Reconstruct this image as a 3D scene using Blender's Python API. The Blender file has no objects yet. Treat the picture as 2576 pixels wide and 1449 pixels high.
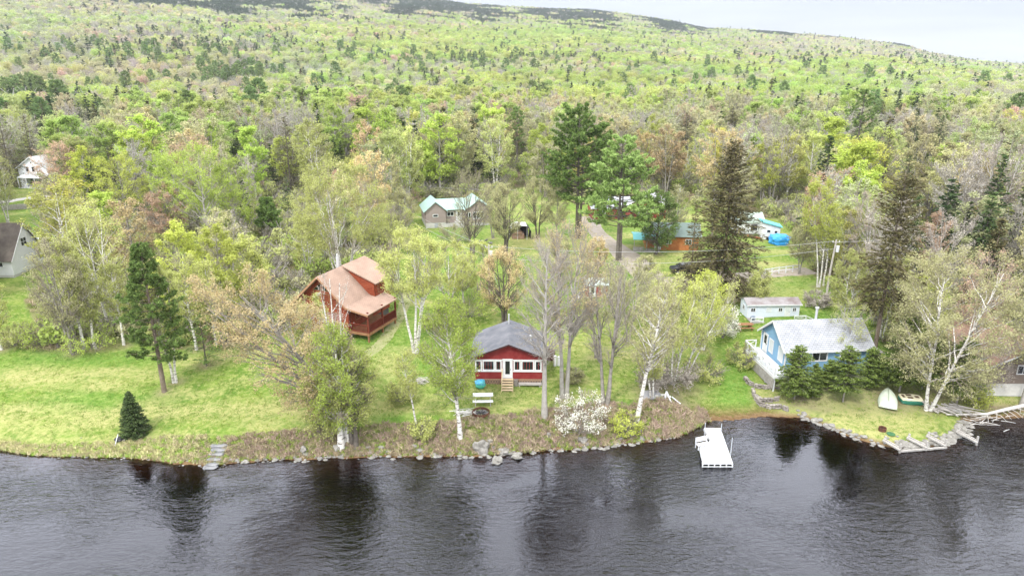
import bpy, math, random
import numpy as np
from mathutils import Vector, Matrix
R_ = math.radians
SC = bpy.context.scene
COL = SC.collection
# ---------------------------------------------------------------- camera
CH, PITCH, F = 32.0, R_(18.0), 1717.0
cp, sp = math.cos(PITCH), math.sin(PITCH)
cam_d = bpy.data.cameras.new('camera'); cam = bpy.data.objects.new('camera', cam_d); COL.objects.link(cam)
cam.location = (0, 0, CH); cam.rotation_euler = (R_(90) - PITCH, 0, 0)
cam_d.sensor_width = 36; cam_d.lens = 24.0; cam_d.clip_start = 0.5; cam_d.clip_end = 20000
SC.camera = cam
# ---------------------------------------------------------------- sky and sun
SUN_EL, SUN_AZ = R_(52), R_(-130)
w = bpy.data.worlds.new("World"); SC.world = w; w.use_nodes = True
nt = w.node_tree; nt.nodes.clear()
def nn(t, k, **kw):
    n = t.nodes.new(k)
    for a, b in kw.items():
        setattr(n, a, b)
    return n
out = nn(nt, 'ShaderNodeOutputWorld'); bg = nn(nt, 'ShaderNodeBackground'); bg.inputs[1].default_value = 1.0
sky = nn(nt, 'ShaderNodeTexSky', sky_type='NISHITA', sun_disc=False); sky.sun_elevation = SUN_EL; sky.sun_rotation = SUN_AZ
skm = nn(nt, 'ShaderNodeVectorMath', operation='SCALE'); skm.inputs['Scale'].default_value = 0.10
nt.links.new(sky.outputs[0], skm.inputs[0])
tc = nn(nt, 'ShaderNodeTexCoord'); sx = nn(nt, 'ShaderNodeSeparateXYZ'); nt.links.new(tc.outputs['Generated'], sx.inputs[0])
gr = nn(nt, 'ShaderNodeValToRGB'); nt.links.new(sx.outputs['Z'], gr.inputs[0])
e = gr.color_ramp.elements
e[0].position = 0.0; e[0].color = (.58, .59, .61, 1)
e[1].position = 1.0; e[1].color = (1.7, 1.74, 1.85, 1)
for p, c in ((.03, (.51, .522, .555)), (.10, (.41, .43, .48)), (.20, (1.8, 1.84, 1.98)), (.34, (3.0, 3.06, 3.25)), (.6, (2.9, 2.95, 3.1))):
    q = e.new(p); q.color = (*c, 1)
mp = nn(nt, 'ShaderNodeMapping'); mp.inputs['Scale'].default_value = (1.6, 1.6, 16); mp.inputs['Rotation'].default_value = (0, R_(2.5), 0)
nt.links.new(tc.outputs['Generated'], mp.inputs[0])
nz = nn(nt, 'ShaderNodeTexNoise'); nz.inputs['Scale'].default_value = 1.4; nz.inputs['Detail'].default_value = 5; nz.inputs['Roughness'].default_value = .5
nt.links.new(mp.outputs[0], nz.inputs[0])
mr = nn(nt, 'ShaderNodeMapRange'); mr.inputs[1].default_value = .33; mr.inputs[2].default_value = .68; mr.inputs[3].default_value = .86; mr.inputs[4].default_value = 1.25
nt.links.new(nz.outputs[0], mr.inputs[0])
cm = nn(nt, 'ShaderNodeVectorMath', operation='SCALE'); nt.links.new(gr.outputs[0], cm.inputs[0]); nt.links.new(mr.outputs[0], cm.inputs['Scale'])
mx = nn(nt, 'ShaderNodeMix', data_type='RGBA'); mx.inputs[0].default_value = .9
nt.links.new(skm.outputs[0], mx.inputs[6]); nt.links.new(cm.outputs[0], mx.inputs[7])
nt.links.new(mx.outputs[2], bg.inputs[0]); nt.links.new(bg.outputs[0], out.inputs[0])
sd = bpy.data.lights.new('sun', 'SUN'); sd.energy = 2.4; sd.angle = R_(7); sd.color = (1, .975, .93)
so = bpy.data.objects.new('sun', sd); COL.objects.link(so)
# light comes from behind the camera, a little from the left
so.rotation_euler = (R_(90) - SUN_EL, 0, R_(-28))
SC.view_settings.view_transform = 'Standard'; SC.view_settings.look = 'None'; SC.view_settings.gamma = 1
SC.view_settings.exposure = 0.40
SC.cycles.max_bounces = 6; SC.cycles.transparent_max_bounces = 6; SC.cycles.diffuse_bounces = 3; SC.cycles.caustics_reflective = False; SC.cycles.caustics_refractive = False

# ---------------------------------------------------------------- mapping between the view and the place
def proj(x, y, z):
    x = np.asarray(x, float); y = np.asarray(y, float); z = np.asarray(z, float) - CH
    d = np.maximum(y * cp - z * sp, .1); u = y * sp + z * cp
    return 1288 + F * x / d, 724.5 - F * u / d
def ray(u, v):
    dv = (724.5 - v) / F
    return np.array([(u - 1288) / F, cp + dv * sp, -sp + dv * cp])
def flat(u, v, z=0.):
    d = ray(u, v); t = (z - CH) / d[2]
    return d[0] * t, d[1] * t
# ---------------------------------------------------------------- value noise
_rs = np.random.RandomState(7); _NT = _rs.rand(256, 256)
def vnoise(x, y):
    x = np.asarray(x, float); y = np.asarray(y, float)
    xi = np.floor(x).astype(int); yi = np.floor(y).astype(int); fx = x - xi; fy = y - yi
    fx = fx * fx * (3 - 2 * fx); fy = fy * fy * (3 - 2 * fy)
    a = _NT[xi % 256, yi % 256]; b = _NT[(xi + 1) % 256, yi % 256]; c = _NT[xi % 256, (yi + 1) % 256]; d = _NT[(xi + 1) % 256, (yi + 1) % 256]
    return (a * (1 - fx) + b * fx) * (1 - fy) + (c * (1 - fx) + d * fx) * fy
def fbm(x, y, o=4):
    s = 0; a = .5
    for i in range(o):
        s = s + a * vnoise(x * 2 ** i + 17 * i, y * 2 ** i + 5 * i); a *= .5
    return s / (1 - .5 ** o)
def sstep(a, b, x):
    t = np.clip((x - a) / (b - a), 0, 1); return t * t * (3 - 2 * t)
# ---------------------------------------------------------------- terrain
SHORE = [(-700, 1100), (-100, 1128), (0, 1138), (150, 1150), (330, 1155), (440, 1166), (520, 1173), (620, 1163), (850, 1152), (1000, 1149), (1200, 1149), (1300, 1141), (1450, 1131), (1600, 1116),
         (1700, 1101), (1750, 1078), (1768, 1063), (1850, 1058), (1920, 1049), (2000, 1049), (2030, 1053), (2060, 1066), (2110, 1090), (2180, 1112), (2240, 1127), (2330, 1128), (2395, 1112),
         (2425, 1085), (2440, 1063), (2480, 1055), (2576, 1052), (2700, 1048), (3200, 1040)]
_sh = np.array([flat(u, v) for u, v in SHORE]); _sh = _sh[np.argsort(_sh[:, 0])]
# bank height and width by view column
_bk = np.array([(-300, .5, 4), (0, .55, 4), (250, .8, 4), (500, 1.2, 4.5), (850, 1.3, 4), (1200, 1.5, 5), (1500, 1.6, 5.5), (1690, 1.5, 5), (1745, .9, 5), (1780, .2, 6), (1980, .25, 5), (2040, .45, 1.6), (2400, .5, 1.4), (2500, .5, 3), (2900, .6, 4)])
_bx = np.array([flat(u, 1120)[0] for u in _bk[:, 0]])
def shore_y(x):
    return np.interp(x, _sh[:, 0], _sh[:, 1]) + .35 * (vnoise(np.asarray(x) * .9, np.asarray(x) * 0 + 3.3) - .5)
SKY = np.array([(-900, -190), (0, -90), (500, -60), (1000, -15), (1210, 12), (1500, 26), (1650, 46), (1780, 72), (1900, 76), (2060, 89), (2200, 104), (2280, 114), (2340, 134), (2450, 154), (2576, 164), (2700, 168), (3200, 172)], float)
_d = np.array([ray(u, v) for u, v in SKY]); _saz = np.arctan2(_d[:, 0], _d[:, 1]); _stan = _d[:, 2] / np.hypot(_d[:, 0], _d[:, 1])
RIDGE = 2300.
def height(x, y):
    x = np.asarray(x, float); y = np.asarray(y, float)
    s = y - shore_y(x)
    bh = np.interp(x, _bx, _bk[:, 1]); bw = np.interp(x, _bx, _bk[:, 2])
    bh = bh + (1.25 - bh) * sstep(3, 32, s); bh = np.where(s > 0, bh, bh)
    land = bh * sstep(0, 1, s / bw) ** .8 + .045 * np.clip(s - 1, 0, 45) + .012 * np.clip(s - 46, 0, 300)
    land = land + .35 * (fbm(x * .05 + 9, y * .05) - .5) * sstep(3, 20, s) + .10 * (fbm(x * .7, y * .7) - .5) * sstep(.2, 2, s)
    land = land + 1.15 * np.exp(-((x + 17.5) ** 2 + (y - 74) ** 2) / 150.) + .45 * np.exp(-((x - 31) ** 2 + (y - 68) ** 2) / 60.)
    z = np.where(s > 0, land, np.maximum(-2.2, .33 * s - .02))
    r = np.hypot(x, y); az = np.arctan2(x, y)
    tn = np.interp(az, _saz, _stan)
    A = np.maximum(CH + tn * RIDGE - 8 - 9, 4)
    q = np.clip((r - 430) / (RIDGE - 430), 0, 1)
    hill = A * q ** 1.22 * (1 + .10 * (fbm(x / 260., y / 260.) - .5) * (1 - q))
    hill = np.where(r > RIDGE, A * np.clip(1 - (r - RIDGE) / 1500., .0, 1), hill)
    return z + hill
def at(u, v, dz=0.):
    """ground point seen at (u, v)"""
    d = ray(u, v); lo, hi = 30., 3000.
    ts = np.exp(np.linspace(math.log(30), math.log(3000), 900))
    hz = CH + d[2] * ts - height(d[0] * ts, d[1] * ts)
    i = int(np.argmax(hz < 0)) if (hz < 0).any() else 899
    lo, hi = ts[max(i - 1, 0)], ts[i]
    for _ in range(24):
        m = (lo + hi) / 2
        if CH + d[2] * m - float(height(d[0] * m, d[1] * m)) < 0: hi = m
        else: lo = m
    return np.array([d[0] * lo, d[1] * lo, CH + d[2] * lo + dz])
def H(x, y): return float(height(x, y))
def tall(p, vtop):
    """height of a thing standing at p whose top shows at row vtop"""
    k = (724.5 - vtop) / F
    # (y*sp + zz*cp) = k*(y*cp - zz*sp)
    zz = (k * p[1] * cp - p[1] * sp) / (cp + k * sp)
    return zz + CH - p[2]
def depth(p): return p[1] * cp - (p[2] - CH) * sp
def mpp(p): return depth(p) / F

# ---------------------------------------------------------------- object helpers
def tag(o, label=None, cat=None, group=None, kind=None):
    if label: o['label'] = label
    if cat: o['category'] = cat
    if group: o['group'] = group
    if kind: o['kind'] = kind
    return o
def empty(name, loc, rz=0, label=None, cat=None, group=None):
    o = bpy.data.objects.new(name, None); COL.objects.link(o); o.location = tuple(float(c) for c in loc); o.rotation_euler = (0, 0, rz); o.empty_display_size = .3
    return tag(o, label, cat, group)
def raw(name, V, quads=None, tris=None, smooth=False):
    V = np.ascontiguousarray(V, dtype=np.float32); me = bpy.data.meshes.new(name)
    q = np.zeros((0, 4), int) if quads is None else np.asarray(quads, int).reshape(-1, 4)
    t = np.zeros((0, 3), int) if tris is None else np.asarray(tris, int).reshape(-1, 3)
    me.vertices.add(len(V)); me.vertices.foreach_set('co', V.ravel())
    nl = q.size + t.size; me.loops.add(nl); me.loops.foreach_set('vertex_index', np.concatenate([q.ravel(), t.ravel()]).astype(np.int32))
    me.polygons.add(len(q) + len(t))
    st = np.concatenate([np.arange(len(q)) * 4, q.size + np.arange(len(t)) * 3]).astype(np.int32); me.polygons.foreach_set('loop_start', st)
    try: me.polygons.foreach_set('loop_total', np.concatenate([np.full(len(q), 4), np.full(len(t), 3)]).astype(np.int32))
    except Exception: pass
    me.update(calc_edges=True)
    if smooth: me.polygons.foreach_set('use_smooth', np.ones(len(q) + len(t), bool))
    return me
def link(name, me, mat=None, parent=None):
    o = bpy.data.objects.new(name, me); COL.objects.link(o)
    if mat and not me.materials: me.materials.append(mat)
    if parent: o.parent = parent
    return o
class MB:
    """collects shapes of one part"""
    def __init__(s): s.v = []; s.f = []
    def add(s, V, Fc):
        n = len(s.v); s.v += [tuple(map(float, a)) for a in V]; s.f += [tuple(i + n for i in f) for f in Fc]; return s
    def box(s, x0, x1, y0, y1, z0, z1):
        return s.add([(x0, y0, z0), (x1, y0, z0), (x1, y1, z0), (x0, y1, z0), (x0, y0, z1), (x1, y0, z1), (x1, y1, z1), (x0, y1, z1)],
                     [(0, 3, 2, 1), (4, 5, 6, 7), (0, 1, 5, 4), (1, 2, 6, 5), (2, 3, 7, 6), (3, 0, 4, 7)])
    def bar(s, a, b, w, t=None, up=(0, 0, 1)):
        """beam from a to b, w wide, t thick"""
        t = t or w; a = Vector(a); b = Vector(b); d = (b - a).normalized(); u = Vector(up)
        if abs(d.dot(u)) > .98: u = Vector((1, 0, 0))
        sd = d.cross(u).normalized(); u = sd.cross(d).normalized(); V = []
        for p in (a, b):
            for i, j in ((-1, -1), (1, -1), (1, 1), (-1, 1)): V.append(p + sd * i * w / 2 + u * j * t / 2)
        return s.add(V, [(3, 2, 1, 0), (4, 5, 6, 7), (0, 1, 5, 4), (1, 2, 6, 5), (2, 3, 7, 6), (3, 0, 4, 7)])
    def tube(s, pts, rad, n=8, cap=True):
        pts = [Vector(p) for p in pts]; rad = rad if hasattr(rad, '__len__') else [rad] * len(pts); V = []; Fc = []
        for i, p in enumerate(pts):
            d = (pts[min(i + 1, len(pts) - 1)] - pts[max(i - 1, 0)]).normalized(); u = Vector((0, 0, 1)) if abs(d.z) < .9 else Vector((1, 0, 0))
            a = d.cross(u).normalized(); b = a.cross(d)
            for k in range(n):
                g = 2 * math.pi * k / n; V.append(p + (a * math.cos(g) + b * math.sin(g)) * rad[i])
        for i in range(len(pts) - 1):
            for k in range(n): Fc.append((i * n + k, i * n + (k + 1) % n, (i + 1) * n + (k + 1) % n, (i + 1) * n + k))
        if cap: Fc.append(tuple(range(n))[::-1]); Fc.append(tuple(range((len(pts) - 1) * n, len(pts) * n)))
        return s.add(V, Fc)
    def slab(s, pts, th):
        """thick sheet: polygon pts (top side), thickness th downwards along its normal"""
        P = [Vector(p) for p in pts]; nrm = (P[1] - P[0]).cross(P[2] - P[0]).normalized(); n = len(P)
        V = P + [p - nrm * th for p in P]
        return s.add(V, [tuple(range(n)), tuple(range(2 * n - 1, n - 1, -1))] + [(i, i + n, (i + 1) % n + n, (i + 1) % n) for i in range(n)])
    def build(s, name, mat, parent=None, bevel=0, smooth=False):
        me = bpy.data.meshes.new(name); me.from_pydata(s.v, [], s.f); me.update()
        if smooth: me.polygons.foreach_set('use_smooth', np.ones(len(s.f), bool))
        o = link(name, me, mat, parent)
        if bevel:
            m = o.modifiers.new('bevel', 'BEVEL'); m.width = bevel; m.segments = 2; m.limit_method = 'ANGLE'
        return o
# ---------------------------------------------------------------- materials
MT = {}
def mat(name, col, rough=.8, spec=.3, metal=0, noise=None, bump=None, emit=None):
    """noise=(scale, colour2, amount); bump=(scale, strength, distance)"""
    if name in MT: return MT[name]
    m = bpy.data.materials.new(name); m.use_nodes = True; t = m.node_tree; b = t.nodes['Principled BSDF']; MT[name] = m
    b.inputs['Base Color'].default_value = (*col, 1); b.inputs['Roughness'].default_value = rough; b.inputs['Specular IOR Level'].default_value = spec; b.inputs['Metallic'].default_value = metal
    tc = nn(t, 'ShaderNodeTexCoord')
    if noise:
        z = nn(t, 'ShaderNodeTexNoise'); z.inputs['Scale'].default_value = noise[0]; z.inputs['Detail'].default_value = 5; z.inputs['Roughness'].default_value = .65; t.links.new(tc.outputs['Object'], z.inputs[0])
        r = nn(t, 'ShaderNodeMapRange'); r.inputs[1].default_value = .38; r.inputs[2].default_value = .66; r.inputs[4].default_value = noise[2]; t.links.new(z.outputs[0], r.inputs[0])
        x = nn(t, 'ShaderNodeMix', data_type='RGBA'); x.inputs[6].default_value = (*col, 1); x.inputs[7].default_value = (*noise[1], 1); t.links.new(r.outputs[0], x.inputs[0]); t.links.new(x.outputs[2], b.inputs['Base Color'])
    if bump:
        z = nn(t, 'ShaderNodeTexNoise'); z.inputs['Scale'].default_value = bump[0]; z.inputs['Detail'].default_value = 4; t.links.new(tc.outputs['Object'], z.inputs[0])
        q = nn(t, 'ShaderNodeBump'); q.inputs['Strength'].default_value = bump[1]; q.inputs['Distance'].default_value = bump[2]; t.links.new(z.outputs[0], q.inputs['Height']); t.links.new(q.outputs[0], b.inputs['Normal'])
    return m
def leafmat(name, a, b, trans=.35, inst=False, var=.25):
    if name in MT: return MT[name]
    m = bpy.data.materials.new(name); m.use_nodes = True; t = m.node_tree; t.nodes.clear(); MT[name] = m
    L = t.links.new; o = nn(t, 'ShaderNodeOutputMaterial'); g = nn(t, 'ShaderNodeNewGeometry'); oi = nn(t, 'ShaderNodeObjectInfo')
    x = nn(t, 'ShaderNodeMix', data_type='RGBA'); x.inputs[6].default_value = (*a, 1); x.inputs[7].default_value = (*b, 1); L(g.outputs['Random Per Island'], x.inputs[0])
    hs = nn(t, 'ShaderNodeHueSaturation'); L(x.outputs[2], hs.inputs['Color'])
    r = nn(t, 'ShaderNodeMapRange'); r.inputs[3].default_value = 1 - var; r.inputs[4].default_value = 1 + var; L(oi.outputs['Random'], r.inputs[0]); L(r.outputs[0], hs.inputs['Value'])
    c = hs.outputs[0]
    tin = nn(t, 'ShaderNodeVectorMath', operation='MULTIPLY'); L(c, tin.inputs[0])
    if inst:
        at_ = nn(t, 'ShaderNodeAttribute', attribute_type='INSTANCER', attribute_name='tint'); L(at_.outputs['Color'], tin.inputs[1])
    else: L(oi.outputs['Color'], tin.inputs[1])
    c = tin.outputs[0]
    d = nn(t, 'ShaderNodeBsdfDiffuse'); L(c, d.inputs[0]); tr = nn(t, 'ShaderNodeBsdfTranslucent'); L(c, tr.inputs[0])
    ms = nn(t, 'ShaderNodeMixShader'); ms.inputs[0].default_value = trans; L(d.outputs[0], ms.inputs[1]); L(tr.outputs[0], ms.inputs[2]); L(ms.outputs[0], o.inputs[0])
    return m
# ---------------------------------------------------------------- ground sheet, from the river bed to the ridge
WOODS = [(-600, 870), (0, 872), (150, 882), (300, 850), (450, 880), (560, 885), (640, 850), (760, 830), (785, 720), (800, 690), (960, 680), (985, 620), (1010, 575), (1060, 540), (1070, 505), (1240, 490), (1420, 490), (1470, 540), (1560, 520), (1700, 505),
         (1840, 545), (1960, 552), (2010, 600), (2045, 690), (2110, 740), (2180, 770), (2215, 860), (2330, 940), (2480, 960), (2576, 985), (3200, 985)]
_w = np.array(WOODS, float)
CLEAR = [[(-60, 470), (115, 470), (150, 560), (120, 640), (130, 700), (60, 760), (100, 830), (40, 860), (-60, 865)], [(1280, 500), (1290, 474), (1400, 470), (1420, 500)], [(1000, 545), (1010, 505), (1060, 500), (1070, 560)],
         [(1480, 560), (1440, 530), (1500, 500), (1640, 500), (1700, 580), (1560, 640)]]
def inpoly(x, y, P):
    c = np.zeros(np.shape(x), bool); n = len(P)
    for i in range(n):
        x1, y1 = P[i]; x2, y2 = P[(i + 1) % n]
        c ^= ((y1 > y) != (y2 > y)) & (x < (x2 - x1) * (y - y1) / (y2 - y1 + 1e-9) + x1)
    return c
def is_wood(u, v):
    w_ = v < np.interp(u, _w[:, 0], _w[:, 1])
    for P in CLEAR: w_ &= ~inpoly(u, v, P)
    return w_
NA, NR = 620, 470
az = np.linspace(R_(-56), R_(56), NA); rr = np.concatenate([np.exp(np.linspace(math.log(26), math.log(400), 360)), np.exp(np.linspace(math.log(404), math.log(4200), NR - 360))])
AZ, RR = np.meshgrid(az, rr); X = RR * np.sin(AZ); Y = RR * np.cos(AZ); Z = height(X, Y)
idx = np.arange(NA * NR).reshape(NR, NA); Q = np.stack([idx[:-1, :-1], idx[:-1, 1:], idx[1:, 1:], idx[1:, :-1]], -1).reshape(-1, 4)[:, ::-1]
me = raw('ground', np.stack([X, Y, Z], -1).reshape(-1, 3), Q, smooth=True)
U, V = proj(X, Y, Z)
wood = sstep(.35, .65, sum(is_wood(U + a, V + b).astype(float) for a in (-14, 0, 14) for b in (-8, 0, 8)) / 9)
S = Y - shore_y(X)
def blob(u, v, cu, cv, ru, rv, soft=.6):
    n = .35 * (fbm(X * .25, Y * .25) - .5)
    return 1 - sstep(1 - soft, 1 + soft, np.hypot((U - cu) / ru, (V - cv) / rv) + n * 2)
bw_ = np.interp(X, _bx, _bk[:, 2])
kb = np.interp(U, [-100, 0, 300, 500, 1200, 1500, 1700, 1760, 1790, 2000, 2050, 2400, 2440], [.12, .18, .3, .55, .66, .8, .9, .55, .08, .1, .1, .1, .5])
bank = (1 - sstep(.75, 1.25, S / (bw_ * kb + .3) + .6 * (fbm(X * .5, Y * .5) - .5))) * (S > -.3)
for b_ in ((1690, 985, 90, 35), (1360, 1050, 60, 20), (1520, 1050, 80, 30), (2290, 1000, 150, 40), (2030, 1010, 90, 28), (150, 850, 120, 30)):
    bank = np.maximum(bank, .85 * blob(U, V, *b_))
straw = np.clip(fbm(X * .10 + 4 + .05 * Y, Y * .28) * 4.4 - 2.2, 0, 1) * .85
for b_, k in (((120, 950, 120, 26), .9), ((560, 1040, 160, 26), .55), ((980, 920, 50, 40), .8), ((1240, 990, 90, 28), .75), ((1280, 1020, 120, 30), .6), ((2200, 1070, 200, 45), .85), ((1960, 930, 60, 60), .6), ((2500, 1020, 90, 25), .9), ((1640, 660, 60, 20), .6), ((1560, 880, 160, 60), .5), ((1990, 740, 60, 20), .5), ((60, 1110, 300, 18), .6), ((1930, 985, 40, 26), .8)):
    straw = np.maximum(straw, k * blob(U, V, *b_))
lush = np.clip(fbm(X * .09 + 40, Y * .2 + 11) * 5 - 2.7, 0, 1) * .75
for b_, k in (((1850, 980, 55, 120), .9), ((200, 900, 260, 22), .7), ((250, 1010, 160, 30), .6), ((1960, 720, 80, 26), .5), ((1150, 680, 90, 60), .6), ((920, 900, 60, 60), .5), ((1560, 640, 60, 40), .8)):
    lush = np.maximum(lush, k * blob(U, V, *b_))
for nm, a in (('wood', wood), ('bank', bank), ('straw', straw), ('lush', lush)):
    q = me.attributes.new(nm, 'FLOAT', 'POINT'); q.data.foreach_set('value', a.ravel().astype(np.float32))
gm = bpy.data.materials.new('ground_cover'); gm.use_nodes = True; t = gm.node_tree; b = t.nodes['Principled BSDF']; b.inputs['Roughness'].default_value = .95; b.inputs['Specular IOR Level'].default_value = .1
L = t.links.new; tcn = nn(t, 'ShaderNodeTexCoord')
def gno(scale, det=5, rough=.6, vec=None):
    z = nn(t, 'ShaderNodeTexNoise'); z.inputs['Scale'].default_value = scale; z.inputs['Detail'].default_value = det; z.inputs['Roughness'].default_value = rough; L(vec or tcn.outputs['Object'], z.inputs[0]); return z.outputs[0]
def ramp(fac, a, b_, lo=.35, hi=.65):
    r = nn(t, 'ShaderNodeMapRange'); r.inputs[1].default_value = lo; r.inputs[2].default_value = hi; L(fac, r.inputs[0])
    return gmix(r.outputs[0], a, b_)
def gmix(f, a, b_):
    x = nn(t, 'ShaderNodeMix', data_type='RGBA'); L(f, x.inputs[0])
    for k, c in ((6, a), (7, b_)):
        if isinstance(c, tuple): x.inputs[k].default_value = (*c, 1)
        else: L(c, x.inputs[k])
    return x.outputs[2]
def gat(n):
    a = nn(t, 'ShaderNodeAttribute', attribute_name=n); return a.outputs['Fac']
def mul(a, k, add=0.):
    m_ = nn(t, 'ShaderNodeMath', operation='MULTIPLY_ADD'); L(a, m_.inputs[0]); m_.inputs[1].default_value = k; m_.inputs[2].default_value = add; m_.use_clamp = True; return m_.outputs[0]
n1 = gno(2.2, 6, .75); n2 = gno(.35, 5, .6); n3 = gno(9., 3, .7)
green = ramp(n2, (.085, .165, .02), (.17, .245, .04)); green = ramp(n1, green, (.30, .32, .10), .46, .62); green = ramp(n3, green, (.06, .13, .018), .5, .8)
mg = nn(t, 'ShaderNodeMix', data_type='RGBA'); L(mul(gat('lush'), .8), mg.inputs[0]); L(green, mg.inputs[6]); L(ramp(n1, (.07, .17, .022), (.16, .27, .05)), mg.inputs[7])
sm = nn(t, 'ShaderNodeMath', operation='MULTIPLY'); L(gat('straw'), sm.inputs[0]); L(mul(n1, 4.5, -1.35), sm.inputs[1])
c = gmix(sm.outputs[0], mg.outputs[2], ramp(n3, (.29, .285, .11), (.41, .38, .16)))
wd = ramp(n2, (.13, .16, .045), (.20, .17, .095)); wd = ramp(n1, wd, (.20, .23, .08), .45, .7)
c = gmix(gat('wood'), c, wd)
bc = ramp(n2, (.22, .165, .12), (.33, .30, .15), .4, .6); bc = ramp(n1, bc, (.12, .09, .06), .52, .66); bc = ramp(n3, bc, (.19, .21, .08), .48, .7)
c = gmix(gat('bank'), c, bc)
geo = nn(t, 'ShaderNodeNewGeometry'); sz = nn(t, 'ShaderNodeSeparateXYZ'); L(geo.outputs['Position'], sz.inputs[0])
dr = nn(t, 'ShaderNodeMapRange'); dr.inputs[1].default_value = -.10; dr.inputs[2].default_value = -.75; L(sz.outputs['Z'], dr.inputs[0]); bed = gmix(dr.outputs[0], ramp(n1, (.12, .07, .03), (.22, .14, .075), .4, .65), ramp(n1, (.008, .006, .004), (.02, .013, .008)))  # silt colour darkens with depth, standing in for light absorbed by the water
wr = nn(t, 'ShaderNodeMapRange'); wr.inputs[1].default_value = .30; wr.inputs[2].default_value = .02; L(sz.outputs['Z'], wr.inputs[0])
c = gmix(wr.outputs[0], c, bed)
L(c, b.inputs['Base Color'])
bp = nn(t, 'ShaderNodeBump'); bp.inputs['Strength'].default_value = .8; bp.inputs['Distance'].default_value = .12; L(gno(6, 5, .7), bp.inputs['Height']); L(bp.outputs[0], b.inputs['Normal'])
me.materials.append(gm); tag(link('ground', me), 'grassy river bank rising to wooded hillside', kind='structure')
# ---------------------------------------------------------------- river
wm = bpy.data.materials.new('river_water'); wm.use_nodes = True; t = wm.node_tree; t.nodes.clear(); L = t.links.new
o_ = nn(t, 'ShaderNodeOutputMaterial'); gl = nn(t, 'ShaderNodeBsdfGlossy'); gl.inputs['Roughness'].default_value = .04; gl.inputs[0].default_value = (.90, .92, 1, 1)
tp = nn(t, 'ShaderNodeBsdfTransparent'); tp.inputs[0].default_value = (.40, .21, .09, 1); fr = nn(t, 'ShaderNodeFresnel'); fr.inputs[0].default_value = 1.66
tcn = nn(t, 'ShaderNodeTexCoord')
def wav(scale, rot, st, det, ro=.55):
    m_ = nn(t, 'ShaderNodeMapping'); m_.inputs['Scale'].default_value = st; m_.inputs['Rotation'].default_value = (0, 0, R_(rot)); L(tcn.outputs['Object'], m_.inputs[0])
    z = nn(t, 'ShaderNodeTexNoise'); z.inputs['Scale'].default_value = scale; z.inputs['Detail'].default_value = det; z.inputs['Roughness'].default_value = ro; z.inputs['Distortion'].default_value = .6; L(m_.outputs[0], z.inputs[0]); return z.outputs[0]
def add(a, b_, k):
    m_ = nn(t, 'ShaderNodeMath', operation='MULTIPLY_ADD'); L(b_, m_.inputs[0]); m_.inputs[1].default_value = k; L(a, m_.inputs[2]); return m_.outputs[0]
hgt = add(wav(.55, 12, (.6, 1.3, 1), 4, .6), wav(2.6, -14, (.6, 1.4, 1), 3), .55)
patch = wav(.07, 20, (1, 1.5, 1), 2)
pr = nn(t, 'ShaderNodeMapRange'); pr.inputs[1].default_value = .35; pr.inputs[2].default_value = .65; pr.inputs[3].default_value = .12; pr.inputs[4].default_value = 1.2; L(patch, pr.inputs[0])
bp = nn(t, 'ShaderNodeBump'); bp.inputs['Distance'].default_value = .15; L(hgt, bp.inputs['Height']); L(pr.outputs[0], bp.inputs['Strength'])
L(bp.outputs[0], gl.inputs['Normal']); L(bp.outputs[0], fr.inputs['Normal'])
ms = nn(t, 'ShaderNodeMixShader'); L(fr.outputs[0], ms.inputs[0]); L(tp.outputs[0], ms.inputs[1]); L(gl.outputs[0], ms.inputs[2]); L(ms.outputs[0], o_.inputs[0])
wv = raw('water', [(-260, -60, 0), (260, -60, 0), (260, 75, 0), (-260, 75, 0)], [(0, 1, 2, 3)]); tag(link('water', wv, wm), 'dark rippled river water', kind='structure')
# ---------------------------------------------------------------- tree makers (vectorised)
def nrm(v): return v / (np.linalg.norm(v, axis=-1, keepdims=True) + 1e-9)
def tubes(P, Rd, n):
    """P (m,k,3), Rd (m,k) -> verts, quads"""
    m, k, _ = P.shape
    T = nrm(np.gradient(P, axis=1)); ref = np.where(np.abs(T[..., 2:3]) > .9, np.array([1., 0, 0]), np.array([0, 0, 1.]))
    A = nrm(np.cross(T, ref)); B = np.cross(A, T); g = np.arange(n) * 2 * math.pi / n
    V = P[:, :, None] + Rd[:, :, None, None] * (A[:, :, None] * np.cos(g)[:, None] + B[:, :, None] * np.sin(g)[:, None])
    i = np.arange(m * k * n).reshape(m, k, n); j = np.roll(i, -1, axis=2)
    return V.reshape(-1, 3), np.stack([i[:, :-1], j[:, :-1], j[:, 1:], i[:, 1:]], -1).reshape(-1, 4)
def bez(A, C, B, k):
    t = np.linspace(0, 1, k)[None, :, None]; return (1 - t) ** 2 * A[:, None] + 2 * t * (1 - t) * C[:, None] + t * t * B[:, None]
def cards(P, N, L1, W, rs, D=None):
    """one kite-shaped leaf card per point; N normal, D long direction"""
    n = len(P); N = nrm(N); D = rs.normal(size=(n, 3)) if D is None else D
    D = nrm(D - N * (D * N).sum(1, keepdims=True)); B = np.cross(N, D)
    L1 = (L1 * (.6 + .8 * rs.rand(n)))[:, None]; W = (W * (.6 + .8 * rs.rand(n)))[:, None]
    V = np.stack([P - D * L1 * .5, P + B * W * .5 + D * L1 * .08, P + D * L1 * .5, P - B * W * .5 + D * L1 * .08], 1)
    return V.reshape(-1, 3), np.arange(4 * n).reshape(n, 4)
def cat(parts):
    V = []; Fq = []; o = 0
    for v, f in parts: V.append(v); Fq.append(f + o); o += len(v)
    return np.concatenate(V), np.concatenate(Fq)
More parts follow.
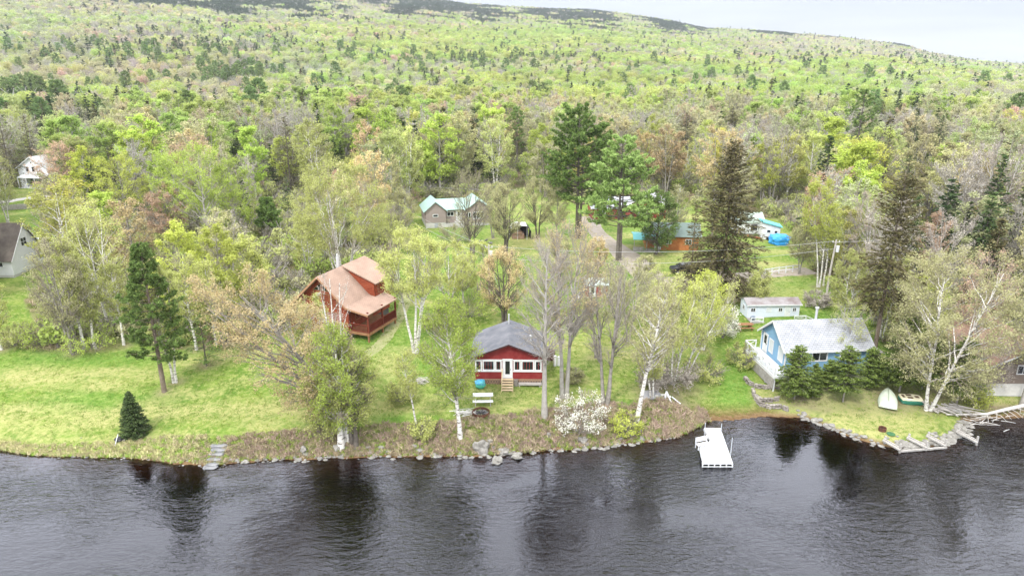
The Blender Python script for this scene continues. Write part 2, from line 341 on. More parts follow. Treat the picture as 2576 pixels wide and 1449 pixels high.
def pick(P, ti):
    """P (m,k,3), ti (m,q) in 0..1 -> (m,q,3)"""
    m, k, _ = P.shape; x = np.clip(ti, 0, .999) * (k - 1); i = x.astype(int); f = (x - i)[..., None]; r = np.arange(m)[:, None]
    return P[r, i] * (1 - f) + P[r, i + 1] * f
def decid(seed, h, R, cb=.3, stems=1, spread=.25, n1=26, n2=6, n3=4, leaves=5000, ls=.2, tr=None, up=.5, shape='round', jit=.3, twig=.012, lean=(0, 0), droop=0., wob=.03, bare=0):
    rs = np.random.RandomState(seed); tr = tr or h * .014 + .03
    zc = h * (cb + 1) / 2; rz = h * (1 - cb) / 2
    k = 9; tt = np.linspace(0, 1, k); SP = []; SR = []
    for s in range(stems):
        a = rs.rand() * 6.28 if stems > 1 else 0; a = 6.28 * s / stems + rs.normal() * .4; q = 0 if stems == 1 else spread * R * (.7 + .6 * rs.rand()); th = h * ((.93 if stems == 1 else .80 + .14 * rs.rand()))
        off = np.stack([q * np.cos(a) * tt ** 1.0, q * np.sin(a) * tt ** 1.0, th * tt], 1)
        off[:, 0] += lean[0] * h * tt ** 1.3; off[:, 1] += lean[1] * h * tt ** 1.3
        w_ = np.cumsum(rs.normal(size=(k, 2)) * wob * h * .25, 0); w_ -= w_[0]; off[:, :2] += w_ * .5
        off[0, 2] = -.25
        if stems > 1: off[:, :2] += np.array([np.cos(a), np.sin(a)]) * tr * .7
        SP.append(off); SR.append(tr * (1 - .82 * tt) * (1 if stems == 1 else .72) * (1 + .35 * np.exp(-tt * 16)))
    SP = np.array(SP); SR = np.array(SR)
    # tips on the crown's outline
    u = rs.rand(n1); z = -1 + 2 * (np.arange(n1) + .5) / n1; z = np.clip(z * .95 + rs.normal(size=n1) * .06, -.9, 1)
    ph = np.arange(n1) * 2.4 + rs.normal(size=n1) * .3
    rad = np.sqrt(1 - z * z)
    if shape == 'vase': rad = rad ** .6 * (.35 + .65 * np.clip((z + 1) / 1.5, 0, 1))
    if shape == 'oval': rad = rad * (1 - .25 * np.clip(z, 0, 1))
    if shape == 'wide': rad = rad ** .6
    kk = .80 + .22 * rs.rand(n1)
    T = np.stack([R * rad * np.cos(ph) * kk, R * rad * np.sin(ph) * kk, zc + rz * z * (.92 + .08 * rs.rand(n1))], 1)
    T[:, 0] += lean[0] * h * (T[:, 2] / h) ** 1.3; T[:, 1] += lean[1] * h * (T[:, 2] / h) ** 1.3
    # nearest stem
    top = SP[:, -1, :2]; si = np.argmin(((T[:, None, :2] - top[None]) ** 2).sum(2) + rs.rand(n1, stems) * R * .3, 1)
    hor = np.hypot(T[:, 0] - SP[si, 4, 0], T[:, 1] - SP[si, 4, 1]); az_ = T[:, 2] - hor * up - .1 * h * rs.rand(n1)
    fr_ = np.clip(az_ / SP[si, -1, 2], cb * .75 + .02, .96); A = pick(SP[si], fr_[:, None])[:, 0]
    C = A * .45 + T * .55; C[:, 2] = A[:, 2] + (T[:, 2] - A[:, 2]) * (.42 - droop * .5) + .12 * hor; C += rs.normal(size=C.shape) * .06 * R
    P1 = bez(A, C, T, 7); P1[:, 1:-1] += rs.normal(size=P1[:, 1:-1].shape) * .018 * R
    r0 = tr * (1 - .8 * fr_) * .42 + .008; R1 = r0[:, None] * np.linspace(1, .22, 7)
    cen = np.array([lean[0] * h * .5, lean[1] * h * .5, zc - rz * .3])
    def sub(P, n, Lf, k, lo, kdir):
        m = len(P); ti = lo + (1 - lo) * (np.arange(n)[None] + rs.rand(m, n)) / n; st = pick(P, ti).reshape(-1, 3)
        ax = nrm(P[:, -1] - P[:, 0]); ax = np.repeat(ax, n, 0); od = nrm(st - cen)
        d = nrm(ax * kdir + od * .5 + rs.normal(size=st.shape) * .55 + np.array([0, 0, up * .7 - droop]))
        ln = Lf * (1.15 - .65 * ti.reshape(-1)) * (.6 + .7 * rs.rand(m * n)); en = st + d * ln[:, None]
        mid = (st + en) / 2 + rs.normal(size=st.shape) * .08 * Lf + np.array([0, 0, .06 * Lf]); return bez(st, mid, en, k), ti.reshape(-1)
    P2, t2 = sub(P1, n2, R * .52, 5, .22, .8); R2 = (np.repeat(R1[:, 3], n2) * .42 + .003)[:, None] * np.linspace(1, .3, 5)
    P3, t3 = sub(P2, n3, R * .24, 4, .2, .6); R3 = np.full((len(P3), 1), twig) * np.linspace(1, .5, 4)
    wood_ = [tubes(SP, SR, 8), tubes(P1, R1, 5), tubes(P2, np.maximum(R2, twig * .8), 3), tubes(P3, R3, 3)]
    # leaves
    if leaves:
        kq = rs.rand(len(P3)) ** .7 * (vnoise(P3[:, -1, 0] / R * 3 + 40 + seed, P3[:, -1, 2] / R * 3 + P3[:, -1, 1] / R * 2) > .32); P3l = P3[np.argsort(-kq)][:max(8, int((kq > 0).sum()))]; pl = pick(P3l, 1 - .75 * rs.rand(len(P3l), max(1, int(math.ceil(leaves / len(P3l)))))).reshape(-1, 3)
        i = rs.permutation(len(pl))[:leaves]; pl = pl[i] + rs.normal(size=(len(i), 3)) * np.array([1, 1, .7]) * jit
        N = nrm(pl - cen) * .55 + rs.normal(size=pl.shape) * .6 + np.array([0, 0, .35])
        lf = cards(pl, N, ls, ls * .8, rs)
    else: lf = None
    cw = cat(wood_); return (cw[0], cw[1], len(wood_[0][1]) + len(wood_[1][1])), lf
def spruce(seed, h, R, cb=.06, wh=.42, nb=8, per=22, ls=.4, lw=.13, droop=.25, top=.9, dead=0., gap=.1, exp=.85, irr=.15):
    rs = np.random.RandomState(seed); zs = np.arange(cb * h, h * .985, wh); zs = zs + rs.normal(size=len(zs)) * wh * .2
    k = 7; tt = np.linspace(0, 1, k); SP = np.stack([rs.normal() * .0 + 0 * tt, 0 * tt, h * tt], 1)[None]; SP[0, 0, 2] = -.25
    SR = ((h * .011 + .03) * (1 - .93 * tt))[None]
    z = np.repeat(zs, nb) + rs.normal(size=len(zs) * nb) * wh * .3; n = len(z); ph = rs.rand(n) * 6.283
    f = np.clip((h - z) / (h * (1 - cb)), 0, 1); Ln = R * (f ** exp * .96 + .04) * (1 - irr + 2 * irr * rs.rand(n)) * np.clip(.72 + f * 0 + .28 * sstep(0, .12, 1 - f + .0), 0, 1)
    keep = rs.rand(n) > gap; z, ph, Ln, f = z[keep], ph[keep], Ln[keep], f[keep]; n = len(z)
    o = np.stack([np.cos(ph), np.sin(ph), 0 * ph], 1); A = np.stack([0 * z, 0 * z, z], 1)
    up0 = .55 * (1 - f) - droop * f
    B = A + o * Ln[:, None]; B[:, 2] += Ln * up0; C = A + o * Ln[:, None] * .5; C[:, 2] += Ln * (up0 * .5 + .08)
    P = bez(A, C, B, 5); Rr = (.012 + .006 * Ln)[:, None] * np.linspace(1, .3, 5)
    w_ = cat([tubes(SP, SR, 7), tubes(P, Rr, 3)])
    m = np.maximum(3, (per * (Ln / R) ** 1.15)).astype(int); ii = np.repeat(np.arange(n), m); q = len(ii); s = .12 + .9 * rs.rand(q) ** .8
    t_ = np.clip(s, 0, .999)[:, None]; base = (1 - t_) ** 2 * A[ii] + 2 * t_ * (1 - t_) * C[ii] + t_ ** 2 * B[ii]
    sd = np.stack([-np.sin(ph), np.cos(ph), 0 * ph], 1)[ii]; sgn = rs.uniform(-1, 1, q); wd_ = Ln[ii] * .34 * (1.05 - s) + .10
    Pp = base + sd * (sgn * wd_)[:, None]; Pp[:, 2] -= np.abs(sgn) * wd_ * .25 + rs.rand(q) * .06 * Ln[ii]
    D = o[ii] + sd * sgn[:, None] * .9; D[:, 2] += up0[ii] - .15; N = np.array([0, 0, 1.]) + rs.normal(size=(q, 3)) * .38
    return w_, cards(Pp, N, ls, lw, rs, D)
def pine(seed, h, R, cb=.25, limbs=60, n2=7, tuft=11, ls=.34, lw=.05, el=.18, stems=1, exp=.6, tufts=3):
    rs = np.random.RandomState(seed); k = 8; tt = np.linspace(0, 1, k); SP = []; SR = []
    for s in range(stems):
        x = .35 * s * h * .06; p = np.stack([x + .05 * x * tt + rs.normal() * .01 * h * tt, rs.normal() * .008 * h * tt, h * (1 if s == 0 else .8) * tt], 1); p[0, 2] = -.3; SP.append(p); SR.append((h * .013 + .06) * (1 - .9 * tt) * (1 if s == 0 else .8))
    SP = np.array(SP); SR = np.array(SR); n = limbs; f = (np.arange(n) + rs.rand(n)) / n; z = h * (cb + (1 - cb) * f) * .985
    ph = np.arange(n) * 2.4 + rs.normal(size=n) * .5; Ln = R * np.clip((1 - f) ** exp * (.62 + .55 * rs.rand(n)) + .07, 0, 1.1) * np.where(f < .12, .7, 1)
    si = rs.randint(0, stems, n); A = pick(SP[si], np.clip(z / SP[si, -1, 2], 0, .97)[:, None])[:, 0]
    o = np.stack([np.cos(ph), np.sin(ph), 0 * ph], 1); e_ = el + .5 * f + rs.normal(size=n) * .08
    B = A + o * Ln[:, None]; B[:, 2] += Ln * e_; C = A + o * Ln[:, None] * .55; C[:, 2] += Ln * e_ * .2
    P1 = bez(A, C, B, 6); R1 = (.02 + .014 * Ln)[:, None] * np.linspace(1, .3, 6)
    ti = .3 + .7 * (np.arange(n2)[None] + rs.rand(n, n2)) / n2; st = pick(P1, ti).reshape(-1, 3); oo = np.repeat(o, n2, 0); sd = np.stack([-oo[:, 1], oo[:, 0], 0 * oo[:, 0]], 1)
    sg = np.where(rs.rand(len(st)) < .5, -1, 1)[:, None]; ln = (np.repeat(Ln, n2) * .36 * (1.25 - .8 * ti.reshape(-1)) + .15) * (.7 + .5 * rs.rand(len(st)))
    en = st + nrm(oo * .7 + sd * sg * .8 + rs.normal(size=st.shape) * .2 + np.array([0, 0, .25])) * ln[:, None]; P2 = bez(st, (st + en) / 2, en, 4)
    w_ = cat([tubes(SP, SR, 9), tubes(P1, R1, 4), tubes(P2, np.full((len(P2), 4), .014), 3)])
    tp_ = pick(P2, .35 + .65 * (np.arange(tufts)[None] + rs.rand(len(P2), tufts)) / tufts).reshape(-1, 3); ax = nrm(np.repeat(nrm(en - st), tufts, 0) + np.array([0, 0, .45])); q = len(tp_)
    D = nrm(np.repeat(ax, tuft, 0) * .8 + rs.normal(size=(q * tuft, 3)) * .62); Pp = np.repeat(tp_, tuft, 0) + D * ls * .5
    return w_, cards(Pp, rs.normal(size=D.shape) + np.array([0, 0, .9]), ls, lw * 1.6, rs, D)
def puff(seed, h, R, cb=.3, n=420, ls=.7, lumps=9, flat_=1., thin=False, exp=1.):
    """far tree: clumps of cards on a lumpy crown, with a trunk"""
    rs = np.random.RandomState(seed); rz = h * (1 - cb) / 2; zc = h - rz; c = []
    for i in range(lumps):
        z = -0.7 + 1.5 * (i + .5) / lumps; r = math.sqrt(max(0, 1 - z * z)); p = i * 2.4 + rs.rand(); c.append((R * .55 * r * math.cos(p), R * .55 * r * math.sin(p), zc + rz * .62 * z, R * (.42 + .22 * rs.rand())))
    c = np.array(c); j = rs.randint(0, lumps, n); d = nrm(rs.normal(size=(n, 3)) + np.array([0, 0, .35])); P = c[j, :3] + d * c[j, 3:] * np.array([1, 1, .85]) * (.8 + .3 * rs.rand(n, 1))
    k = 4; tt = np.linspace(0, 1, k); SP = np.stack([0 * tt, 0 * tt, h * .8 * tt], 1)[None]; SP[0, 0, 2] = -.5; w_ = [tubes(SP, ((.16 + h * .006) * (1 - .8 * tt))[None], 4)]
    m = 12; A = np.stack([np.zeros(m), np.zeros(m), h * (cb * .8 + (.85 - cb * .8) * rs.rand(m))], 1); ph = rs.rand(m) * 6.28; B = np.stack([R * .8 * np.cos(ph), R * .8 * np.sin(ph), A[:, 2] + R * .8], 1); w_.append(tubes(bez(A, (A + B) / 2 + np.array([0, 0, -.2]), B, 3), np.full((m, 3), .05), 3))
    if thin: D = d * .7 + np.array([0, 0, .8]) + rs.normal(size=d.shape) * .3; lf = cards(P, rs.normal(size=d.shape), ls * 1.5, ls * .16, rs, D)
    else: lf = cards(P, d + rs.normal(size=d.shape) * .45, ls, ls * .8, rs)
    return cat(w_), lf
# ---------------------------------------------------------------- leaf and bark materials
def leafset(suffix, inst):
    global leafmat
    lm0 = leafmat
    def leafmat_(n, a, b, tr, i):
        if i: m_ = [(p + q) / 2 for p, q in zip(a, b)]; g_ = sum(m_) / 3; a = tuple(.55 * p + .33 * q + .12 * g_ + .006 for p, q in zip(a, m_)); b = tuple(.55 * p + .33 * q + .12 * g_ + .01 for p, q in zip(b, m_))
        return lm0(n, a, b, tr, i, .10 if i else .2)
    lf_ = leafmat_
    M = {}
    M['aspen'] = lf_('leaf_fresh_green' + suffix, (.33, .43, .075), (.50, .60, .15), .45, inst)
    M['birch'] = lf_('leaf_yellow_green' + suffix, (.40, .44, .12), (.56, .58, .24), .45, inst)
    M['yellow'] = lf_('leaf_yellow' + suffix, (.40, .45, .08), (.56, .60, .17), .45, inst)
    M['olive'] = lf_('leaf_buff_buds' + suffix, (.37, .37, .17), (.53, .51, .28), .35, inst)
    M['orange'] = lf_('leaf_orange_buds' + suffix, (.50, .39, .19), (.62, .52, .30), .35, inst)
    M['red'] = lf_('leaf_russet_buds' + suffix, (.45, .30, .20), (.58, .43, .31), .35, inst)
    M['bare'] = lf_('twig_haze_grey' + suffix, (.31, .275, .235), (.44, .40, .345), .2, inst)
    M['pine'] = lf_('needle_pine' + suffix, (.11, .18, .045), (.26, .36, .11), .35, inst)
    M['lpine'] = lf_('needle_bright_pine' + suffix, (.19, .29, .07), (.40, .52, .19), .35, inst)
    M['spruce'] = lf_('needle_spruce' + suffix, (.038, .065, .024), (.11, .15, .055), .2, inst)
    M['brown'] = lf_('needle_brown_spruce' + suffix, (.075, .07, .03), (.19, .17, .08), .2, inst)
    M['fir'] = lf_('needle_fir' + suffix, (.09, .14, .03), (.26, .33, .085), .3, inst)
    M['blossom'] = lf_('petal_white' + suffix, (.62, .62, .50), (.85, .84, .76), .3, inst)
    return M
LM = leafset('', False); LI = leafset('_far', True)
BK = dict(grey=mat('bark_grey', (.20, .18, .155), .9, .1, noise=(3, (.36, .34, .30), .8)), dark=mat('bark_dark', (.10, .085, .07), .95, .1, noise=(3, (.2, .18, .15), .7)),
          brown=mat('bark_brown', (.15, .115, .085), .95, .1, noise=(3, (.26, .22, .18), .7)), pale=mat('bark_pale', (.30, .28, .25), .9, .1, noise=(2.5, (.43, .41, .37), .8)))
bm_ = mat('bark_birch', (.60, .58, .53), .7, .2); t = bm_.node_tree; L = t.links.new
tcn = nn(t, 'ShaderNodeTexCoord'); m_ = nn(t, 'ShaderNodeMapping'); m_.inputs['Scale'].default_value = (1.5, 1.5, 7); L(tcn.outputs['Object'], m_.inputs[0]); z_ = nn(t, 'ShaderNodeTexNoise'); z_.inputs['Scale'].default_value = 1.3; z_.inputs['Detail'].default_value = 4; L(m_.outputs[0], z_.inputs[0])
r_ = nn(t, 'ShaderNodeMapRange'); r_.inputs[1].default_value = .53; r_.inputs[2].default_value = .60; L(z_.outputs[0], r_.inputs[0]); x_ = nn(t, 'ShaderNodeMix', data_type='RGBA'); x_.inputs[6].default_value = (.62, .60, .55, 1); x_.inputs[7].default_value = (.16, .14, .12, 1); L(r_.outputs[0], x_.inputs[0]); L(x_.outputs[2], t.nodes['Principled BSDF'].inputs['Base Color'])
BK['birch'] = bm_
TWIG = {'bark_birch': mat('twig_brown', (.34, .29, .23), .9, .1), 'bark_pale': mat('twig_pale', (.36, .325, .285), .9, .1), 'bark_grey': mat('twig_grey', (.31, .27, .225), .9, .1), 'bark_dark': mat('twig_dark', (.22, .185, .155), .9, .1), 'bark_brown': mat('twig_dull', (.25, .2, .16), .9, .1)}
def mk_tree(name, gen, leafm, bark, loc, rz=0, label=None, catg='tree', group=None, sc=1.):
    wd, lf = gen; e_ = empty(name, loc, rz, label, catg, group); e_.scale = (sc,) * 3; me = raw('trunk', wd[0], wd[1], smooth=True); me.materials.append(bark)
    if len(wd) > 2: me.materials.append(TWIG[bark.name]); me.polygons.foreach_set('material_index', (np.arange(len(wd[1])) >= wd[2]).astype(np.int32))
    link('trunk', me, bark, e_)
    if lf: link('crown', raw('crown', lf[0], lf[1]), leafm, e_)
    return e_
def dup(root, loc, rz, sc, label, group, tint=(1, 1, 1)):
    r = root.copy(); COL.objects.link(r); r.location = tuple(map(float, loc)); r.rotation_euler = (0, 0, rz); r.scale = (sc[0], sc[0], sc[1]); r['label'] = label; r['group'] = group
    for ch in root.children:
        c = ch.copy(); COL.objects.link(c); c.parent = r; c.color = (*tint, 1)
    return r
# ---------------------------------------------------------------- buildings
WHT = mat('white_paint', (.68, .69, .70), .6, .3, noise=(2.5, (.52, .52, .51), .6)); GLS = mat('window_glass', (.015, .018, .02), .08, .6); CURT = mat('pale_blind', (.55, .58, .58), .5, .3)
REDW = mat('red_board', (.20, .022, .022), .8, .15, noise=(1.2, (.29, .06, .055), .7)); LOGM = mat('red_log', (.21, .045, .018), .75, .2, noise=(1.5, (.29, .075, .035), .8)); DKRED = mat('dark_red_rail', (.13, .025, .014), .7, .25, noise=(2, (.2, .045, .025), .7))
GRYW = mat('grey_brown_siding', (.27, .22, .20), .85, .2, noise=(.8, (.33, .28, .25), .6)); BLUEW = mat('blue_board', (.185, .34, .50), .85, .15, noise=(1.0, (.24, .40, .54), .6)); PALEB = mat('pale_blue_panel', (.56, .61, .68), .7, .25, noise=(1, (.64, .68, .73), .5))
WEAT = mat('weathered_wood', (.42, .40, .37), .9, .1, noise=(3, (.24, .22, .20), .8)); LUMB = mat('new_lumber', (.60, .46, .28), .8, .15, noise=(3, (.7, .58, .4), .6)); BRWN = mat('brown_stained_wood', (.24, .12, .06), .8, .15, noise=(3, (.34, .19, .10), .7))
BLK = mat('black_metal', (.02, .02, .022), .5, .4); RUST = mat('rusty_iron', (.13, .055, .03), .85, .2, noise=(6, (.06, .035, .03), .8)); CONC = mat('concrete', (.50, .49, .46), .9, .1, noise=(2, (.38, .37, .35), .7)); STONE = mat('river_stone', (.17, .16, .14), .9, .15, noise=(2.2, (.34, .325, .295), .8), bump=(5, .5, .05))
DSTONE = mat('grey_step_stone', (.15, .15, .155), .9, .15, noise=(2.2, (.27, .27, .27), .9), bump=(5, .5, .04)); ASPH = mat('dark_felt_roof', (.115, .12, .135), .95, .1, noise=(.7, (.19, .19, .205), .9), bump=(30, .3, .01)); GRNR = mat('green_metal_roof', (.29, .42, .37), .6, .25, noise=(.5, (.38, .49, .45), .6))
TURQ = mat('turquoise_roof', (.12, .50, .52), .45, .4); GALV = mat('galvanised_steel', (.55, .56, .57), .4, .5, metal=.3); WDEAD = mat('bleached_driftwood', (.55, .52, .47), .9, .1, noise=(4, (.36, .33, .30), .8)); TARP = mat('blue_tarp', (.03, .26, .68), .5, .4, noise=(2.5, (.06, .38, .85), .8), bump=(2, .6, .08))
def shingle(name, a, b, mort, sc=1., swap=False, var=.6):
    m = mat(name, a, .95, .1); t = m.node_tree; L = t.links.new; tcn = nn(t, 'ShaderNodeTexCoord'); v = tcn.outputs['Object']
    mp_ = nn(t, 'ShaderNodeMapping'); L(v, mp_.inputs[0])
    if swap: mp_.inputs['Rotation'].default_value = (0, 0, R_(90))
    k = nn(t, 'ShaderNodeTexBrick'); k.inputs['Color1'].default_value = (*a, 1); k.inputs['Color2'].default_value = (*b, 1); k.inputs['Mortar'].default_value = (*mort, 1); k.inputs['Scale'].default_value = 1.; k.inputs['Brick Width'].default_value = .42 * sc; k.inputs['Row Height'].default_value = .19 * sc; k.inputs['Mortar Size'].default_value = .022 * sc; k.inputs['Mortar Smooth'].default_value = .3; k.inputs['Bias'].default_value = -.1
    L(mp_.outputs[0], k.inputs[0]); z = nn(t, 'ShaderNodeTexNoise'); z.inputs['Scale'].default_value = .8; z.inputs['Detail'].default_value = 5; L(v, z.inputs[0])
    h = nn(t, 'ShaderNodeHueSaturation'); r = nn(t, 'ShaderNodeMapRange'); r.inputs[1].default_value = .3; r.inputs[2].default_value = .7; r.inputs[3].default_value = 1 - var * .3; r.inputs[4].default_value = 1 + var * .25; L(z.outputs[0], r.inputs[0]); L(r.outputs[0], h.inputs['Value']); L(k.outputs[0], h.inputs['Color']); L(h.outputs[0], t.nodes['Principled BSDF'].inputs['Base Color']); return m
SH_GREY = shingle('pale_grey_shingle', (.37, .38, .395), (.31, .32, .335), (.19, .19, .21)); SH_TAN = shingle('tan_shingle', (.37, .26, .20), (.335, .235, .18), (.25, .17, .13), .8, True, .5); SH_BRN = shingle('brown_shingle', (.33, .22, .16), (.27, .18, .13), (.2, .13, .1), 1.3)
def V3(*a): return Vector(a)
ZU = V3(0, 0, 1)
def lap(mb, o, d, n, z0, z1, step, rng, t=.02, log=False):
    z = z0
    while z < z1 - 1e-4:
        zn = min(z + step, z1); prof = [(z, 0), (z + .25 * (zn - z), t), (z + .7 * (zn - z), t), (zn, 0)] if log else [(z, t), (zn, .002)]
        for (za, ta), (zb, tb) in zip(prof[:-1], prof[1:]):
            a0, b0 = rng(za); a1, b1 = rng(zb); V = [o + d * a0 + n * ta + ZU * za, o + d * b0 + n * ta + ZU * za, o + d * b1 + n * tb + ZU * zb, o + d * a1 + n * tb + ZU * zb]; mb.add(V, [(0, 1, 2, 3)])
        z = zn
def window(par, o, d, n, cx, z0, w_, h, fw=.1, mv=1, mh=0, frame=WHT, glass=GLS, name='window', th=.05):
    """o+d*cx is the window's centre on the wall, n points outward"""
    mb = MB(); P = lambda a, c, k: o + d * (cx + a) + ZU * c + n * k
    def fb(a0, a1, c0, c1, k0, k1): V = [P(a0, c0, k0), P(a1, c0, k0), P(a1, c1, k0), P(a0, c1, k0), P(a0, c0, k1), P(a1, c0, k1), P(a1, c1, k1), P(a0, c1, k1)]; mb.add(V, [(0, 3, 2, 1), (4, 5, 6, 7), (0, 1, 5, 4), (1, 2, 6, 5), (2, 3, 7, 6), (3, 0, 4, 7)])
    x = w_ / 2; fb(-x, x, z0, z0 + fw, .003, th); fb(-x, x, z0 + h - fw, z0 + h, .003, th); fb(-x, -x + fw, z0 + fw, z0 + h - fw, .003, th); fb(x - fw, x, z0 + fw, z0 + h - fw, .003, th)
    for i in range(mv): q = -x + fw + (w_ - 2 * fw) * (i + 1) / (mv + 1); fb(q - fw * .3, q + fw * .3, z0 + fw, z0 + h - fw, .003, th * .8)
    for i in range(mh): q = z0 + fw + (h - 2 * fw) * (i + 1) / (mh + 1); fb(-x + fw, x - fw, q - fw * .25, q + fw * .25, .004, th * .7)
    f = mb.build(name, frame, par); g = MB(); g.add([P(-x + fw * .9, z0 + fw * .9, .02), P(x - fw * .9, z0 + fw * .9, .02), P(x - fw * .9, z0 + h - fw * .9, .02), P(-x + fw * .9, z0 + h - fw * .9, .02)], [(0, 1, 2, 3)]); g.build('pane', glass, f); return f
def door(par, o, d, n, cx, z0, w_, h, m_=WHT, glass=GLS, gz=(.35, .9), gw=.55, name='door'):
    mb = MB(); P = lambda a, c, k: o + d * (cx + a) + ZU * (z0 + c) + n * k
    def fb(m2, a0, a1, c0, c1, k0, k1): V = [P(a0, c0, k0), P(a1, c0, k0), P(a1, c1, k0), P(a0, c1, k0), P(a0, c0, k1), P(a1, c0, k1), P(a1, c1, k1), P(a0, c1, k1)]; m2.add(V, [(0, 3, 2, 1), (4, 5, 6, 7), (0, 1, 5, 4), (1, 2, 6, 5), (2, 3, 7, 6), (3, 0, 4, 7)])
    fb(mb, -w_ / 2, w_ / 2, 0, h, .003, .05); fb(mb, -w_ / 2 - .1, -w_ / 2, 0, h + .1, .003, .08); fb(mb, w_ / 2, w_ / 2 + .1, 0, h + .1, .003, .08); fb(mb, -w_ / 2, w_ / 2, h, h + .1, .003, .08)
    f = mb.build(name, m_, par); g = MB(); fb(g, -w_ * gw / 2, w_ * gw / 2, h * gz[0], h * gz[1], .052, .06); g.build('pane', glass, f); k = MB(); fb(k, w_ * .36, w_ * .42, h * .45, h * .52, .052, .10); k.build('handle', BLK, f); return f
def xrail(mb, a, b, h=.95, bays=3, w_=.07, post=.1):
    """railing with crossed braces between a and b (at deck level)"""
    a = Vector(a); b = Vector(b)
    for i in range(bays + 1): p = a.lerp(b, i / bays); mb.bar(p, p + ZU * (h + .04), post)
    mb.bar(a + ZU * h, b + ZU * h, .12, .06); mb.bar(a + ZU * .14, b + ZU * .14, .05, .09)
    for i in range(bays): p = a.lerp(b, i / bays); q = a.lerp(b, (i + 1) / bays); mb.bar(p + ZU * .18, q + ZU * (h - .05), .04, w_); mb.bar(q + ZU * .18, p + ZU * (h - .05), .045, w_)
def planks(mb, x0, x1, y0, y1, z, n, along='x', th=.05, gap=.02):
    for i in range(n):
        if along == 'x': a = y0 + (y1 - y0) * i / n; mb.box(x0, x1, a, a + (y1 - y0) / n - gap, z - th, z)
        else: a = x0 + (x1 - x0) * i / n; mb.box(a, a + (x1 - x0) / n - gap, y0, y1, z - th, z)
# --- red cottage -------------------------------------------------
p = at(1280, 967); K = empty('cottage', p, R_(-1), 'dark red cottage with a low grey roof and a band of white-framed windows', 'cottage')
hw, D0, fl, ev, rg = 3.35, 5.9, .62, 3.12, 4.42
for nm, o, d, n, Lw in (('front', V3(-hw, 0, 0), V3(1, 0, 0), V3(0, -1, 0), 2 * hw), ('back', V3(hw, D0, 0), V3(-1, 0, 0), V3(0, 1, 0), 2 * hw)):
    mb = MB(); mb.add([o + ZU * fl, o + d * Lw + ZU * fl, o + d * Lw + ZU * ev, o + d * (Lw / 2) + ZU * rg, o + ZU * ev], [(0, 1, 2, 3, 4)])
    for i in range(23):
        a = .15 + i * (Lw - .3) / 22; zt = ev + (rg - ev) * (1 - abs(a - Lw / 2) / (Lw / 2)) - .05; q = o + d * a + n * .012; mb.bar(q + ZU * fl, q + ZU * zt, .04, .024, up=n)
    mb.build('wall', REDW, K)
for s in (-1, 1):
    mb = MB(); mb.add([(s * hw, 0, fl), (s * hw, D0, fl), (s * hw, D0, ev), (s * hw, 0, ev)], [(0, 1, 2, 3)]); mb.build('wall', REDW, K)
rf = MB(); oh = .42; sl = (rg - ev) / hw
for s in (-1, 1):
    e0 = ev - oh * sl + .05; P_ = [(0, -oh, rg + .05), (0, D0 + oh, rg + .05), (s * (hw + oh), D0 + oh, e0), (s * (hw + oh), -oh, e0)]; rf.slab(P_ if s < 0 else P_[::-1], .09 if s < 0 else .09)
R = rf.build('roof', ASPH, K); v = MB(); v.tube([(2.2, 2.6, 3.3), (2.2, 2.6, 4.15)], .09, 10).tube([(2.2, 2.6, 4.15), (2.2, 2.6, 4.22)], .17, 10); v.build('vent', GALV, R)
v = MB(); v.tube([(-.1, 5.2, 4.0), (-.1, 5.2, 5.5)], .08, 10); v.build('stove_pipe', GALV, R)
tr_ = MB()
for s in (-1, 1): tr_.bar((0, -oh - .02, rg - .03), (s * (hw + oh), -oh - .02, ev - oh * sl - .03), .03, .13)
tr_.build('fascia', mat('dark_trim', (.06, .03, .03), .7), R)
f0 = V3(0, 0, 0); dx = V3(1, 0, 0); nf = V3(0, -1, 0)
for cx, ww in ((-2.98, .68), (-1.98, 1.22), (-1.02, .66), (.82, .72), (1.86, 1.30), (2.88, .70)): window(K, f0, dx, nf, cx, 1.50, ww, 1.12, .13, 0, 0)
bd = MB(); bd.box(-3.4, -.62, -.075, -.003, 1.40, 1.497).box(.40, 3.3, -.075, -.003, 1.40, 1.497).box(-3.4, -.62, -.07, -.003, 2.625, 2.70).box(.40, 3.3, -.07, -.003, 2.625, 2.70); bd.build('trim_board', WHT, K)
door(K, f0, dx, nf, -.12, .72, .80, 1.95, gz=(.22, .93), gw=.56)
lt = MB(); ltm = mat('lattice_wood', (.46, .30, .19), .85, .1)
for a0, a1 in ((-3.3, -.6), (.5, 3.3)):
    n_ = int((a1 - a0) / .16)
    for i in range(n_):
        x = a0 + i * .16; lt.bar((x, -.02, .05), (x + .16, -.02, .6), .012, .03); lt.bar((x + .16, -.035, .05), (x, -.035, .6), .012, .03)
    lt.box(a0, a1, -.05, -.04, .55, .61)
lt.build('lattice', ltm, K); sk = MB(); sk.box(-3.3, 3.3, .05, .10, -.3, fl - .002); sk.build('foundation', mat('dark_block', (.10, .08, .07), .9), K)  # dark foundation board set behind the lattice
st = MB()
for i in range(5): z = .70 - i * .15; y = -.12 - i * .28; st.box(-.62, .38, y - .26, y, z - .05, z)
for x in (-.66, .42): st.bar((x, -.02, .62), (x, -1.5, -.1), .05, .22)
st.bar((-.66, -.1, .6), (-.66, -.1, 1.75), .08).bar((-.66, -.1, 1.7), (-.66, -1.3, .9), .06).bar((-.66, -1.3, 0), (-.66, -1.3, .92), .07); st.build('steps', LUMB, K)
bn = MB(); bn.box(.95, 3.25, -.5, -.12, .26, .32).box(.95, 3.25, -.54, -.5, .18, .32).box(1.0, 1.12, -.45, -.2, -.1, .26).box(3.0, 3.12, -.45, -.2, -.1, .26); bn.build('ledge', WEAT, K)
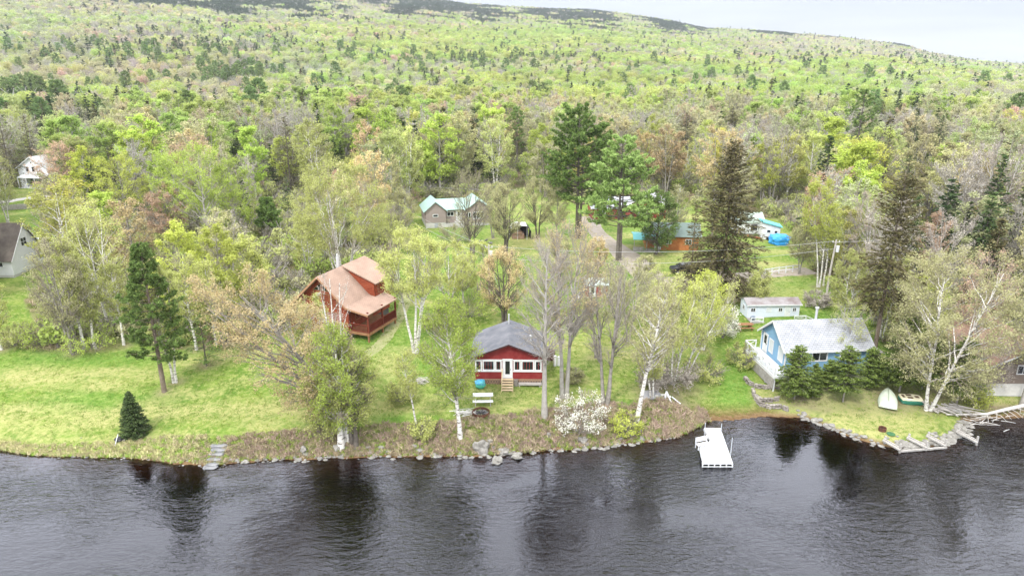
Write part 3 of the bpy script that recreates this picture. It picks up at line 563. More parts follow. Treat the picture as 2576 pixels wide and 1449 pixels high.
mb = MB(); mb.box(.55, .88, -.45, -.1, 0, .62).box(.53, .90, -.47, -.08, .62, .66); o = mb.build('bin', mat('grey_brown_bin', (.20, .18, .16), .6), None, .01); o.matrix_world = Matrix.Translation(V3(*p)); tag(o, 'grey-brown bin standing beside the lumber steps of the red cottage', 'bin')
# --- blue cottage ------------------------------------------------
zb = 2.35; K = empty('cottage', (27.9, 64.0, zb), R_(5), 'sky blue cottage with a pale grey shingle roof and white deck railing', 'cottage')
Lh, Dh, ev, rg = 9.0, 5.6, 2.35, 4.35; dn = -.7
mb = MB(); mb.add([(0, 0, dn), (0, Dh, dn), (0, Dh, ev), (0, Dh / 2, rg), (0, 0, ev)], [(4, 3, 2, 1, 0)]); mb.build('wall', BLUEW, K)
mb = MB(); mb.add([(0, 0, dn), (Lh, 0, dn), (Lh, 0, ev), (0, 0, ev)], [(0, 1, 2, 3)])
for i in range(30): mb.box(.15 + i * .3, .17 + i * .3, -.012, 0, dn, ev)
mb.build('wall', BLUEW, K); mb = MB(); mb.add([(Lh, 0, dn), (Lh, Dh, dn), (Lh, Dh, ev), (Lh, Dh / 2, rg), (Lh, 0, ev)], [(0, 1, 2, 3, 4)]); mb.build('wall', BLUEW, K); mb = MB(); mb.add([(0, Dh, dn), (Lh, Dh, dn), (Lh, Dh, ev), (0, Dh, ev)], [(3, 2, 1, 0)]); mb.build('wall', BLUEW, K)
rf = MB(); oh = .38; sl = (rg - ev) / (Dh / 2); e0 = ev - oh * sl
rf.slab([(-oh, -oh, e0 + .06), (Lh + oh, -oh, e0 + .06), (Lh + oh, Dh / 2, rg + .06), (-oh, Dh / 2, rg + .06)], .1); rf.slab([(-oh, Dh / 2, rg + .06), (Lh + oh, Dh / 2, rg + .06), (Lh + oh, Dh + oh, e0 + .06), (-oh, Dh + oh, e0 + .06)], .1)
R = rf.build('roof', SH_GREY, K); fc = MB(); fc.bar((-oh - .03, -oh - .02, e0 - .04), (-oh - .03, Dh / 2, rg - .04), .05, .2).bar((-oh - .03, Dh + oh, e0 - .04), (-oh - .03, Dh / 2, rg - .04), .05, .2).bar((-oh, -oh - .03, e0 - .02), (Lh + oh, -oh - .03, e0 - .02), .05, .16); fc.build('fascia', WHT, R)
ch = MB(); ch.tube([(4.6, 3.4, 3.6), (4.6, 3.4, 5.35)], .13, 12).tube([(4.6, 3.4, 5.35), (4.6, 3.4, 5.5)], .2, 12); ch.build('chimney_pipe', GALV, R)
gl_ = V3(0, Dh, 0); dd = V3(0, -1, 0); ng = V3(-1, 0, 0)
door(K, gl_, dd, ng, 1.0, .15, .85, 2.0, gz=(.48, .93), gw=.62); window(K, gl_, dd, ng, 2.35, .55, 1.0, 1.55, .12, 0, 0, glass=CURT); window(K, gl_, dd, ng, 4.55, .5, 1.1, 1.6, .12, 0, 0, glass=CURT)
for y in (Dh - .02, .02): cb_ = MB(); cb_.bar((-.03, y, dn), (-.03, y, ev), .06, .14); cb_.build('corner_board', WHT, K)
o0 = V3(0, 0, 0); window(K, o0, dx, nf, 3.6, .85, 1.75, 1.25, .13, 1, 0); window(K, o0, dx, nf, 1.1, .9, 1.2, 1.1, .12, 1, 0); window(K, o0, dx, nf, 6.6, .85, 1.7, 1.25, .13, 1, 0)
dk = MB(); planks(dk, -1.75, -.03, -1.6, Dh + .3, .08, 12, 'y'); dk.box(-1.8, -1.75, -1.6, Dh + .3, -.16, .08).box(-1.75, 0, -1.64, -1.6, -.16, .08)
for y in (-1.5, .3, 2.1, 3.9, 5.7): dk.box(-1.72, -1.58, y, y + .14, -1.7, -.02); dk.box(-.2, -.06, y, y + .14, -1.7, -.02)
DK = dk.build('deck', WHT, K); rl = MB(); xrail(rl, (-1.7, -1.5, .08), (-1.7, Dh + .2, .08), .9, 5); xrail(rl, (-1.7, Dh + .2, .08), (-.5, Dh + .2, .08), .9, 1); rl.build('railing', WHT, DK)
sk = MB()
for i in range(9): sk.box(-1.84, -1.80, -1.6, Dh + .3, -1.25 + i * .125, -1.25 + i * .125 + .09)
sk.build('skirting', WEAT, DK)
ax = MB(); ax.box(Lh + .01, Lh + 1.6, .6, 3.0, -.4, 1.5).slab([(Lh, .3, 1.75), (Lh + 1.9, .3, 1.35), (Lh + 1.9, 3.2, 1.35), (Lh, 3.2, 1.75)], .08); ax.build('lean_to', WEAT, K)
# --- pale blue trailer -------------------------------------------
p = at(1878, 803); K = empty('mobile_cabin', p, R_(1.5), 'long pale blue cabin with a weathered grey roof behind the blue cottage', 'cabin')
Lh, Dh, fl, ev = 6.5, 2.5, .15, 1.95
mb = MB(); mb.box(0, Lh, 0, Dh, fl, ev)
for i in range(1, 6): mb.box(i * Lh / 6 - .02, i * Lh / 6 + .02, -.015, 0, fl, ev)
mb.add([(0, 0, ev), (0, Dh, ev), (0, Dh / 2, ev + .42)], [(0, 1, 2)]).add([(Lh, 0, ev), (Lh, Dh, ev), (Lh, Dh / 2, ev + .42)], [(0, 1, 2)])
mb.build('wall', PALEB, K); rf = MB(); rf.slab([(-.2, -.22, ev - .03), (Lh + .2, -.22, ev - .03), (Lh + .2, Dh / 2, ev + .5), (-.2, Dh / 2, ev + .5)], .07); rf.slab([(-.2, Dh / 2, ev + .5), (Lh + .2, Dh / 2, ev + .5), (Lh + .2, Dh + .2, ev - .03), (-.2, Dh + .2, ev - .03)], .07)
R = rf.build('roof', mat('weathered_grey_roof', (.30, .28, .28), .95, .1, noise=(.6, (.17, .13, .12), .9)), K); fc = MB(); fc.bar((-.2, -.24, ev - .07), (Lh + .2, -.24, ev - .07), .04, .13); fc.build('fascia', WHT, R)
for cx, ww, mvn, gg in ((.68, .62, 1, GLS), (2.65, .62, 1, CURT), (4.1, .55, 1, GLS), (5.85, .5, 1, GLS)): window(K, o0, dx, nf, cx, .95, ww, .55, .07, mvn, 0, glass=gg)
window(K, V3(0, Dh, 0), dd, ng, 1.2, .9, .7, .6, .07, 1, 0); door(K, o0, dx, nf, 5.0, fl + .02, .5, 1.6, glass=CURT, gz=(.5, .97), gw=.8)
tb = MB(); tb.box(0, Lh, -.03, -.016, fl, fl + .08).box(0, .08, -.03, -.016, fl, ev).box(Lh - .08, Lh, -.03, -.016, fl, ev); tb.build('trim_board', WHT, K)
dk = MB(); planks(dk, 0, 7.8, -1.5, -.04, .12, 10, 'x'); dk.box(.1, 7.7, -1.5, -1.45, -.3, .06); DK = dk.build('deck', WEAT, K); rl = MB(); xrail(rl, (0, -1.45, .12), (1.5, -1.45, .12), .6, 1, .05); rl.build('railing', WHT, DK); rl = MB(); xrail(rl, (5.6, -.9, .12), (7.0, -.9, .12), .6, 1, .05); rl.bar((7.0, -.9, .7), (8.4, -.9, .1), .06, .08).bar((7.0, -.9, .4), (8.2, -.9, -.1), .05, .06); rl.build('railing', WHT, DK)
# --- log house ---------------------------------------------------
th = math.atan2(3.13, 7.7)   # ridge heads right and back
G = V3(-21.2, 71.9, 0); gz0 = 3.4; K = empty('log_house', (G.x, G.y, gz0), -th, 'two-storey red log house with tan shingle roof, dormer and covered porch', 'house')
# local: x across (right), y along the ridge (back); the gable wall sits at y=0
hw, Ly, fl = 3.45, 8.3, .75; rz_ = 6.6; ez = 3.45; pz = 2.95; pw = 6.3; sl = (rz_ - ez) / hw
o = V3(-hw, .25, 0)
def rngf(z): 
    a = 0 if z <= ez else (z - ez) / sl; return a, 2 * hw - a
mb = MB(); lap(mb, o, dx, nf, fl, rz_ - .05, .19, rngf, .045, True); mb.build('wall', LOGM, K)
mb = MB(); lap(mb, V3(hw, .25, 0), V3(0, 1, 0), V3(1, 0, 0), fl, ez, .19, lambda z: (0, Ly - .25), .045, True); mb.build('wall', LOGM, K)
mb = MB(); lap(mb, V3(-hw, Ly, 0), V3(0, -1, 0), V3(-1, 0, 0), fl, ez, .19, lambda z: (0, Ly - .25), .045, True); mb.build('wall', LOGM, K)
mb = MB(); lap(mb, V3(hw, Ly, 0), V3(-1, 0, 0), V3(0, 1, 0), fl, rz_ - .05, .19, rngf, .045, True); mb.build('wall', LOGM, K)
fd = MB(); fd.box(-hw + .1, hw - .1, .4, Ly - .1, -1.6, fl - .003); fd.build('foundation', mat('dark_foundation', (.11, .10, .09), .95), K)
rf = MB(); oh = .5; y0, y1 = -oh, Ly + oh; ps = (ez - pz) / (pw - hw); yp = 5.6
rf.slab([(-hw - .6, y1, ez - .6 * sl + .1), (-hw - .6, y0, ez - .6 * sl + .1), (0, y0, rz_ + .1), (0, y1, rz_ + .1)], .12)
rf.slab([(0, y1, rz_ + .1), (0, y0, rz_ + .1), (hw + .02, y0, ez + .1), (hw + .02, y1, ez + .1)], .12)
rf.slab([(hw + .02, yp + .9, ez + .1), (hw + .02, y0, ez + .1), (pw, y0, pz + .1), (pw, yp, pz + .1)], .10)
R = rf.build('roof', SH_TAN, K)
# dormer
d0, d1, dw, dz_ = 4.3, Ly + .35, 4.15, 5.15
dm = MB(); dm.slab([(.03, d1, rz_ + .16), (.03, d0 - .3, rz_ + .16), (dw + .45, d0 - .3, dz_ - .05), (dw + .45, d1, dz_ - .05)], .13); dm.build('dormer_roof', SH_TAN, R)
dwl = MB(); zt = lambda x: rz_ + .03 + (dz_ - rz_) * x / (dw + .45) * 1.0 - .12; zb_ = lambda x: rz_ - sl * x if x < hw else ez - ps * (x - hw)
for yy, nrm_ in ((d0, V3(0, -1, 0)), (Ly, V3(0, 1, 0))):
    n_ = 14; z = ez - .2
    while z < rz_:
        zn = z + .19; xa = max((rz_ - zn) / sl, .05); xb = min(dw, (rz_ - .1 - zn) / ((rz_ - dz_ + .1) / (dw + .45)))
        if z > ez and xb > xa:
            for (z1_, t1), (z2_, t2) in zip([(z, 0), (z + .05, .045), (z + .14, .045)], [(z + .05, .045), (z + .14, .045), (zn, 0)]): dwl.add([V3(xa, yy, z1_) + nrm_ * t1, V3(xb, yy, z1_) + nrm_ * t1, V3(xb, yy, z2_) + nrm_ * t2, V3(xa, yy, z2_) + nrm_ * t2], [(0, 1, 2, 3)])
        elif z <= ez: dwl.add([V3(hw, yy, z), V3(dw, yy, z), V3(dw, yy, zn), V3(hw, yy, zn)], [(0, 1, 2, 3)])
        z = zn
lap(dwl, V3(dw, d0, 0), V3(0, 1, 0), V3(1, 0, 0), fl + 1.9, dz_ + .0, .19, lambda z: (0, Ly - d0), .045, True); dwl.build('dormer_wall', LOGM, K)
window(K, V3(dw, d0, 0), V3(0, 1, 0), V3(1, 0, 0), 1.0, ez + .25, .95, 1.1, .08, 0, 0, th=.09, frame=BRWN); window(K, V3(dw, d0, 0), V3(0, 1, 0), V3(1, 0, 0), 2.7, ez + .25, .95, 1.1, .08, 0, 0, th=.09, frame=BRWN)
og = V3(0, .25, 0)
for cx, z0, ww, hh_ in ((-1.0, 3.0, .95, 1.55), (.45, 3.0, .95, 1.55), (-2.05, 3.0, .8, 1.0), (1.55, 3.0, .7, 1.15)): window(K, og, dx, nf, cx, z0, ww, hh_, .07, 0, 0, frame=BRWN, th=.08)
for s in (-1, 1):
    tw = MB(); a = .12 if s > 0 else -1.52
    P_ = [(.12, -.06, 4.85), (1.25, -.06, 4.85), (.12, -.06, 5.75)] if s > 0 else [(-1.25, -.06, 4.85), (-.12, -.06, 4.85), (-.12, -.06, 5.75)]
    P_ = [V3(*q) + V3(0, .25, 0) for q in P_]; tw.slab(P_, .03); f_ = MB()
    for i in range(3): f_.bar(P_[i] + nf * .02, P_[(i + 1) % 3] + nf * .02, .05, .07)
    q = f_.build('gable_window', BRWN, K); tw.build('pane', GLS, q)
window(K, og, dx, nf, 1.35, 1.15, 1.85, 1.35, .07, 2, 0, frame=BRWN, glass=CURT, th=.08); window(K, og, dx, nf, -1.3, 1.15, 1.6, 1.35, .07, 1, 0, frame=BRWN, glass=CURT, th=.08)
window(K, V3(hw, 0, 0), V3(0, 1, 0), V3(1, 0, 0), 1.7, 1.5, 1.1, 1.0, .07, 0, 0, frame=BRWN, th=.08); door(K, V3(hw, 0, 0), V3(0, 1, 0), V3(1, 0, 0), 4.0, fl, .9, 2.0, m_=BRWN)
dk = MB(); planks(dk, hw, pw - .25, -.1, yp, fl, 9, 'y'); dk.box(pw - .3, pw - .22, -.15, yp, fl - .28, fl + .01).box(hw, pw - .22, -.2, -.12, fl - .28, fl + .01); planks(dk, -hw, hw + .0, -1.3, .12, fl, 8, 'x'); dk.box(-hw, hw, -1.35, -1.3, fl - .25, fl + .01)
for x, y in ((pw - .4, 0), (pw - .4, 2.8), (pw - .4, yp - .1), (hw + .2, -.1), (-hw, -1.2), (0, -1.2), (hw, -1.2)): dk.box(x - .08, x + .08, y - .08, y + .08, -1.1, fl - .1)
DK = dk.build('deck', BRWN, K); rl = MB()
for a, b_ in (((pw - .3, -.1), (pw - .3, yp)), ((hw + .1, -.12), (pw - .3, -.12)), ((-hw, -1.25), (hw, -1.25))):
    A = V3(*a, fl); B = V3(*b_, fl); n_ = int((B - A).length / .16)
    for i in range(n_ + 1): q = A.lerp(B, i / n_); rl.bar(q + ZU * .08, q + ZU * .9, .10, .03, up=(B - A).normalized())
    rl.bar(A + ZU * .92, B + ZU * .92, .13, .06).bar(A + ZU * .1, B + ZU * .1, .06, .09)
rl.build('railing', DKRED, DK)
for x, y in ((pw - .3, -.1), (pw - .3, 2.75), (pw - .3, yp - .1), (hw + .1, -.12)): po = MB(); po.bar((x, y, fl), (x, y, 3.2 if x > hw + 1 else 3.4), .16); po.build('porch_post', DKRED, DK)
ch = MB(); ch.tube([(-.9, 4.6, 5.2), (-.9, 4.6, 7.5)], .2, 10).tube([(-.9, 4.6, 7.5), (-.9, 4.6, 7.85)], .13, 10); ch.build('chimney', GALV, R)
fc = MB(); fc.bar((0, y0 - .03, rz_ + .0), (hw + .02, y0 - .03, ez), .05, .2).bar((hw, y0 - .03, ez), (pw, y0 - .03, pz), .05, .18).bar((0, y0 - .03, rz_), (-hw - .6, y0 - .03, ez - .6 * sl), .05, .2); fc.build('fascia', mat('tan_trim', (.34, .19, .11), .8), R)
# --- grey house with green roof ----------------------------------
p = at(1072, 575); q_ = at(1234, 566); K = empty('house', p, math.atan2(q_[1] - p[1], q_[0] - p[0]), 'low grey-brown house with a green metal roof and white door', 'house')
Lh = float(np.hypot(*(q_ - p)[:2])); wl, wr = 3.7, 4.5; ev = 3.2; rg = 4.75; Dh = 7.; fl = 1.0; yr = .9
def gable_front(x0, x1, y, zb0, zt0, name='wall'):
    mb = MB(); w_ = x1 - x0; lap(mb, V3(x0, y, 0), dx, nf, zb0, zt0, .16, lambda z: (0, w_) if z < ev else ((z - ev) / (zt0 - ev) * w_ / 2, w_ - (z - ev) / (zt0 - ev) * w_ / 2), .02); mb.build(name, GRYW, K)
gable_front(0, wl, 0, fl, rg - .1); gable_front(Lh - wr, Lh, 0, fl * .6, rg - .05)
mb = MB(); lap(mb, V3(wl, yr, 0), dx, nf, fl * .7, ev, .16, lambda z: (0, Lh - wl - wr), .02); lap(mb, V3(Lh, 0, 0), V3(0, 1, 0), V3(1, 0, 0), fl * .6, ev, .16, lambda z: (0, Dh), .02); lap(mb, V3(0, Dh, 0), V3(0, -1, 0), V3(-1, 0, 0), fl, ev, .16, lambda z: (0, Dh), .02)
mb.add([(wl, 0, fl), (wl, yr, fl), (wl, yr, ev), (wl, 0, ev)], [(0, 1, 2, 3)]).add([(Lh - wr, 0, fl), (Lh - wr, yr, fl), (Lh - wr, yr, ev), (Lh - wr, 0, ev)], [(3, 2, 1, 0)]).add([(0, Dh, 0), (Lh, Dh, 0), (Lh, Dh, ev), (0, Dh, ev)], [(3, 2, 1, 0)]); mb.build('wall', GRYW, K)
fd = MB(); fd.box(.03, wl - .03, .03, Dh - .1, -.4, fl).box(wl - .03, Lh - .05, .05, Dh - .1, -.4, fl * .6); fd.build('foundation', CONC, K); gd = MB(); gd.box(1.6, 2.7, -.02, .03, -.2, .85); gd.build('basement_door', mat('grey_metal_door', (.30, .31, .33), .6), K)
rf = MB(); o_ = .35; ym = 3.6; rm = 4.7
for x0, x1, r_g in ((0, wl, rg), (Lh - wr, Lh, rg + .05)):
    xm = (x0 + x1) / 2; s2 = (r_g - ev) / ((x1 - x0) / 2); ze = ev - o_ * s2; rf.slab([(x0 - o_, -o_, ze + .06), (xm, -o_, r_g + .06), (xm, Dh, r_g + .06), (x0 - o_, Dh, ze + .06)][::-1], .07); rf.slab([(xm, -o_, r_g + .06), (x1 + o_, -o_, ze + .06), (x1 + o_, Dh, ze + .06), (xm, Dh, r_g + .06)][::-1], .07)
rf.slab([(wl * .5, yr - .5, ev - .05), (Lh - wr * .5, yr - .5, ev - .05), (Lh - wr * .5, ym, rm), (wl * .5, ym, rm)], .07); rf.slab([(wl * .5, ym, rm), (Lh - wr * .5, ym, rm), (Lh - wr * .5, Dh + .3, ev), (wl * .5, Dh + .3, ev)], .07)
for i in range(40): x = .3 + i * .3; 
R = rf.build('roof', GRNR, K); rb = MB()
for i in range(int((Lh - wl * .5 - wr * .5) / .4)): x = wl + .3 + i * .4; (x < Lh - wr) and rb.bar((x, yr - .5, ev - .02), (x, ym, rm + .03), .03, .03)
rb.build('roof_seam', GRNR, R)
window(K, o0, dx, nf, 1.8, 2.0, 1.0, .55, .09, 0, 0); window(K, V3(0, yr, 0), dx, nf, wl + 1.0, 1.9, 1.3, .8, .09, 1, 0); door(K, V3(0, yr, 0), dx, nf, wl + 2.55, 1.0, .9, 1.95, gz=(.45, .9), gw=.4); window(K, V3(0, 0, 0), dx, nf, Lh - wr + 2.2, 1.35, 2.1, 1.3, .10, 2, 0); window(K, V3(0, 0, 0), dx, nf, Lh - wr + .55, 1.4, .5, 1.2, .08, 0, 0)
stp = MB(); stp.box(wl + 1.7, wl + 3.3, yr - 1.4, yr - .02, .3, .95).box(wl + 1.7, wl + 3.3, yr - 1.8, yr - 1.4, 0, .6); stp.build('steps', CONC, K)
# --- simple gabled outbuildings ----------------------------------
def hut(name, label, catg, p, rz, Lx, Dy, ev, rg, wallm, roofm, axis='x', oh=.3, wins=(), doors=(), base=.0, low=-.4, boards=0, gable_m=None):
    K = empty(name, p, rz, label, catg); mb = MB(); z0 = base
    def wall(pts, m_=wallm): m2 = MB(); m2.add(pts, [tuple(range(len(pts)))]); return m2.build('wall', m_, K)
    ax = axis == 'x'
    if ax:
        wall([(0, 0, z0), (Lx, 0, z0), (Lx, 0, ev), (0, 0, ev)]); wall([(Lx, Dy, z0), (0, Dy, z0), (0, Dy, ev), (Lx, Dy, ev)]); wall([(0, Dy, z0), (0, 0, z0), (0, 0, ev), (0, Dy / 2, rg), (0, Dy, ev)]); wall([(Lx, 0, z0), (Lx, Dy, z0), (Lx, Dy, ev), (Lx, Dy / 2, rg), (Lx, 0, ev)])
    else:
        wall([(0, 0, z0), (Lx, 0, z0), (Lx, 0, ev), (Lx / 2, 0, rg), (0, 0, ev)]); wall([(Lx, Dy, z0), (0, Dy, z0), (0, Dy, ev), (Lx / 2, Dy, rg), (Lx, Dy, ev)]); wall([(0, Dy, z0), (0, 0, z0), (0, 0, ev), (0, Dy, ev)]); wall([(Lx, 0, z0), (Lx, Dy, z0), (Lx, Dy, ev), (Lx, 0, ev)])
    rf = MB(); half = (Dy if ax else Lx) / 2; s_ = (rg - ev) / half; e = ev - oh * s_ + .05; r = rg + .05
    if ax: rf.slab([(-oh, -oh, e), (Lx + oh, -oh, e), (Lx + oh, Dy / 2, r), (-oh, Dy / 2, r)], .08); rf.slab([(-oh, Dy / 2, r), (Lx + oh, Dy / 2, r), (Lx + oh, Dy + oh, e), (-oh, Dy + oh, e)], .08)
    else: rf.slab([(-oh, Dy + oh, e), (-oh, -oh, e), (Lx / 2, -oh, r), (Lx / 2, Dy + oh, r)], .08); rf.slab([(Lx / 2, Dy + oh, r), (Lx / 2, -oh, r), (Lx + oh, -oh, e), (Lx + oh, Dy + oh, e)], .08)
    rf.build('roof', roofm, K); fd = MB(); fd.box(.04, Lx - .04, .04, Dy - .04, low, z0 - .003 if z0 else .02); fd.build('foundation', CONC, K)
    fa = MB()
    if ax:
        for x in (-oh - .02, Lx + oh + .02): fa = MB(); fa.bar((x, -oh, e - .1), (x, Dy / 2, r - .1), .04, .16).bar((x, Dy + oh, e - .1), (x, Dy / 2, r - .1), .04, .16); fa.build('fascia', gable_m or WHT, K)
    else:
        for y in (-oh - .02, Dy + oh + .02): fa = MB(); fa.bar((-oh, y, e - .1), (Lx / 2, y, r - .1), .04, .16).bar((Lx + oh, y, e - .1), (Lx / 2, y, r - .1), .04, .16); fa.build('fascia', gable_m or WHT, K)
    FR = {'f': (V3(0, 0, 0), V3(1, 0, 0), V3(0, -1, 0)), 'l': (V3(0, Dy, 0), V3(0, -1, 0), V3(-1, 0, 0)), 'r': (V3(Lx, 0, 0), V3(0, 1, 0), V3(1, 0, 0))}
    for f, cx, zz, ww, hh_, mv in wins: window(K, *FR[f], cx, zz, ww, hh_, .09, mv, 1 if hh_ > 1 else 0)
    for f, cx, zz, ww, hh_ in doors: door(K, *FR[f], cx, zz, ww, hh_)
    return K
AFW = mat('pale_grey_boards', (.60, .61, .63), .8, .2, noise=(1.2, (.68, .68, .69), .6))
# steep gabled cabin at the left edge (its gable faces right)
hut('cabin', 'pale grey cabin with a steep dark roof at the left edge of the woods', 'cabin', (-81.0, 94.2, 3.3), 0, 9.2, 7.0, 2.5, 6.9, AFW, mat('dark_brown_roof', (.09, .075, .065), .95, .1, noise=(.8, (.15, .13, .11), .8)), 'x', .35, wins=[('r', 3.3, 3.6, 1.3, 1.25, 1), ('f', 7.6, 1.2, .8, .8, 0)], low=-1.6)
K = hut('house', 'white two-storey gabled house at the far left among the trees', 'house', (-119.6, 166.0, H(-116, 167)), R_(-8), 8.0, 9, 4.6, 7.2, mat('bright_white_siding', (.80, .82, .85), .7), mat('pale_grey_roof', (.5, .51, .53), .9), 'y', .4, wins=[('f', 2.6, 3.6, .9, 1.3, 0), ('f', 4.2, 3.6, .9, 1.3, 0), ('f', 6.2, .9, 1.4, 1.2, 1), ('f', 3.9, 5.6, .5, .5, 0)], doors=[('f', 3.2, .1, .95, 2)])
pv = MB(); pv.slab([(1.2, -2.2, 2.5), (8.2, -2.2, 2.5), (8.2, -.05, 3.1), (1.2, -.05, 3.1)], .1)
for x in (1.4, 3.6, 5.8, 8.0): pv.bar((x, -2.1, 0), (x, -2.1, 2.45), .14)
pv.box(1.2, 8.2, -2.2, 0, -.2, .12); pv.build('porch', WHT, K)
p = at(87, 640); hut('shed', 'small pale grey shed beside the rusty tank behind the steep-roofed cabin', 'shed', p, R_(-10), 1.9, 1.9, 1.9, 2.5, mat('shed_grey', (.42, .42, .43), .8), mat('shed_roof', (.55, .56, .58), .8), 'x', .15, doors=[('f', .9, .05, .7, 1.6)])
p = at(72, 637); mb = MB(); mb.tube([(-.9, 0, .95), (.9, 0, .95)], .85, 18); mb.box(-.7, -.6, -.5, .5, -.1, .4).box(.6, .7, -.5, .5, -.1, .4); o = mb.build('tank', mat('rust_red_tank', (.30, .085, .04), .8, .2, noise=(2, (.4, .15, .08), .7)), None, 0, False); o.location = tuple(p); tag(o, 'rust-red round tank next to the small grey shed', 'tank')
p = at(1473, 748); hut('shed', 'small dark red shed with a pale roof in the middle of the lawn', 'shed', p, R_(2), 3.0, 2.2, 1.75, 2.35, mat('faded_red_board', (.26, .05, .05), .85, .1, noise=(2, (.36, .12, .11), .7)), mat('pale_green_roof', (.40, .46, .42), .9), 'x', .2, wins=[('f', 2.3, .8, .5, .5, 0)], doors=[('f', .9, .05, .75, 1.5)], gable_m=REDW)
mb = MB(); mb.box(-.9, .9, -.5, .5, 0, .08); mb.box(-.8, -.7, -.4, .4, -.1, 0); o = mb.build('doorstep', WHT, None); o.location = tuple(at(1463, 748)); tag(o, 'white board platform at the left end of the small red shed', 'platform')
p = at(1582, 545); hut('barn', 'dark red barn with a grey roof half hidden behind the tall pines', 'barn', p, R_(-14), 7.0, 6.0, 2.7, 4.3, REDW, mat('grey_barn_roof', (.36, .35, .37), .9), 'y', .35, wins=[('f', 5.3, 1.1, .8, .8, 1)], doors=[('f', 2.5, .05, 1.8, 2.1)])
p = at(1490, 552); hut('house', 'long house with a pale grey roof and red wall behind the left tall pine', 'house', p, R_(5), 7.5, 5.0, 2.3, 3.9, mat('brick_red_wall', (.25, .07, .055), .85), mat('pale_metal_roof', (.36, .37, .39), .7), 'x', .35, wins=[('f', 2, 1, 1.2, .9, 1), ('f', 5.6, 1, 1.2, .9, 1)])
ORW = mat('orange_log', (.34, .12, .04), .75, .2, noise=(1.5, (.52, .22, .08), .7))
p = at(1624, 628); K = hut('cabin', 'orange-brown log cabin with a turquoise porch roof behind the dark cedar', 'cabin', p, R_(-6), 8.4, 5.6, 2.5, 4.0, ORW, mat('green_cabin_roof', (.13, .17, .15), .8), 'x', .4, wins=[('f', 3.6, 1.0, .9, .9, 1), ('f', 6.8, 1.0, 1.0, .9, 1)], doors=[('f', 1.9, .1, .9, 1.95)])
pv = MB(); pv.slab([(-2.2, -1.6, 2.05), (2.2, -1.6, 2.05), (2.2, -.05, 2.6), (-2.2, -.05, 2.6)], .07); pv.slab([(-2.2, -.05, 2.6), (0, -.05, 2.6), (0, 3.5, 2.1), (-2.2, 3.5, 2.1)], .07)
PR_ = pv.build('porch_roof', TURQ, K); pv = MB(); pv.box(-2.1, 2.1, -1.5, -.02, -.1, .25)
for x in (-2.0, 0, 2.0): pv.bar((x, -1.45, .2), (x, -1.45, 2.05), .12)
pv.box(-2.1, -.3, -1.55, -1.5, .25, .8); pv.build('porch', WEAT, K)
p = at(1852, 588); hut('garage', 'white garage with a faded green roof behind the big brown spruce', 'garage', p, R_(-4), 4.6, 5.5, 2.2, 3.4, mat('dull_white_wall', (.60, .60, .58), .8), mat('faded_green_roof', (.36, .43, .36), .9), 'x', .3, doors=[('f', 3.0, .05, 2.0, 1.9)])
p = at(1913, 602); K = empty('lean_to_shed', p, R_(-10), 'tall white lean-to shed with a bright turquoise sloping roof', 'shed'); mb = MB(); mb.add([(0, 0, -.2), (3.1, 0, -.2), (3.1, 0, 2.3), (0, 0, 3.1)], [(0, 1, 2, 3)]).add([(0, 2.4, -.2), (0, 0, -.2), (0, 0, 3.1), (0, 2.4, 3.1)], [(0, 1, 2, 3)]).add([(3.1, 0, -.2), (3.1, 2.4, -.2), (3.1, 2.4, 2.3), (3.1, 0, 2.3)], [(0, 1, 2, 3)]).add([(3.1, 2.4, -.2), (0, 2.4, -.2), (0, 2.4, 3.1), (3.1, 2.4, 2.3)], [(0, 1, 2, 3)]); mb.build('wall', WHT, K)
rf = MB(); rf.slab([(-.25, -.3, 3.22), (3.4, -.3, 2.30), (3.4, 2.6, 2.30), (-.25, 2.6, 3.22)], .1); rf.build('roof', TURQ, K); window(K, o0, dx, nf, 1.2, 1.2, .6, .5, .05, 0, 0); window(K, o0, dx, nf, 2.4, 1.1, .5, .5, .05, 0, 0); bx_ = MB(); bx_.box(.9, 1.6, -.5, -.02, 0, .5).box(2.0, 2.6, -.6, -.02, 0, .4); bx_.build('shelf', BLK, K)
p = at(2088, 603); hut('camper_cabin', 'white cabin glimpsed between trunks behind the utility pole', 'cabin', p, R_(3), 6.2, 2.8, 2.3, 2.8, WHT, WHT, 'x', .15, wins=[('f', 1.4, 1.2, .8, .6, 1), ('f', 4.4, 1.2, .8, .6, 1)])
p = at(2466, 925); K = hut('cottage', 'brown-roofed cottage half hidden by branches at the right edge', 'cottage', (47.3, 61.5, 2.1), R_(-2), 8, 9.5, 2.2, 4.2, mat('brown_board', (.17, .135, .11), .85), SH_BRN, 'y', .5, wins=[('f', 3, 1, 1.2, 1, 1)], low=-1.4)
p = at(2527, 981); hut_ = empty('block_hut', p, R_(-3), 'low hut of grey concrete block at the right edge above the shore', 'hut'); mb = MB(); mb.box(0, 4.2, 0, 2.4, -.3, 2.0); bl_ = shingle('concrete_block', (.42, .41, .38), (.34, .33, .31), (.24, .23, .21), .95)
tcx = [n for n in bl_.node_tree.nodes if n.type == 'MAPPING'][0]; tcx.inputs['Rotation'].default_value = (R_(90), 0, 0); mb.build('wall', bl_, hut_); rf = MB(); rf.box(-.15, 4.4, -.15, 2.6, 2.003, 2.12); rf.build('roof', WEAT, hut_); mb = MB(); mb.box(-.06, -.005, 0, .3, -.3, 2.0); mb.build('corner_board', BRWN, hut_)
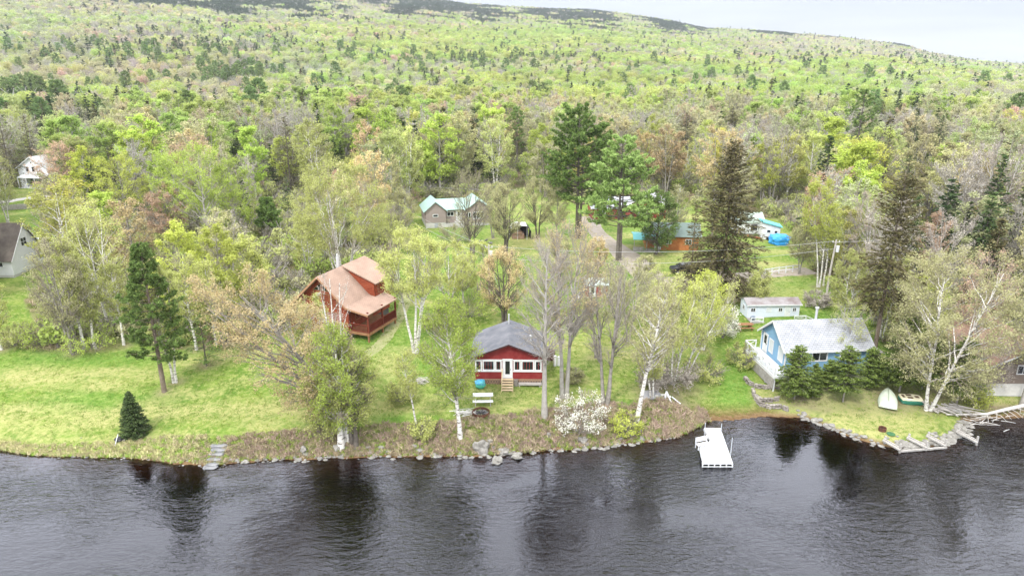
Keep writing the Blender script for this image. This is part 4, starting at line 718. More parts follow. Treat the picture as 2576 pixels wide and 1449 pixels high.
# --- carport, junk, tarp, kayak ----------------------------------
p = at(1282, 604); K = empty('canopy', p, R_(4), 'white-topped canopy tent with dark sides in front of the grey house', 'canopy'); mb = MB(); mb.slab([(0, 0, 1.9), (1.4, 0, 2.5), (1.4, 3.2, 2.5), (0, 3.2, 1.9)][::-1], .04); mb.slab([(1.4, 0, 2.5), (3.0, 0, 2.35), (3.0, 3.2, 2.35), (1.4, 3.2, 2.5)][::-1], .04); mb.build('cover', mat('white_canvas', (.72, .72, .70), .7), K)
mb = MB(); mb.slab([(3.0, 0, 2.35), (3.7, 0, 1.4), (3.7, 3.2, 1.4), (3.0, 3.2, 2.35)][::-1], .04); mb.slab([(3.7, 0, 1.4), (3.6, 0, .1), (3.6, 3.2, .1), (3.7, 3.2, 1.4)][::-1], .04); mb.box(0, 3.5, 3.1, 3.15, 0, 1.9); mb.build('side_sheet', mat('dark_sheet', (.04, .04, .035), .7), K); mb = MB()
for x, z in ((0, 1.9), (1.4, 2.45), (3.0, 2.3)):
    for y in (.05, 3.15): mb.bar((x, y, -.1), (x, y, z), .06)
mb.build('frame', GALV, K); mb = MB(); mb.box(.5, 2.6, .6, 2.6, 0, .9).box(.8, 2.2, .4, 2.2, .9, 1.25); o = mb.build('stored_load', mat('brown_load', (.20, .12, .08), .9, noise=(3, (.34, .25, .18), .8)), None, .05); o.location = tuple(p); o.rotation_euler = (0, 0, R_(4)); tag(o, 'brown stacked load stored under the white canopy', 'stack')
random.seed(3)
p = at(1213, 615); mb = MB(); rs_ = random.Random(4)
for i in range(26): x = rs_.uniform(-1.6, 1.6); y = rs_.uniform(-.6, .6); z = rs_.uniform(0, .7) * (1 - abs(x) / 2.2); s = rs_.uniform(.12, .35); mb.bar((x - s, y - s * .4, z), (x + s, y + s * .5, z + rs_.uniform(-.1, .25)), s * .9, s * .6)
o = mb.build('scrap_pile', mat('scrap_black', (.05, .045, .045), .8, noise=(2, (.55, .52, .5), .75)), None); o.location = tuple(p); tag(o, 'black and white scrap heap on the grass behind the utility pole', 'scrap heap')
def blobmesh(rx, ry, rz, seed, amp=.12, sub=3, boxy=0.):
    import bmesh
    b = bmesh.new(); bmesh.ops.create_icosphere(b, subdivisions=sub, radius=1); r = random.Random(seed); off = (r.random() * 50, r.random() * 50); me = bpy.data.meshes.new('m')
    from mathutils import noise as mn
    for v in b.verts:
        c = v.co.copy()
        if boxy: m_ = max(abs(c.x), abs(c.y), abs(c.z)); c = c.lerp(c / m_, boxy)
        k = 1 + amp * 2 * mn.noise(V3(c.x * 1.3 + off[0], c.y * 1.3 + off[1], c.z * 1.3)) + amp * .5 * mn.noise(c * 4 + V3(*off, 0)); v.co = V3(c.x * rx * k, c.y * ry * k, c.z * rz * k)
    b.to_mesh(me); b.free(); return me
p = at(1959, 614); me = blobmesh(1.5, 1.2, .85, 5, .12, 3, .8); o = link('tarp_covered_load', me, TARP); o.location = (p[0], p[1], p[2] + .75); tag(o, 'bright blue tarp over a load beside the white lean-to shed', 'tarp')
def hull(Ln, W, Hh, n=15, m=10, pt=1.6, stern=.0, flat_=1.):
    """open boat shell along x, bow at +x"""
    V = []; Fq = []
    for i in range(n):
        s = i / (n - 1); w_ = W / 2 * (1 - abs(2 * s - 1 + (stern and 0)) ** pt) ** .7 if not stern else W / 2 * (1 - s ** 2.6) ** .75 * (stern + (1 - stern) * min(1, s * 3)); d = Hh * (.55 + .45 * (1 - s ** 4)); x = (s - .5) * Ln
        for j in range(m):
            a = math.pi * j / (m - 1); y = -w_ * math.cos(a); z = -d * (math.sin(a) ** flat_) + Hh; V.append((x, y, z))
    for i in range(n - 1):
        for j in range(m - 1): Fq.append((i * m + j, (i + 1) * m + j, (i + 1) * m + j + 1, i * m + j + 1))
    if stern: Fq.append(tuple(range(m)))
    return V, Fq
V_, F_ = hull(2.7, .75, .35); K = empty('kayak', at(1896, 600) + np.array([0, 0, .1]), R_(-50), 'orange-red kayak lying by the white garage', 'kayak'); b_ = MB(); b_.add(V_, F_); o = b_.build('hull', mat('orange_plastic', (.75, .12, .04), .4, .5), K, smooth=True); o.scale = (1, 1, .8)
b_ = MB(); n_ = 15
for i in range(n_ - 1):
    s, s2 = i / (n_ - 1), (i + 1) / (n_ - 1); f = lambda q: .375 * (1 - abs(2 * q - 1) ** 1.6) ** .7
    if .38 < s < .62: continue
    b_.add([((s - .5) * 2.7, -f(s), .28), ((s2 - .5) * 2.7, -f(s2), .28), ((s2 - .5) * 2.7, 0, .36), ((s - .5) * 2.7, 0, .36), ((s2 - .5) * 2.7, f(s2), .28), ((s - .5) * 2.7, f(s), .28)], [(0, 1, 2, 3), (3, 2, 4, 5)])
b_.build('deck', MT['orange_plastic'], K); b_ = MB(); b_.box(-.25, .2, -.2, .2, .1, .25); b_.build('seat', BLK, K)
# ---------------------------------------------------------------- things on the shore
# white dock
A = flat(1771, 1076, .45); B = flat(1812, 1076, .45); Cc = flat(1840, 1168, .45); Dd = flat(1770, 1168, .45)
K = empty('dock', ((A[0] + B[0]) / 2, A[1], 0), 0, 'white T-shaped floating dock reaching into the river', 'dock'); ox, oy = (A[0] + B[0]) / 2, A[1]
loc = lambda q: V3(q[0] - ox, q[1] - oy, .45)
pts = [flat(1771, 1076, .45), flat(1812, 1076, .45), flat(1843, 1163, .45), flat(1768, 1163, .45), flat(1760, 1123, .45), flat(1789, 1107, .45)]
mb = MB(); mb.slab([loc(q) for q in pts][::-1], .10); mb.build('platform', mat('worn_dock_paint', (.66, .67, .69), .6, .3, noise=(1.6, (.50, .50, .49), .8)), K)
fr_ = MB(); f0_, f1_ = loc(pts[3]), loc(pts[2])
fr_.bar(f0_ + V3(0, 0, -.12), f1_ + V3(0, 0, -.12), .06, .05).bar(f0_ + V3(0, 0, -.40), f1_ + V3(0, 0, -.40), .06, .05)
for i in range(6): q = f0_.lerp(f1_, i / 5); fr_.bar(q + V3(0, 0, -.1), q + V3(0, 0, -.44), .09)
fr_.bar(loc(pts[1]) + V3(0, 0, -.2), f1_ + V3(0, 0, -.2), .05, .2).bar(loc(pts[4]) + V3(0, 0, -.2), f0_ + V3(0, 0, -.2), .05, .2).bar(loc(pts[0]) + V3(0, 0, -.2), loc(pts[5]) + V3(0, 0, -.2), .05, .2); fr_.build('frame', WHT, K)
fl_ = MB()
for i in range(5): q = f0_.lerp(f1_, (i + .5) / 5); fl_.box(q.x - .22, q.x + .22, q.y + .1, q.y + 1.0, -.1, .33)
fl_.build('float', BLK, K)
for u, v, h_ in ((1772, 1090, 1.1), (1813, 1090, 1.0), (1838, 1140, 1.5), (1768, 1150, 1.3)):
    q = flat(u, v, .45); m2 = MB(); m2.tube([(q[0] - ox, q[1] - oy, -1.2), (q[0] - ox, q[1] - oy, .45 + h_)], .035, 8); m2.build('post', GALV, K)
q = flat(1772, 1128, .45); mb = MB(); K2 = empty('bench', (q[0] - .15, q[1] + .1, .45), R_(20), 'white slatted bench at the left side of the dock', 'bench')
for i in range(3): mb.box(-.6, .6, -.2 + i * .14, -.09 + i * .14, .40, .44)
mb.build('seat', WHT, K2); mb = MB(); [mb.box(-.6, .6, .24, .28, .55 + i * .16, .66 + i * .16) for i in range(3)]; mb.build('backrest', WHT, K2)
for x in (-.55, .55):
    for y in (-.18, .24): mb = MB(); mb.bar((x, y, 0), (x, y, .42 if y < 0 else 1.0), .06); mb.build('leg', WHT, K2)
# stone steps down to the water
K = empty('stone_steps', at(545, 1150), 0, 'flight of flat grey stone steps going down the bank to the water', 'steps')
for i, (u, v, w_) in enumerate(((550, 1122, 1.75), (550, 1132, 1.6), (545, 1143, 1.5), (541, 1156, 1.5), (535, 1169, 1.3), (529, 1177, 1.5))):
    q = at(u, v); me = blobmesh(w_ / 2 * .82, .30, .13, 20 + i, .10, 2, .7); o = link('step', me, DSTONE, K); o.location = (q[0] - K.location.x, q[1] - K.location.y, q[2] - K.location.z + .05)
# boulders and shore stones
i = 0
BIG = [((1211, 1134), .95, 1.25, 'big pale boulder standing at the water below the leaning birch'), ((1251, 1157), .75, .4, 'flat pale rock in the shallows right of the big boulder'), ((1301, 1147), .7, .5, 'grey rock in the shallows beyond the flat rock'), ((1268, 1138), .7, .45, 'low grey boulder on the bank edge beside the big boulder'), ((1232, 1113), .5, .4, 'pale stone up the bank behind the big boulder'),
       ((1465, 1112), .6, .6, 'pale stone at the foot of the white-blossomed shrub'), ((1475, 1120), .45, .35, 'dark wet stone beside the blossoming shrub at the waterline'), ((730, 1140), .55, .45, 'grey stone on the bank right of the stone steps'), ((765, 1133), .5, .45, 'angular grey stone on the bank between the steps and the birch'), ((850, 1128), .55, .5, 'dark stone leaning in the bank left of the white birch foot'), ((700, 1142), .4, .35, 'small dark stone close to the stone steps'), ((1380, 1098), .45, .4, 'small stone on the brown bank below the red cottage'), ((313, 1107), .6, .35, 'flat stone on the bank left of the small fir'), ((1975, 1295), .01, .01, '')]
for (u, v), r, hh_, lb in BIG[:-1]:
    q = at(u, v) if v < 1140 else np.array([*flat(u, v, .1), .0]); me = blobmesh(r * .68, r * .55, hh_ * .62, 40 + i, .26, 3, .25); o = link('boulder', me, STONE); o.location = (q[0], q[1], q[2] + hh_ * .2); o.rotation_euler = (0, 0, i * 1.3); tag(o, lb, 'boulder'); i += 1
rk = random.Random(9); V_ = []; Fq = []; base_ = [blobmesh(1, 1, .7, 60 + k, .22, 2) for k in range(5)]
def stones(name, label, spots, catg='stones', m_=STONE):
    mb = MB()
    for (x, y, z, s) in spots:
        me = base_[rk.randrange(5)]; a = rk.random() * 6.28; c, s2 = math.cos(a), math.sin(a); mb.add([((v.co.x * c - v.co.y * s2) * s + x, (v.co.x * s2 + v.co.y * c) * s * .8 + y, v.co.z * s * .8 + z) for v in me.vertices], [tuple(f.vertices) for f in me.polygons])
    o = mb.build(name, m_); return tag(o, label, catg, kind='stuff')
sp_ = []
for k in range(260):
    u = rk.choice([rk.uniform(2040, 2440), rk.uniform(2230, 2440)]); x = flat(u, 1090)[0]; sy = float(shore_y(x)); y = sy + rk.gauss(.15, .38); sp_.append((x, y, H(x, y) + .03, rk.uniform(.13, .34)))
for k in range(60): x, y = flat(rk.uniform(2400, 2445), rk.uniform(1062, 1100)); sp_.append((x, y, max(H(x, y), -.1) + .05, rk.uniform(.12, .28)))
stones('shore_stones', 'band of pale broken stones edging the grassy point', sp_)
sp_ = []
for k in range(430):
    u = rk.uniform(560, 1740); x = flat(u, 1120)[0]; y = float(shore_y(x)) + abs(rk.gauss(0, .8)) - .3; sp_.append((x, y, H(x, y), rk.choice([rk.uniform(.05, .16), rk.uniform(.08, .34)])))
for k in range(50): u = rk.uniform(100, 560); x = flat(u, 1120)[0]; y = float(shore_y(x)) + abs(rk.gauss(0, .6)) - .2; sp_.append((x, y, H(x, y), rk.uniform(.06, .16)))
stones('bank_stones', 'small stones scattered along the foot of the brown bank', sp_)
# curved dry-stone terraces
for (path, lb) in (([(1873, 955), (1885, 968), (1905, 976), (1935, 979), (1965, 977)], 'upper curved dry-stone terrace wall below the blue cottage deck'), ([(1893, 985), (1898, 1000), (1912, 1010), (1940, 1011), (1962, 1006)], 'middle curved dry-stone terrace wall left of the twin firs'), ([(1900, 1003), (1912, 1020), (1935, 1027), (1960, 1026), (1985, 1036)], 'lowest curved dry-stone terrace wall nearest the water')):
    W = [at(*q) for q in path]; mb = MB(); 
    for a, b2 in zip(W[:-1], W[1:]):
        n_ = max(3, int(np.linalg.norm(b2 - a) / .28))
        for k in range(n_):
            for lv in range(3):
                q = a + (b2 - a) * (k + rk.random() * .5) / n_; me = base_[rk.randrange(5)]; s = rk.uniform(.15, .22); mb.add([(v.co.x * s + q[0], v.co.y * s * .8 + q[1] + rk.uniform(-.04, .04), v.co.z * s * .75 + H(q[0], q[1]) + .05 + lv * .17) for v in me.vertices], [tuple(f.vertices) for f in me.polygons])
    tag(mb.build('terrace_wall', mat('dark_field_stone', (.17, .15, .13), .95, .1, noise=(2, (.36, .33, .29), .9))), lb, 'stone wall')
# overturned rowing boat, bottom up, bow away from the river
V_, F_ = hull(4.3, 1.8, .6, 17, 12, stern=.86, flat_=.75); q = at(2232, 1006); K = empty('rowing_boat', q + np.array([0, 0, .1]), R_(63), 'pale green rowing boat lying bottom up under the firs', 'boat'); b_ = MB(); b_.add([(x, y, .62 - z) for x, y, z in V_], F_)
o = b_.build('hull', mat('pale_green_fibreglass', (.50, .56, .43), .5, .4, noise=(1.4, (.62, .66, .56), .8)), K, smooth=True); b_ = MB(); b_.bar((-1.93, 0, .64), (1.5, 0, .60), .07, .05).bar((1.5, 0, .60), (1.93, 0, .12), .06, .05).bar((-1.95, -.74, .06), (-1.95, .74, .06), .05, .08); b_.build('keel', mat('keel_dark', (.30, .34, .25), .6), K)
# pedal boat
K = empty('pedal_boat', at(2289, 1011), R_(-10), 'cream and dark green pedal boat beside the overturned boat', 'boat'); b_ = MB(); lo = blobmesh(1.05, .72, .26, 3, .02, 3, .75); o = link('hull', lo, mat('dark_green_plastic', (.02, .14, .09), .45, .5), K); o.location = (0, 0, .24)
up_ = blobmesh(1.0, .68, .14, 3, .02, 3, .75); o = link('deck', up_, mat('cream_plastic', (.72, .66, .46), .5, .4), K); o.location = (0, 0, .46)
for x, y, a, b2 in ((-.15, .28, .24, .17), (-.15, -.28, .24, .17), (.52, 0, .18, .2), (-.72, 0, .12, .3)): b_ = MB(); b_.box(x - a, x + a, y - b2, y + b2, .5, .615); b_.build('foot_well', mat('brown_well', (.13, .085, .05), .8), K)
# picnic bench and fire ring by the red cottage
q = at(1215, 1020); K = empty('park_bench', q, R_(2), 'grey-white bench with a plank backrest behind the fire ring', 'bench'); mb = MB(); mb.box(-.95, .95, -.2, .2, .42, .47); mb.build('seat', WHT, K); mb = MB(); mb.box(-.95, .95, .62, .9, .82, .87).box(-.95, .95, .30, .58, .78, .83); mb.build('tabletop', WHT, K)
for x in (-.7, .7): mb = MB(); mb.bar((x, -.12, -.02), (x, .0, .43), .08, .06).bar((x, .1, -.02), (x, .75, .82), .07, .06).bar((x, -.1, .36), (x, .7, .36), .06, .07); mb.build('leg', WEAT, K)
def ring(name, label, p, r, h_, m_=RUST, ash=True):
    K = empty(name, p, 0, label, 'fire ring'); n = 28; V = []; Fq = []
    for rr2, z in ((r, 0), (r, h_), (r - .05, h_), (r - .05, .05)):
        for i in range(n): V.append((rr2 * math.cos(6.2832 * i / n), rr2 * math.sin(6.2832 * i / n), z))
    for k in range(3):
        for i in range(n): Fq.append((k * n + i, k * n + (i + 1) % n, (k + 1) * n + (i + 1) % n, (k + 1) * n + i))
    mb = MB(); mb.add(V, Fq); mb.build('rim', m_, K); mb = MB(); mb.tube([(0, 0, .0), (0, 0, .07)], r - .06, 24); mb.build('ash_bed', mat('ash', (.10, .09, .085), .95, noise=(5, (.3, .28, .27), .8)), K); mb = MB()
    for i in range(5): a = i * 1.3; mb.tube([(-r * .6 * math.cos(a), -r * .6 * math.sin(a), .1), (r * .6 * math.cos(a), r * .6 * math.sin(a), .16)], .04, 5)
    mb.build('charred_log', BLK, K); return K
ring('fire_ring', 'wide rusty iron fire ring beside the heap of white sticks', at(1210, 1041), .80, .30); ring('fire_ring', 'small rusty iron fire ring on the grassy point', at(2219, 1083), .33, .34)
mb = MB(); mb.tube([(0, 0, .02), (0, 0, .06)], .36, 20).tube([(0, 0, .06), (0, 0, .08)], .05, 8); o = mb.build('round_lid', mat('dark_green_lid', (.05, .14, .06), .7)); o.location = tuple(at(2241, 1092)); tag(o, 'dark green round lid flat in the grass beside the small fire ring', 'lid')
def sticks(name, label, p, n, L_, spread_, r, m_, seed, aim=None, catg='wood pile', hgt_=.35):
    k = random.Random(seed); mb = MB()
    for i in range(n):
        a = (aim + k.gauss(0, .35)) if aim is not None else k.random() * 6.28; c = V3(k.gauss(0, spread_), k.gauss(0, spread_ * .5), .05 + hgt_ * k.random()); l = L_ * k.uniform(.5, 1) / 2; d = V3(math.cos(a), math.sin(a), k.gauss(0, .12)); rr2 = r * k.uniform(.5, 1.2); mb.tube([c - d * l, c + V3(0, 0, .03), c + d * l], [rr2, rr2 * .9, rr2 * .6], 5)
    o = mb.build(name, m_); o.location = tuple(p); return tag(o, label, catg)
sticks('stick_heap', 'loose heap of white peeled sticks left of the wide fire ring', at(1172, 1043), 26, 1.3, .45, .035, mat('peeled_stick', (.62, .60, .56), .8), 5, .5)
sticks('brush_pile', 'pale brush pile on the lawn left of the red cottage', at(1060, 962), 34, 1.4, .5, .03, WDEAD, 8)
sticks('driftwood_pile', 'jumble of grey driftwood logs at the foot of the big leaning birch', at(2385, 1035), 26, 2.6, .9, .08, mat('grey_driftwood', (.33, .30, .27), .9, noise=(3, (.5, .47, .43), .8)), 12, -.9, hgt_=.5)
sticks('broken_branches', 'tangle of dead branches on the shore behind the long fallen log', at(2470, 1062), 30, 1.6, 1.2, .035, WDEAD, 15, .2)
sticks('root_heap', 'dead roots and twigs among the bushes behind the grey slab', at(2028 - 330, 955), 30, 1.5, .8, .03, WDEAD, 17)
# long fallen log
a, b2, c_ = at(2380, 1047), at(2480, 1049), at(2590, 1030); mb = MB(); mb.tube([V3(*a) + ZU * .2, V3(*((a + b2) / 2)) + ZU * .25, V3(*b2) + ZU * .35, V3(*((b2 + c_) / 2)) + ZU * .5, V3(*c_) + ZU * .6], [.07, .10, .13, .17, .2], 9)
for i in range(9): q = V3(*b2).lerp(V3(*c_), i / 9) + ZU * .4; mb.tube([q, q + V3(rk.uniform(-.5, .5), -.6, rk.uniform(-.3, .1)), q + V3(rk.uniform(-.8, .8), -1.1, -.35)], [.04, .03, .012], 5)
tag(mb.build('fallen_log', WDEAD), 'long bleached fallen log lying along the right shore', 'log')
q = at(2365, 1040); mb = MB()
for k in range(4): mb.box(-.6, .6, -.5 + k * .3, -.4 + k * .3, .25, .30)
mb.box(-.6, -.5, -.5, .5, 0, .25).box(.5, .6, -.5, .5, 0, .25); o = mb.build('pallet', mat('old_white_crate', (.50, .50, .48), .8)); o.location = tuple(at(2398, 1035)); o.rotation_euler = (R_(8), 0, R_(-20)); tag(o, 'broken white wooden frame beside the driftwood', 'frame')
# timber cribs at the water's edge
k = 0
for (u1, v1, u2, v2, lb) in ((2221, 1107, 2264, 1132, 'leftmost grey timber jetty beam with posts at the grassy point'), (2281, 1101, 2331, 1126, 'middle grey timber jetty beam with posts at the grassy point'), (2330, 1096, 2378, 1121, 'third grey timber jetty beam ending at the corner post'), (2406, 1085, 2458, 1113, 'grey timber jetty beam standing apart beyond the point')):
    a = np.array([*flat(u1, v1, .5), .5]); b2 = np.array([*flat(u2, v2, .35), .35]); K = empty('jetty_beam', a, 0, lb, 'jetty beam'); d = V3(*(b2 - a)); mb = MB(); mb.bar((0, 0, 0), d, .22, .12).bar(V3(.12, .12, .10), d * .96 + V3(.12, .12, .10), .12, .10); mb.build('beam', WEAT, K)
    for q, h_ in ((V3(.25, .1, 0), .35), (d * .97 + V3(.1, .1, 0), .55)): mb = MB(); mb.bar(q + ZU * -.9, q + ZU * h_, .14); mb.build('post', WEAT, K)
    k += 1
a = np.array([*flat(2264, 1135, .15), .15]); b2 = np.array([*flat(2381, 1125, .15), .15]); mb = MB(); mb.bar(V3(*a), V3(*b2), .16, .14); tag(mb.build('timber_sill', WEAT), 'long grey timber lying along the water joining the jetty beams', 'timber')
# grey slab with white sawhorse
a, b2, c_, d_ = at(1616, 985), at(1652, 983), at(1672, 1010), at(1618, 1010); K = empty('slab', a, 0, 'weathered grey plywood platform with pale scraps near the leaning birch', 'platform'); z = max(a[2], b2[2], c_[2], d_[2]) + .12; mb = MB(); mb.slab([(q[0] - a[0], q[1] - a[1], z - a[2]) for q in (d_, c_, b2, a)], .1); mb.build('top', mat('grey_plywood', (.27, .27, .28), .9, noise=(2, (.38, .38, .38), .7)), K)
mb = MB(); mb.box(1.6, 2.2, -1.1, -.75, z - a[2] + .004, z - a[2] + .03).box(1.9, 2.5, -1.45, -1.1, z - a[2] + .004, z - a[2] + .025).box(1.0, 1.3, -1.2, -1.0, z - a[2] + .004, z - a[2] + .02); mb.build('scrap', mat('pale_scrap', (.62, .60, .54), .8), K)
q = at(1680, 1012); K = empty('sawhorse', q, R_(10), 'white A-shaped board frame right of the grey platform', 'frame')
for a_, b_2 in (((-.45, -.1, 0), (-.1, .3, 1.05)), ((.25, -.4, 0), (-.1, .3, 1.05)), ((.3, .2, .02), (-.05, .45, .9))): mb = MB(); mb.bar(a_, b_2, .14, .05); mb.build('leg', WHT, K)
q = at(1700, 1012); mb = MB(); mb.bar((-.3, .5, .35), (.35, -.4, .05), .15, .05); o = mb.build('plank', WHT, None); o.location = tuple(q); tag(o, 'single white plank propped in the grass right of the A-shaped frame', 'plank')
# planter, blue bush, small things
q = at(1208, 975); K = empty('covered_tub', q, 0, 'tub under blue and green plastic at the left front corner of the red cottage', 'tub'); o = link('cover', blobmesh(.5, .42, .35, 33, .15, 3), mat('blue_plastic', (.06, .30, .62), .4, .5, noise=(3, (.12, .5, .35), .8)), K); o.location = (0, 0, .55); o = link('tub', blobmesh(.5, .42, .32, 34, .12, 3), mat('green_plastic', (.07, .36, .25), .6), K); o.location = (.05, -.05, .28)
q = at(691, 792); o = link('tarp_bundle', blobmesh(.55, .5, .5, 35, .2, 3), TARP); o.location = (q[0], q[1], q[2] + .4); tag(o, 'small blue tarp bundle behind the orange-budded tree', 'tarp')
def brl(name, label, u, v, r, h_, m_):
    q = at(u, v); mb = MB(); mb.tube([(0, 0, 0), (0, 0, h_)], r, 14).tube([(0, 0, h_), (0, 0, h_ + .04)], r * 1.06, 14); o = mb.build(name, m_, None, 0); o.location = tuple(q); tag(o, label, 'barrel' if 'barrel' in name else name.replace('_', ' ')); return o
brl('oil_tank', 'dark brown barrel on legs beside the right wall of the red cottage', 1384, 903, .5, .95, RUST)
q = at(1396, 920); mb = MB(); mb.tube([(0, 0, 0), (0, 0, 1.15)], .16, 10).tube([(.4, .1, 0), (.4, .1, 1.0)], .16, 10); o = mb.build('gas_bottle', WHT, None); o.location = tuple(q); tag(o, 'pair of white gas bottles by the right rear corner of the red cottage', 'gas bottles')
K = empty('picnic_table', at(1872, 829), R_(3), 'brown wooden picnic table on the grass in front of the pale blue cabin', 'table'); mb = MB(); planks(mb, -1.0, 1.0, -.4, .4, .74, 5, 'x'); mb.build('tabletop', BRWN, K)
for y in (-.72, .58): mb = MB(); mb.box(-1.0, 1.0, y, y + .26, .40, .45); mb.build('seat', BRWN, K)
for x in (-.7, .7): mb = MB(); mb.bar((x, -.7, 0), (x, -.2, .7), .05, .1).bar((x, .7, 0), (x, .2, .7), .05, .1).bar((x, -.75, .38), (x, .75, .38), .05, .1); mb.build('leg', BRWN, K)
K = empty('kettle_grill', at(1846, 825), 0, 'black kettle grill left of the brown picnic table', 'grill'); o = link('bowl', blobmesh(.3, .3, .27, 3, .0, 3), BLK, K); o.location = (0, 0, .68)
for a in (0, 2.1, 4.2): mb = MB(); mb.bar((.28 * math.cos(a), .28 * math.sin(a), 0), (.1 * math.cos(a), .1 * math.sin(a), .5), .03); mb.build('leg', BLK, K)
K = empty('kettle_grill', at(1893, 812), 0, 'dark covered grill on the deck end of the pale blue cabin', 'grill'); o = link('bowl', blobmesh(.34, .3, .28, 7, .03, 3), mat('slate_cover', (.10, .13, .17), .6), K); o.location = (0, 0, .62)
for a in (0, 2.1, 4.2): mb = MB(); mb.bar((.28 * math.cos(a), .28 * math.sin(a), 0), (.1 * math.cos(a), .1 * math.sin(a), .5), .03); mb.build('leg', BLK, K)
q = at(300, 1112); K = empty('covered_pump', q, R_(20), 'black bag with a white stake on the bank left of the small fir', 'bag'); o = link('bag', blobmesh(.42, .34, .3, 77, .2, 3), BLK, K); o.location = (.1, 0, .22); mb = MB(); mb.bar((-.25, -.5, 0), (.02, .1, .75), .05); mb.build('stake', WHT, K)
for i, (x, y, u, v) in enumerate(((0, 0, 1232, 1180),)): pass
# car on the driveway
K = empty('parked_car', at(1724, 686), R_(4), 'dark car parked on the drive left of the big brown spruce', 'car'); CARP = mat('dark_car_paint', (.02, .022, .03), .25, .6)
prof = [(-2.2, .35), (-2.2, .75), (-2.0, .88), (-1.3, .95), (-.75, 1.38), (.7, 1.42), (1.35, .98), (2.1, .86), (2.25, .6), (2.2, .35)]; mb = MB(); n_ = len(prof); W2 = .86
for s in (-1, 1): mb.add([(x, s * (W2 - (.14 if z > 1.1 else 0)), z) for x, z in prof], [tuple(range(n_)) if s < 0 else tuple(range(n_))[::-1]])
for i in range(n_): j = (i + 1) % n_; a = prof[i]; b2 = prof[j]; wa = W2 - (.14 if a[1] > 1.1 else 0); wb = W2 - (.14 if b2[1] > 1.1 else 0); mb.add([(a[0], -wa, a[1]), (a[0], wa, a[1]), (b2[0], wb, b2[1]), (b2[0], -wb, b2[1])], [(0, 1, 2, 3)])
mb.build('body', CARP, K)
for x in (-1.4, 1.4):
    for y in (-.8, .8): mb = MB(); mb.tube([(x, y - .1, .33), (x, y + .1, .33)], .33, 14); W_ = mb.build('wheel', BLK, K); mb = MB(); mb.tube([(x, y - .11, .33), (x, y + .11, .33)], .18, 10); mb.build('rim', GALV, W_)
mb = MB()
for s in (-1, 1): mb.add([(-1.15, s * .868, .98), (-.72, s * .76, 1.33), (.65, s * .76, 1.36), (1.15, s * .868, .98)], [(0, 1, 2, 3)])
mb.build('side_window', GLS, K)
# ---------------------------------------------------------------- road, fences, poles, wires
def strip(name, pts, w_, m_, label, dz=.05):
    P = [np.array(at(*q)) for q in pts]; Q = []
    for a, b2 in zip(P[:-1], P[1:]):
        n = max(2, int(np.linalg.norm(b2 - a) / .8)); Q += [a + (b2 - a) * i / n for i in range(n)]
    Q.append(P[-1]); Q = np.array(Q)
    for _ in range(4): Q[1:-1] = (Q[:-2] + Q[2:] + 2 * Q[1:-1]) / 4
    T = np.gradient(Q[:, :2], axis=0); T /= np.linalg.norm(T, axis=1, keepdims=True); Nn = np.stack([T[:, 1], -T[:, 0]], 1); V = []; m = 7
    for i, q in enumerate(Q):
        ww = (w_ if not hasattr(w_, '__len__') else np.interp(i / len(Q), np.linspace(0, 1, len(w_)), w_)) * (1 + .18 * (vnoise(i * .35, 3.) - .5))
        for k in range(m): s = (k / (m - 1) - .5) * ww; x, y = q[:2] + Nn[i] * s; V.append((x, y, H(x, y) + dz * (1 if 0 < k < m - 1 else -.6)))
    Fq = [(i * m + k, i * m + k + 1, (i + 1) * m + k + 1, (i + 1) * m + k) for i in range(len(Q) - 1) for k in range(m - 1)]
    o = link(name, raw(name, V, Fq, smooth=True), m_); tag(o, label, kind='structure')
GRAV = mat('gravel', (.36, .31, .27), .95, .1, noise=(1.2, (.27, .24, .17), .9), bump=(12, .6, .03))
strip('road', [(1475, 545), (1505, 590), (1560, 630), (1605, 668), (1640, 705), (1690, 712), (1760, 705), (1850, 698), (1930, 690), (2040, 680)], [3.6, 3.6, 4.0, 6.0, 5.0, 3.6, 3.4], GRAV, 'gravel drive between the cottages')
strip('path', [(900, 905), (960, 868), (1010, 790), (1035, 700)], 1.6, mat('worn_grass_path', (.25, .27, .12), .95, .1, noise=(1, (.34, .32, .17), .8)), 'faint worn track on the lawn', .02)
strip('driveway', [(-60, 512), (20, 508), (60, 500), (140, 492)], 3.5, mat('pale_drive', (.52, .49, .46), .95), 'pale drive at the far left')
K = empty('rail_fence', at(1905, 697), 0, 'white two-rail fence along the drive right of the big brown spruce', 'fence'); a, b2 = at(1905, 697), at(2010, 683); ra = MB(); pp = []
n_ = 6
for i in range(n_ + 1): q = a + (b2 - a) * i / n_; q[2] = H(q[0], q[1]); pp.append(V3(*(q - a)))
for u, v in zip(pp[:-1], pp[1:]): ra.bar(u + ZU * .95, v + ZU * .95, .06, .13).bar(u + ZU * .5, v + ZU * .5, .05, .11)
ra.build('rail', WHT, K)
for q in pp: mb = MB(); mb.bar(q - ZU * .2, q + ZU * 1.05, .12); mb.build('post', WHT, K)
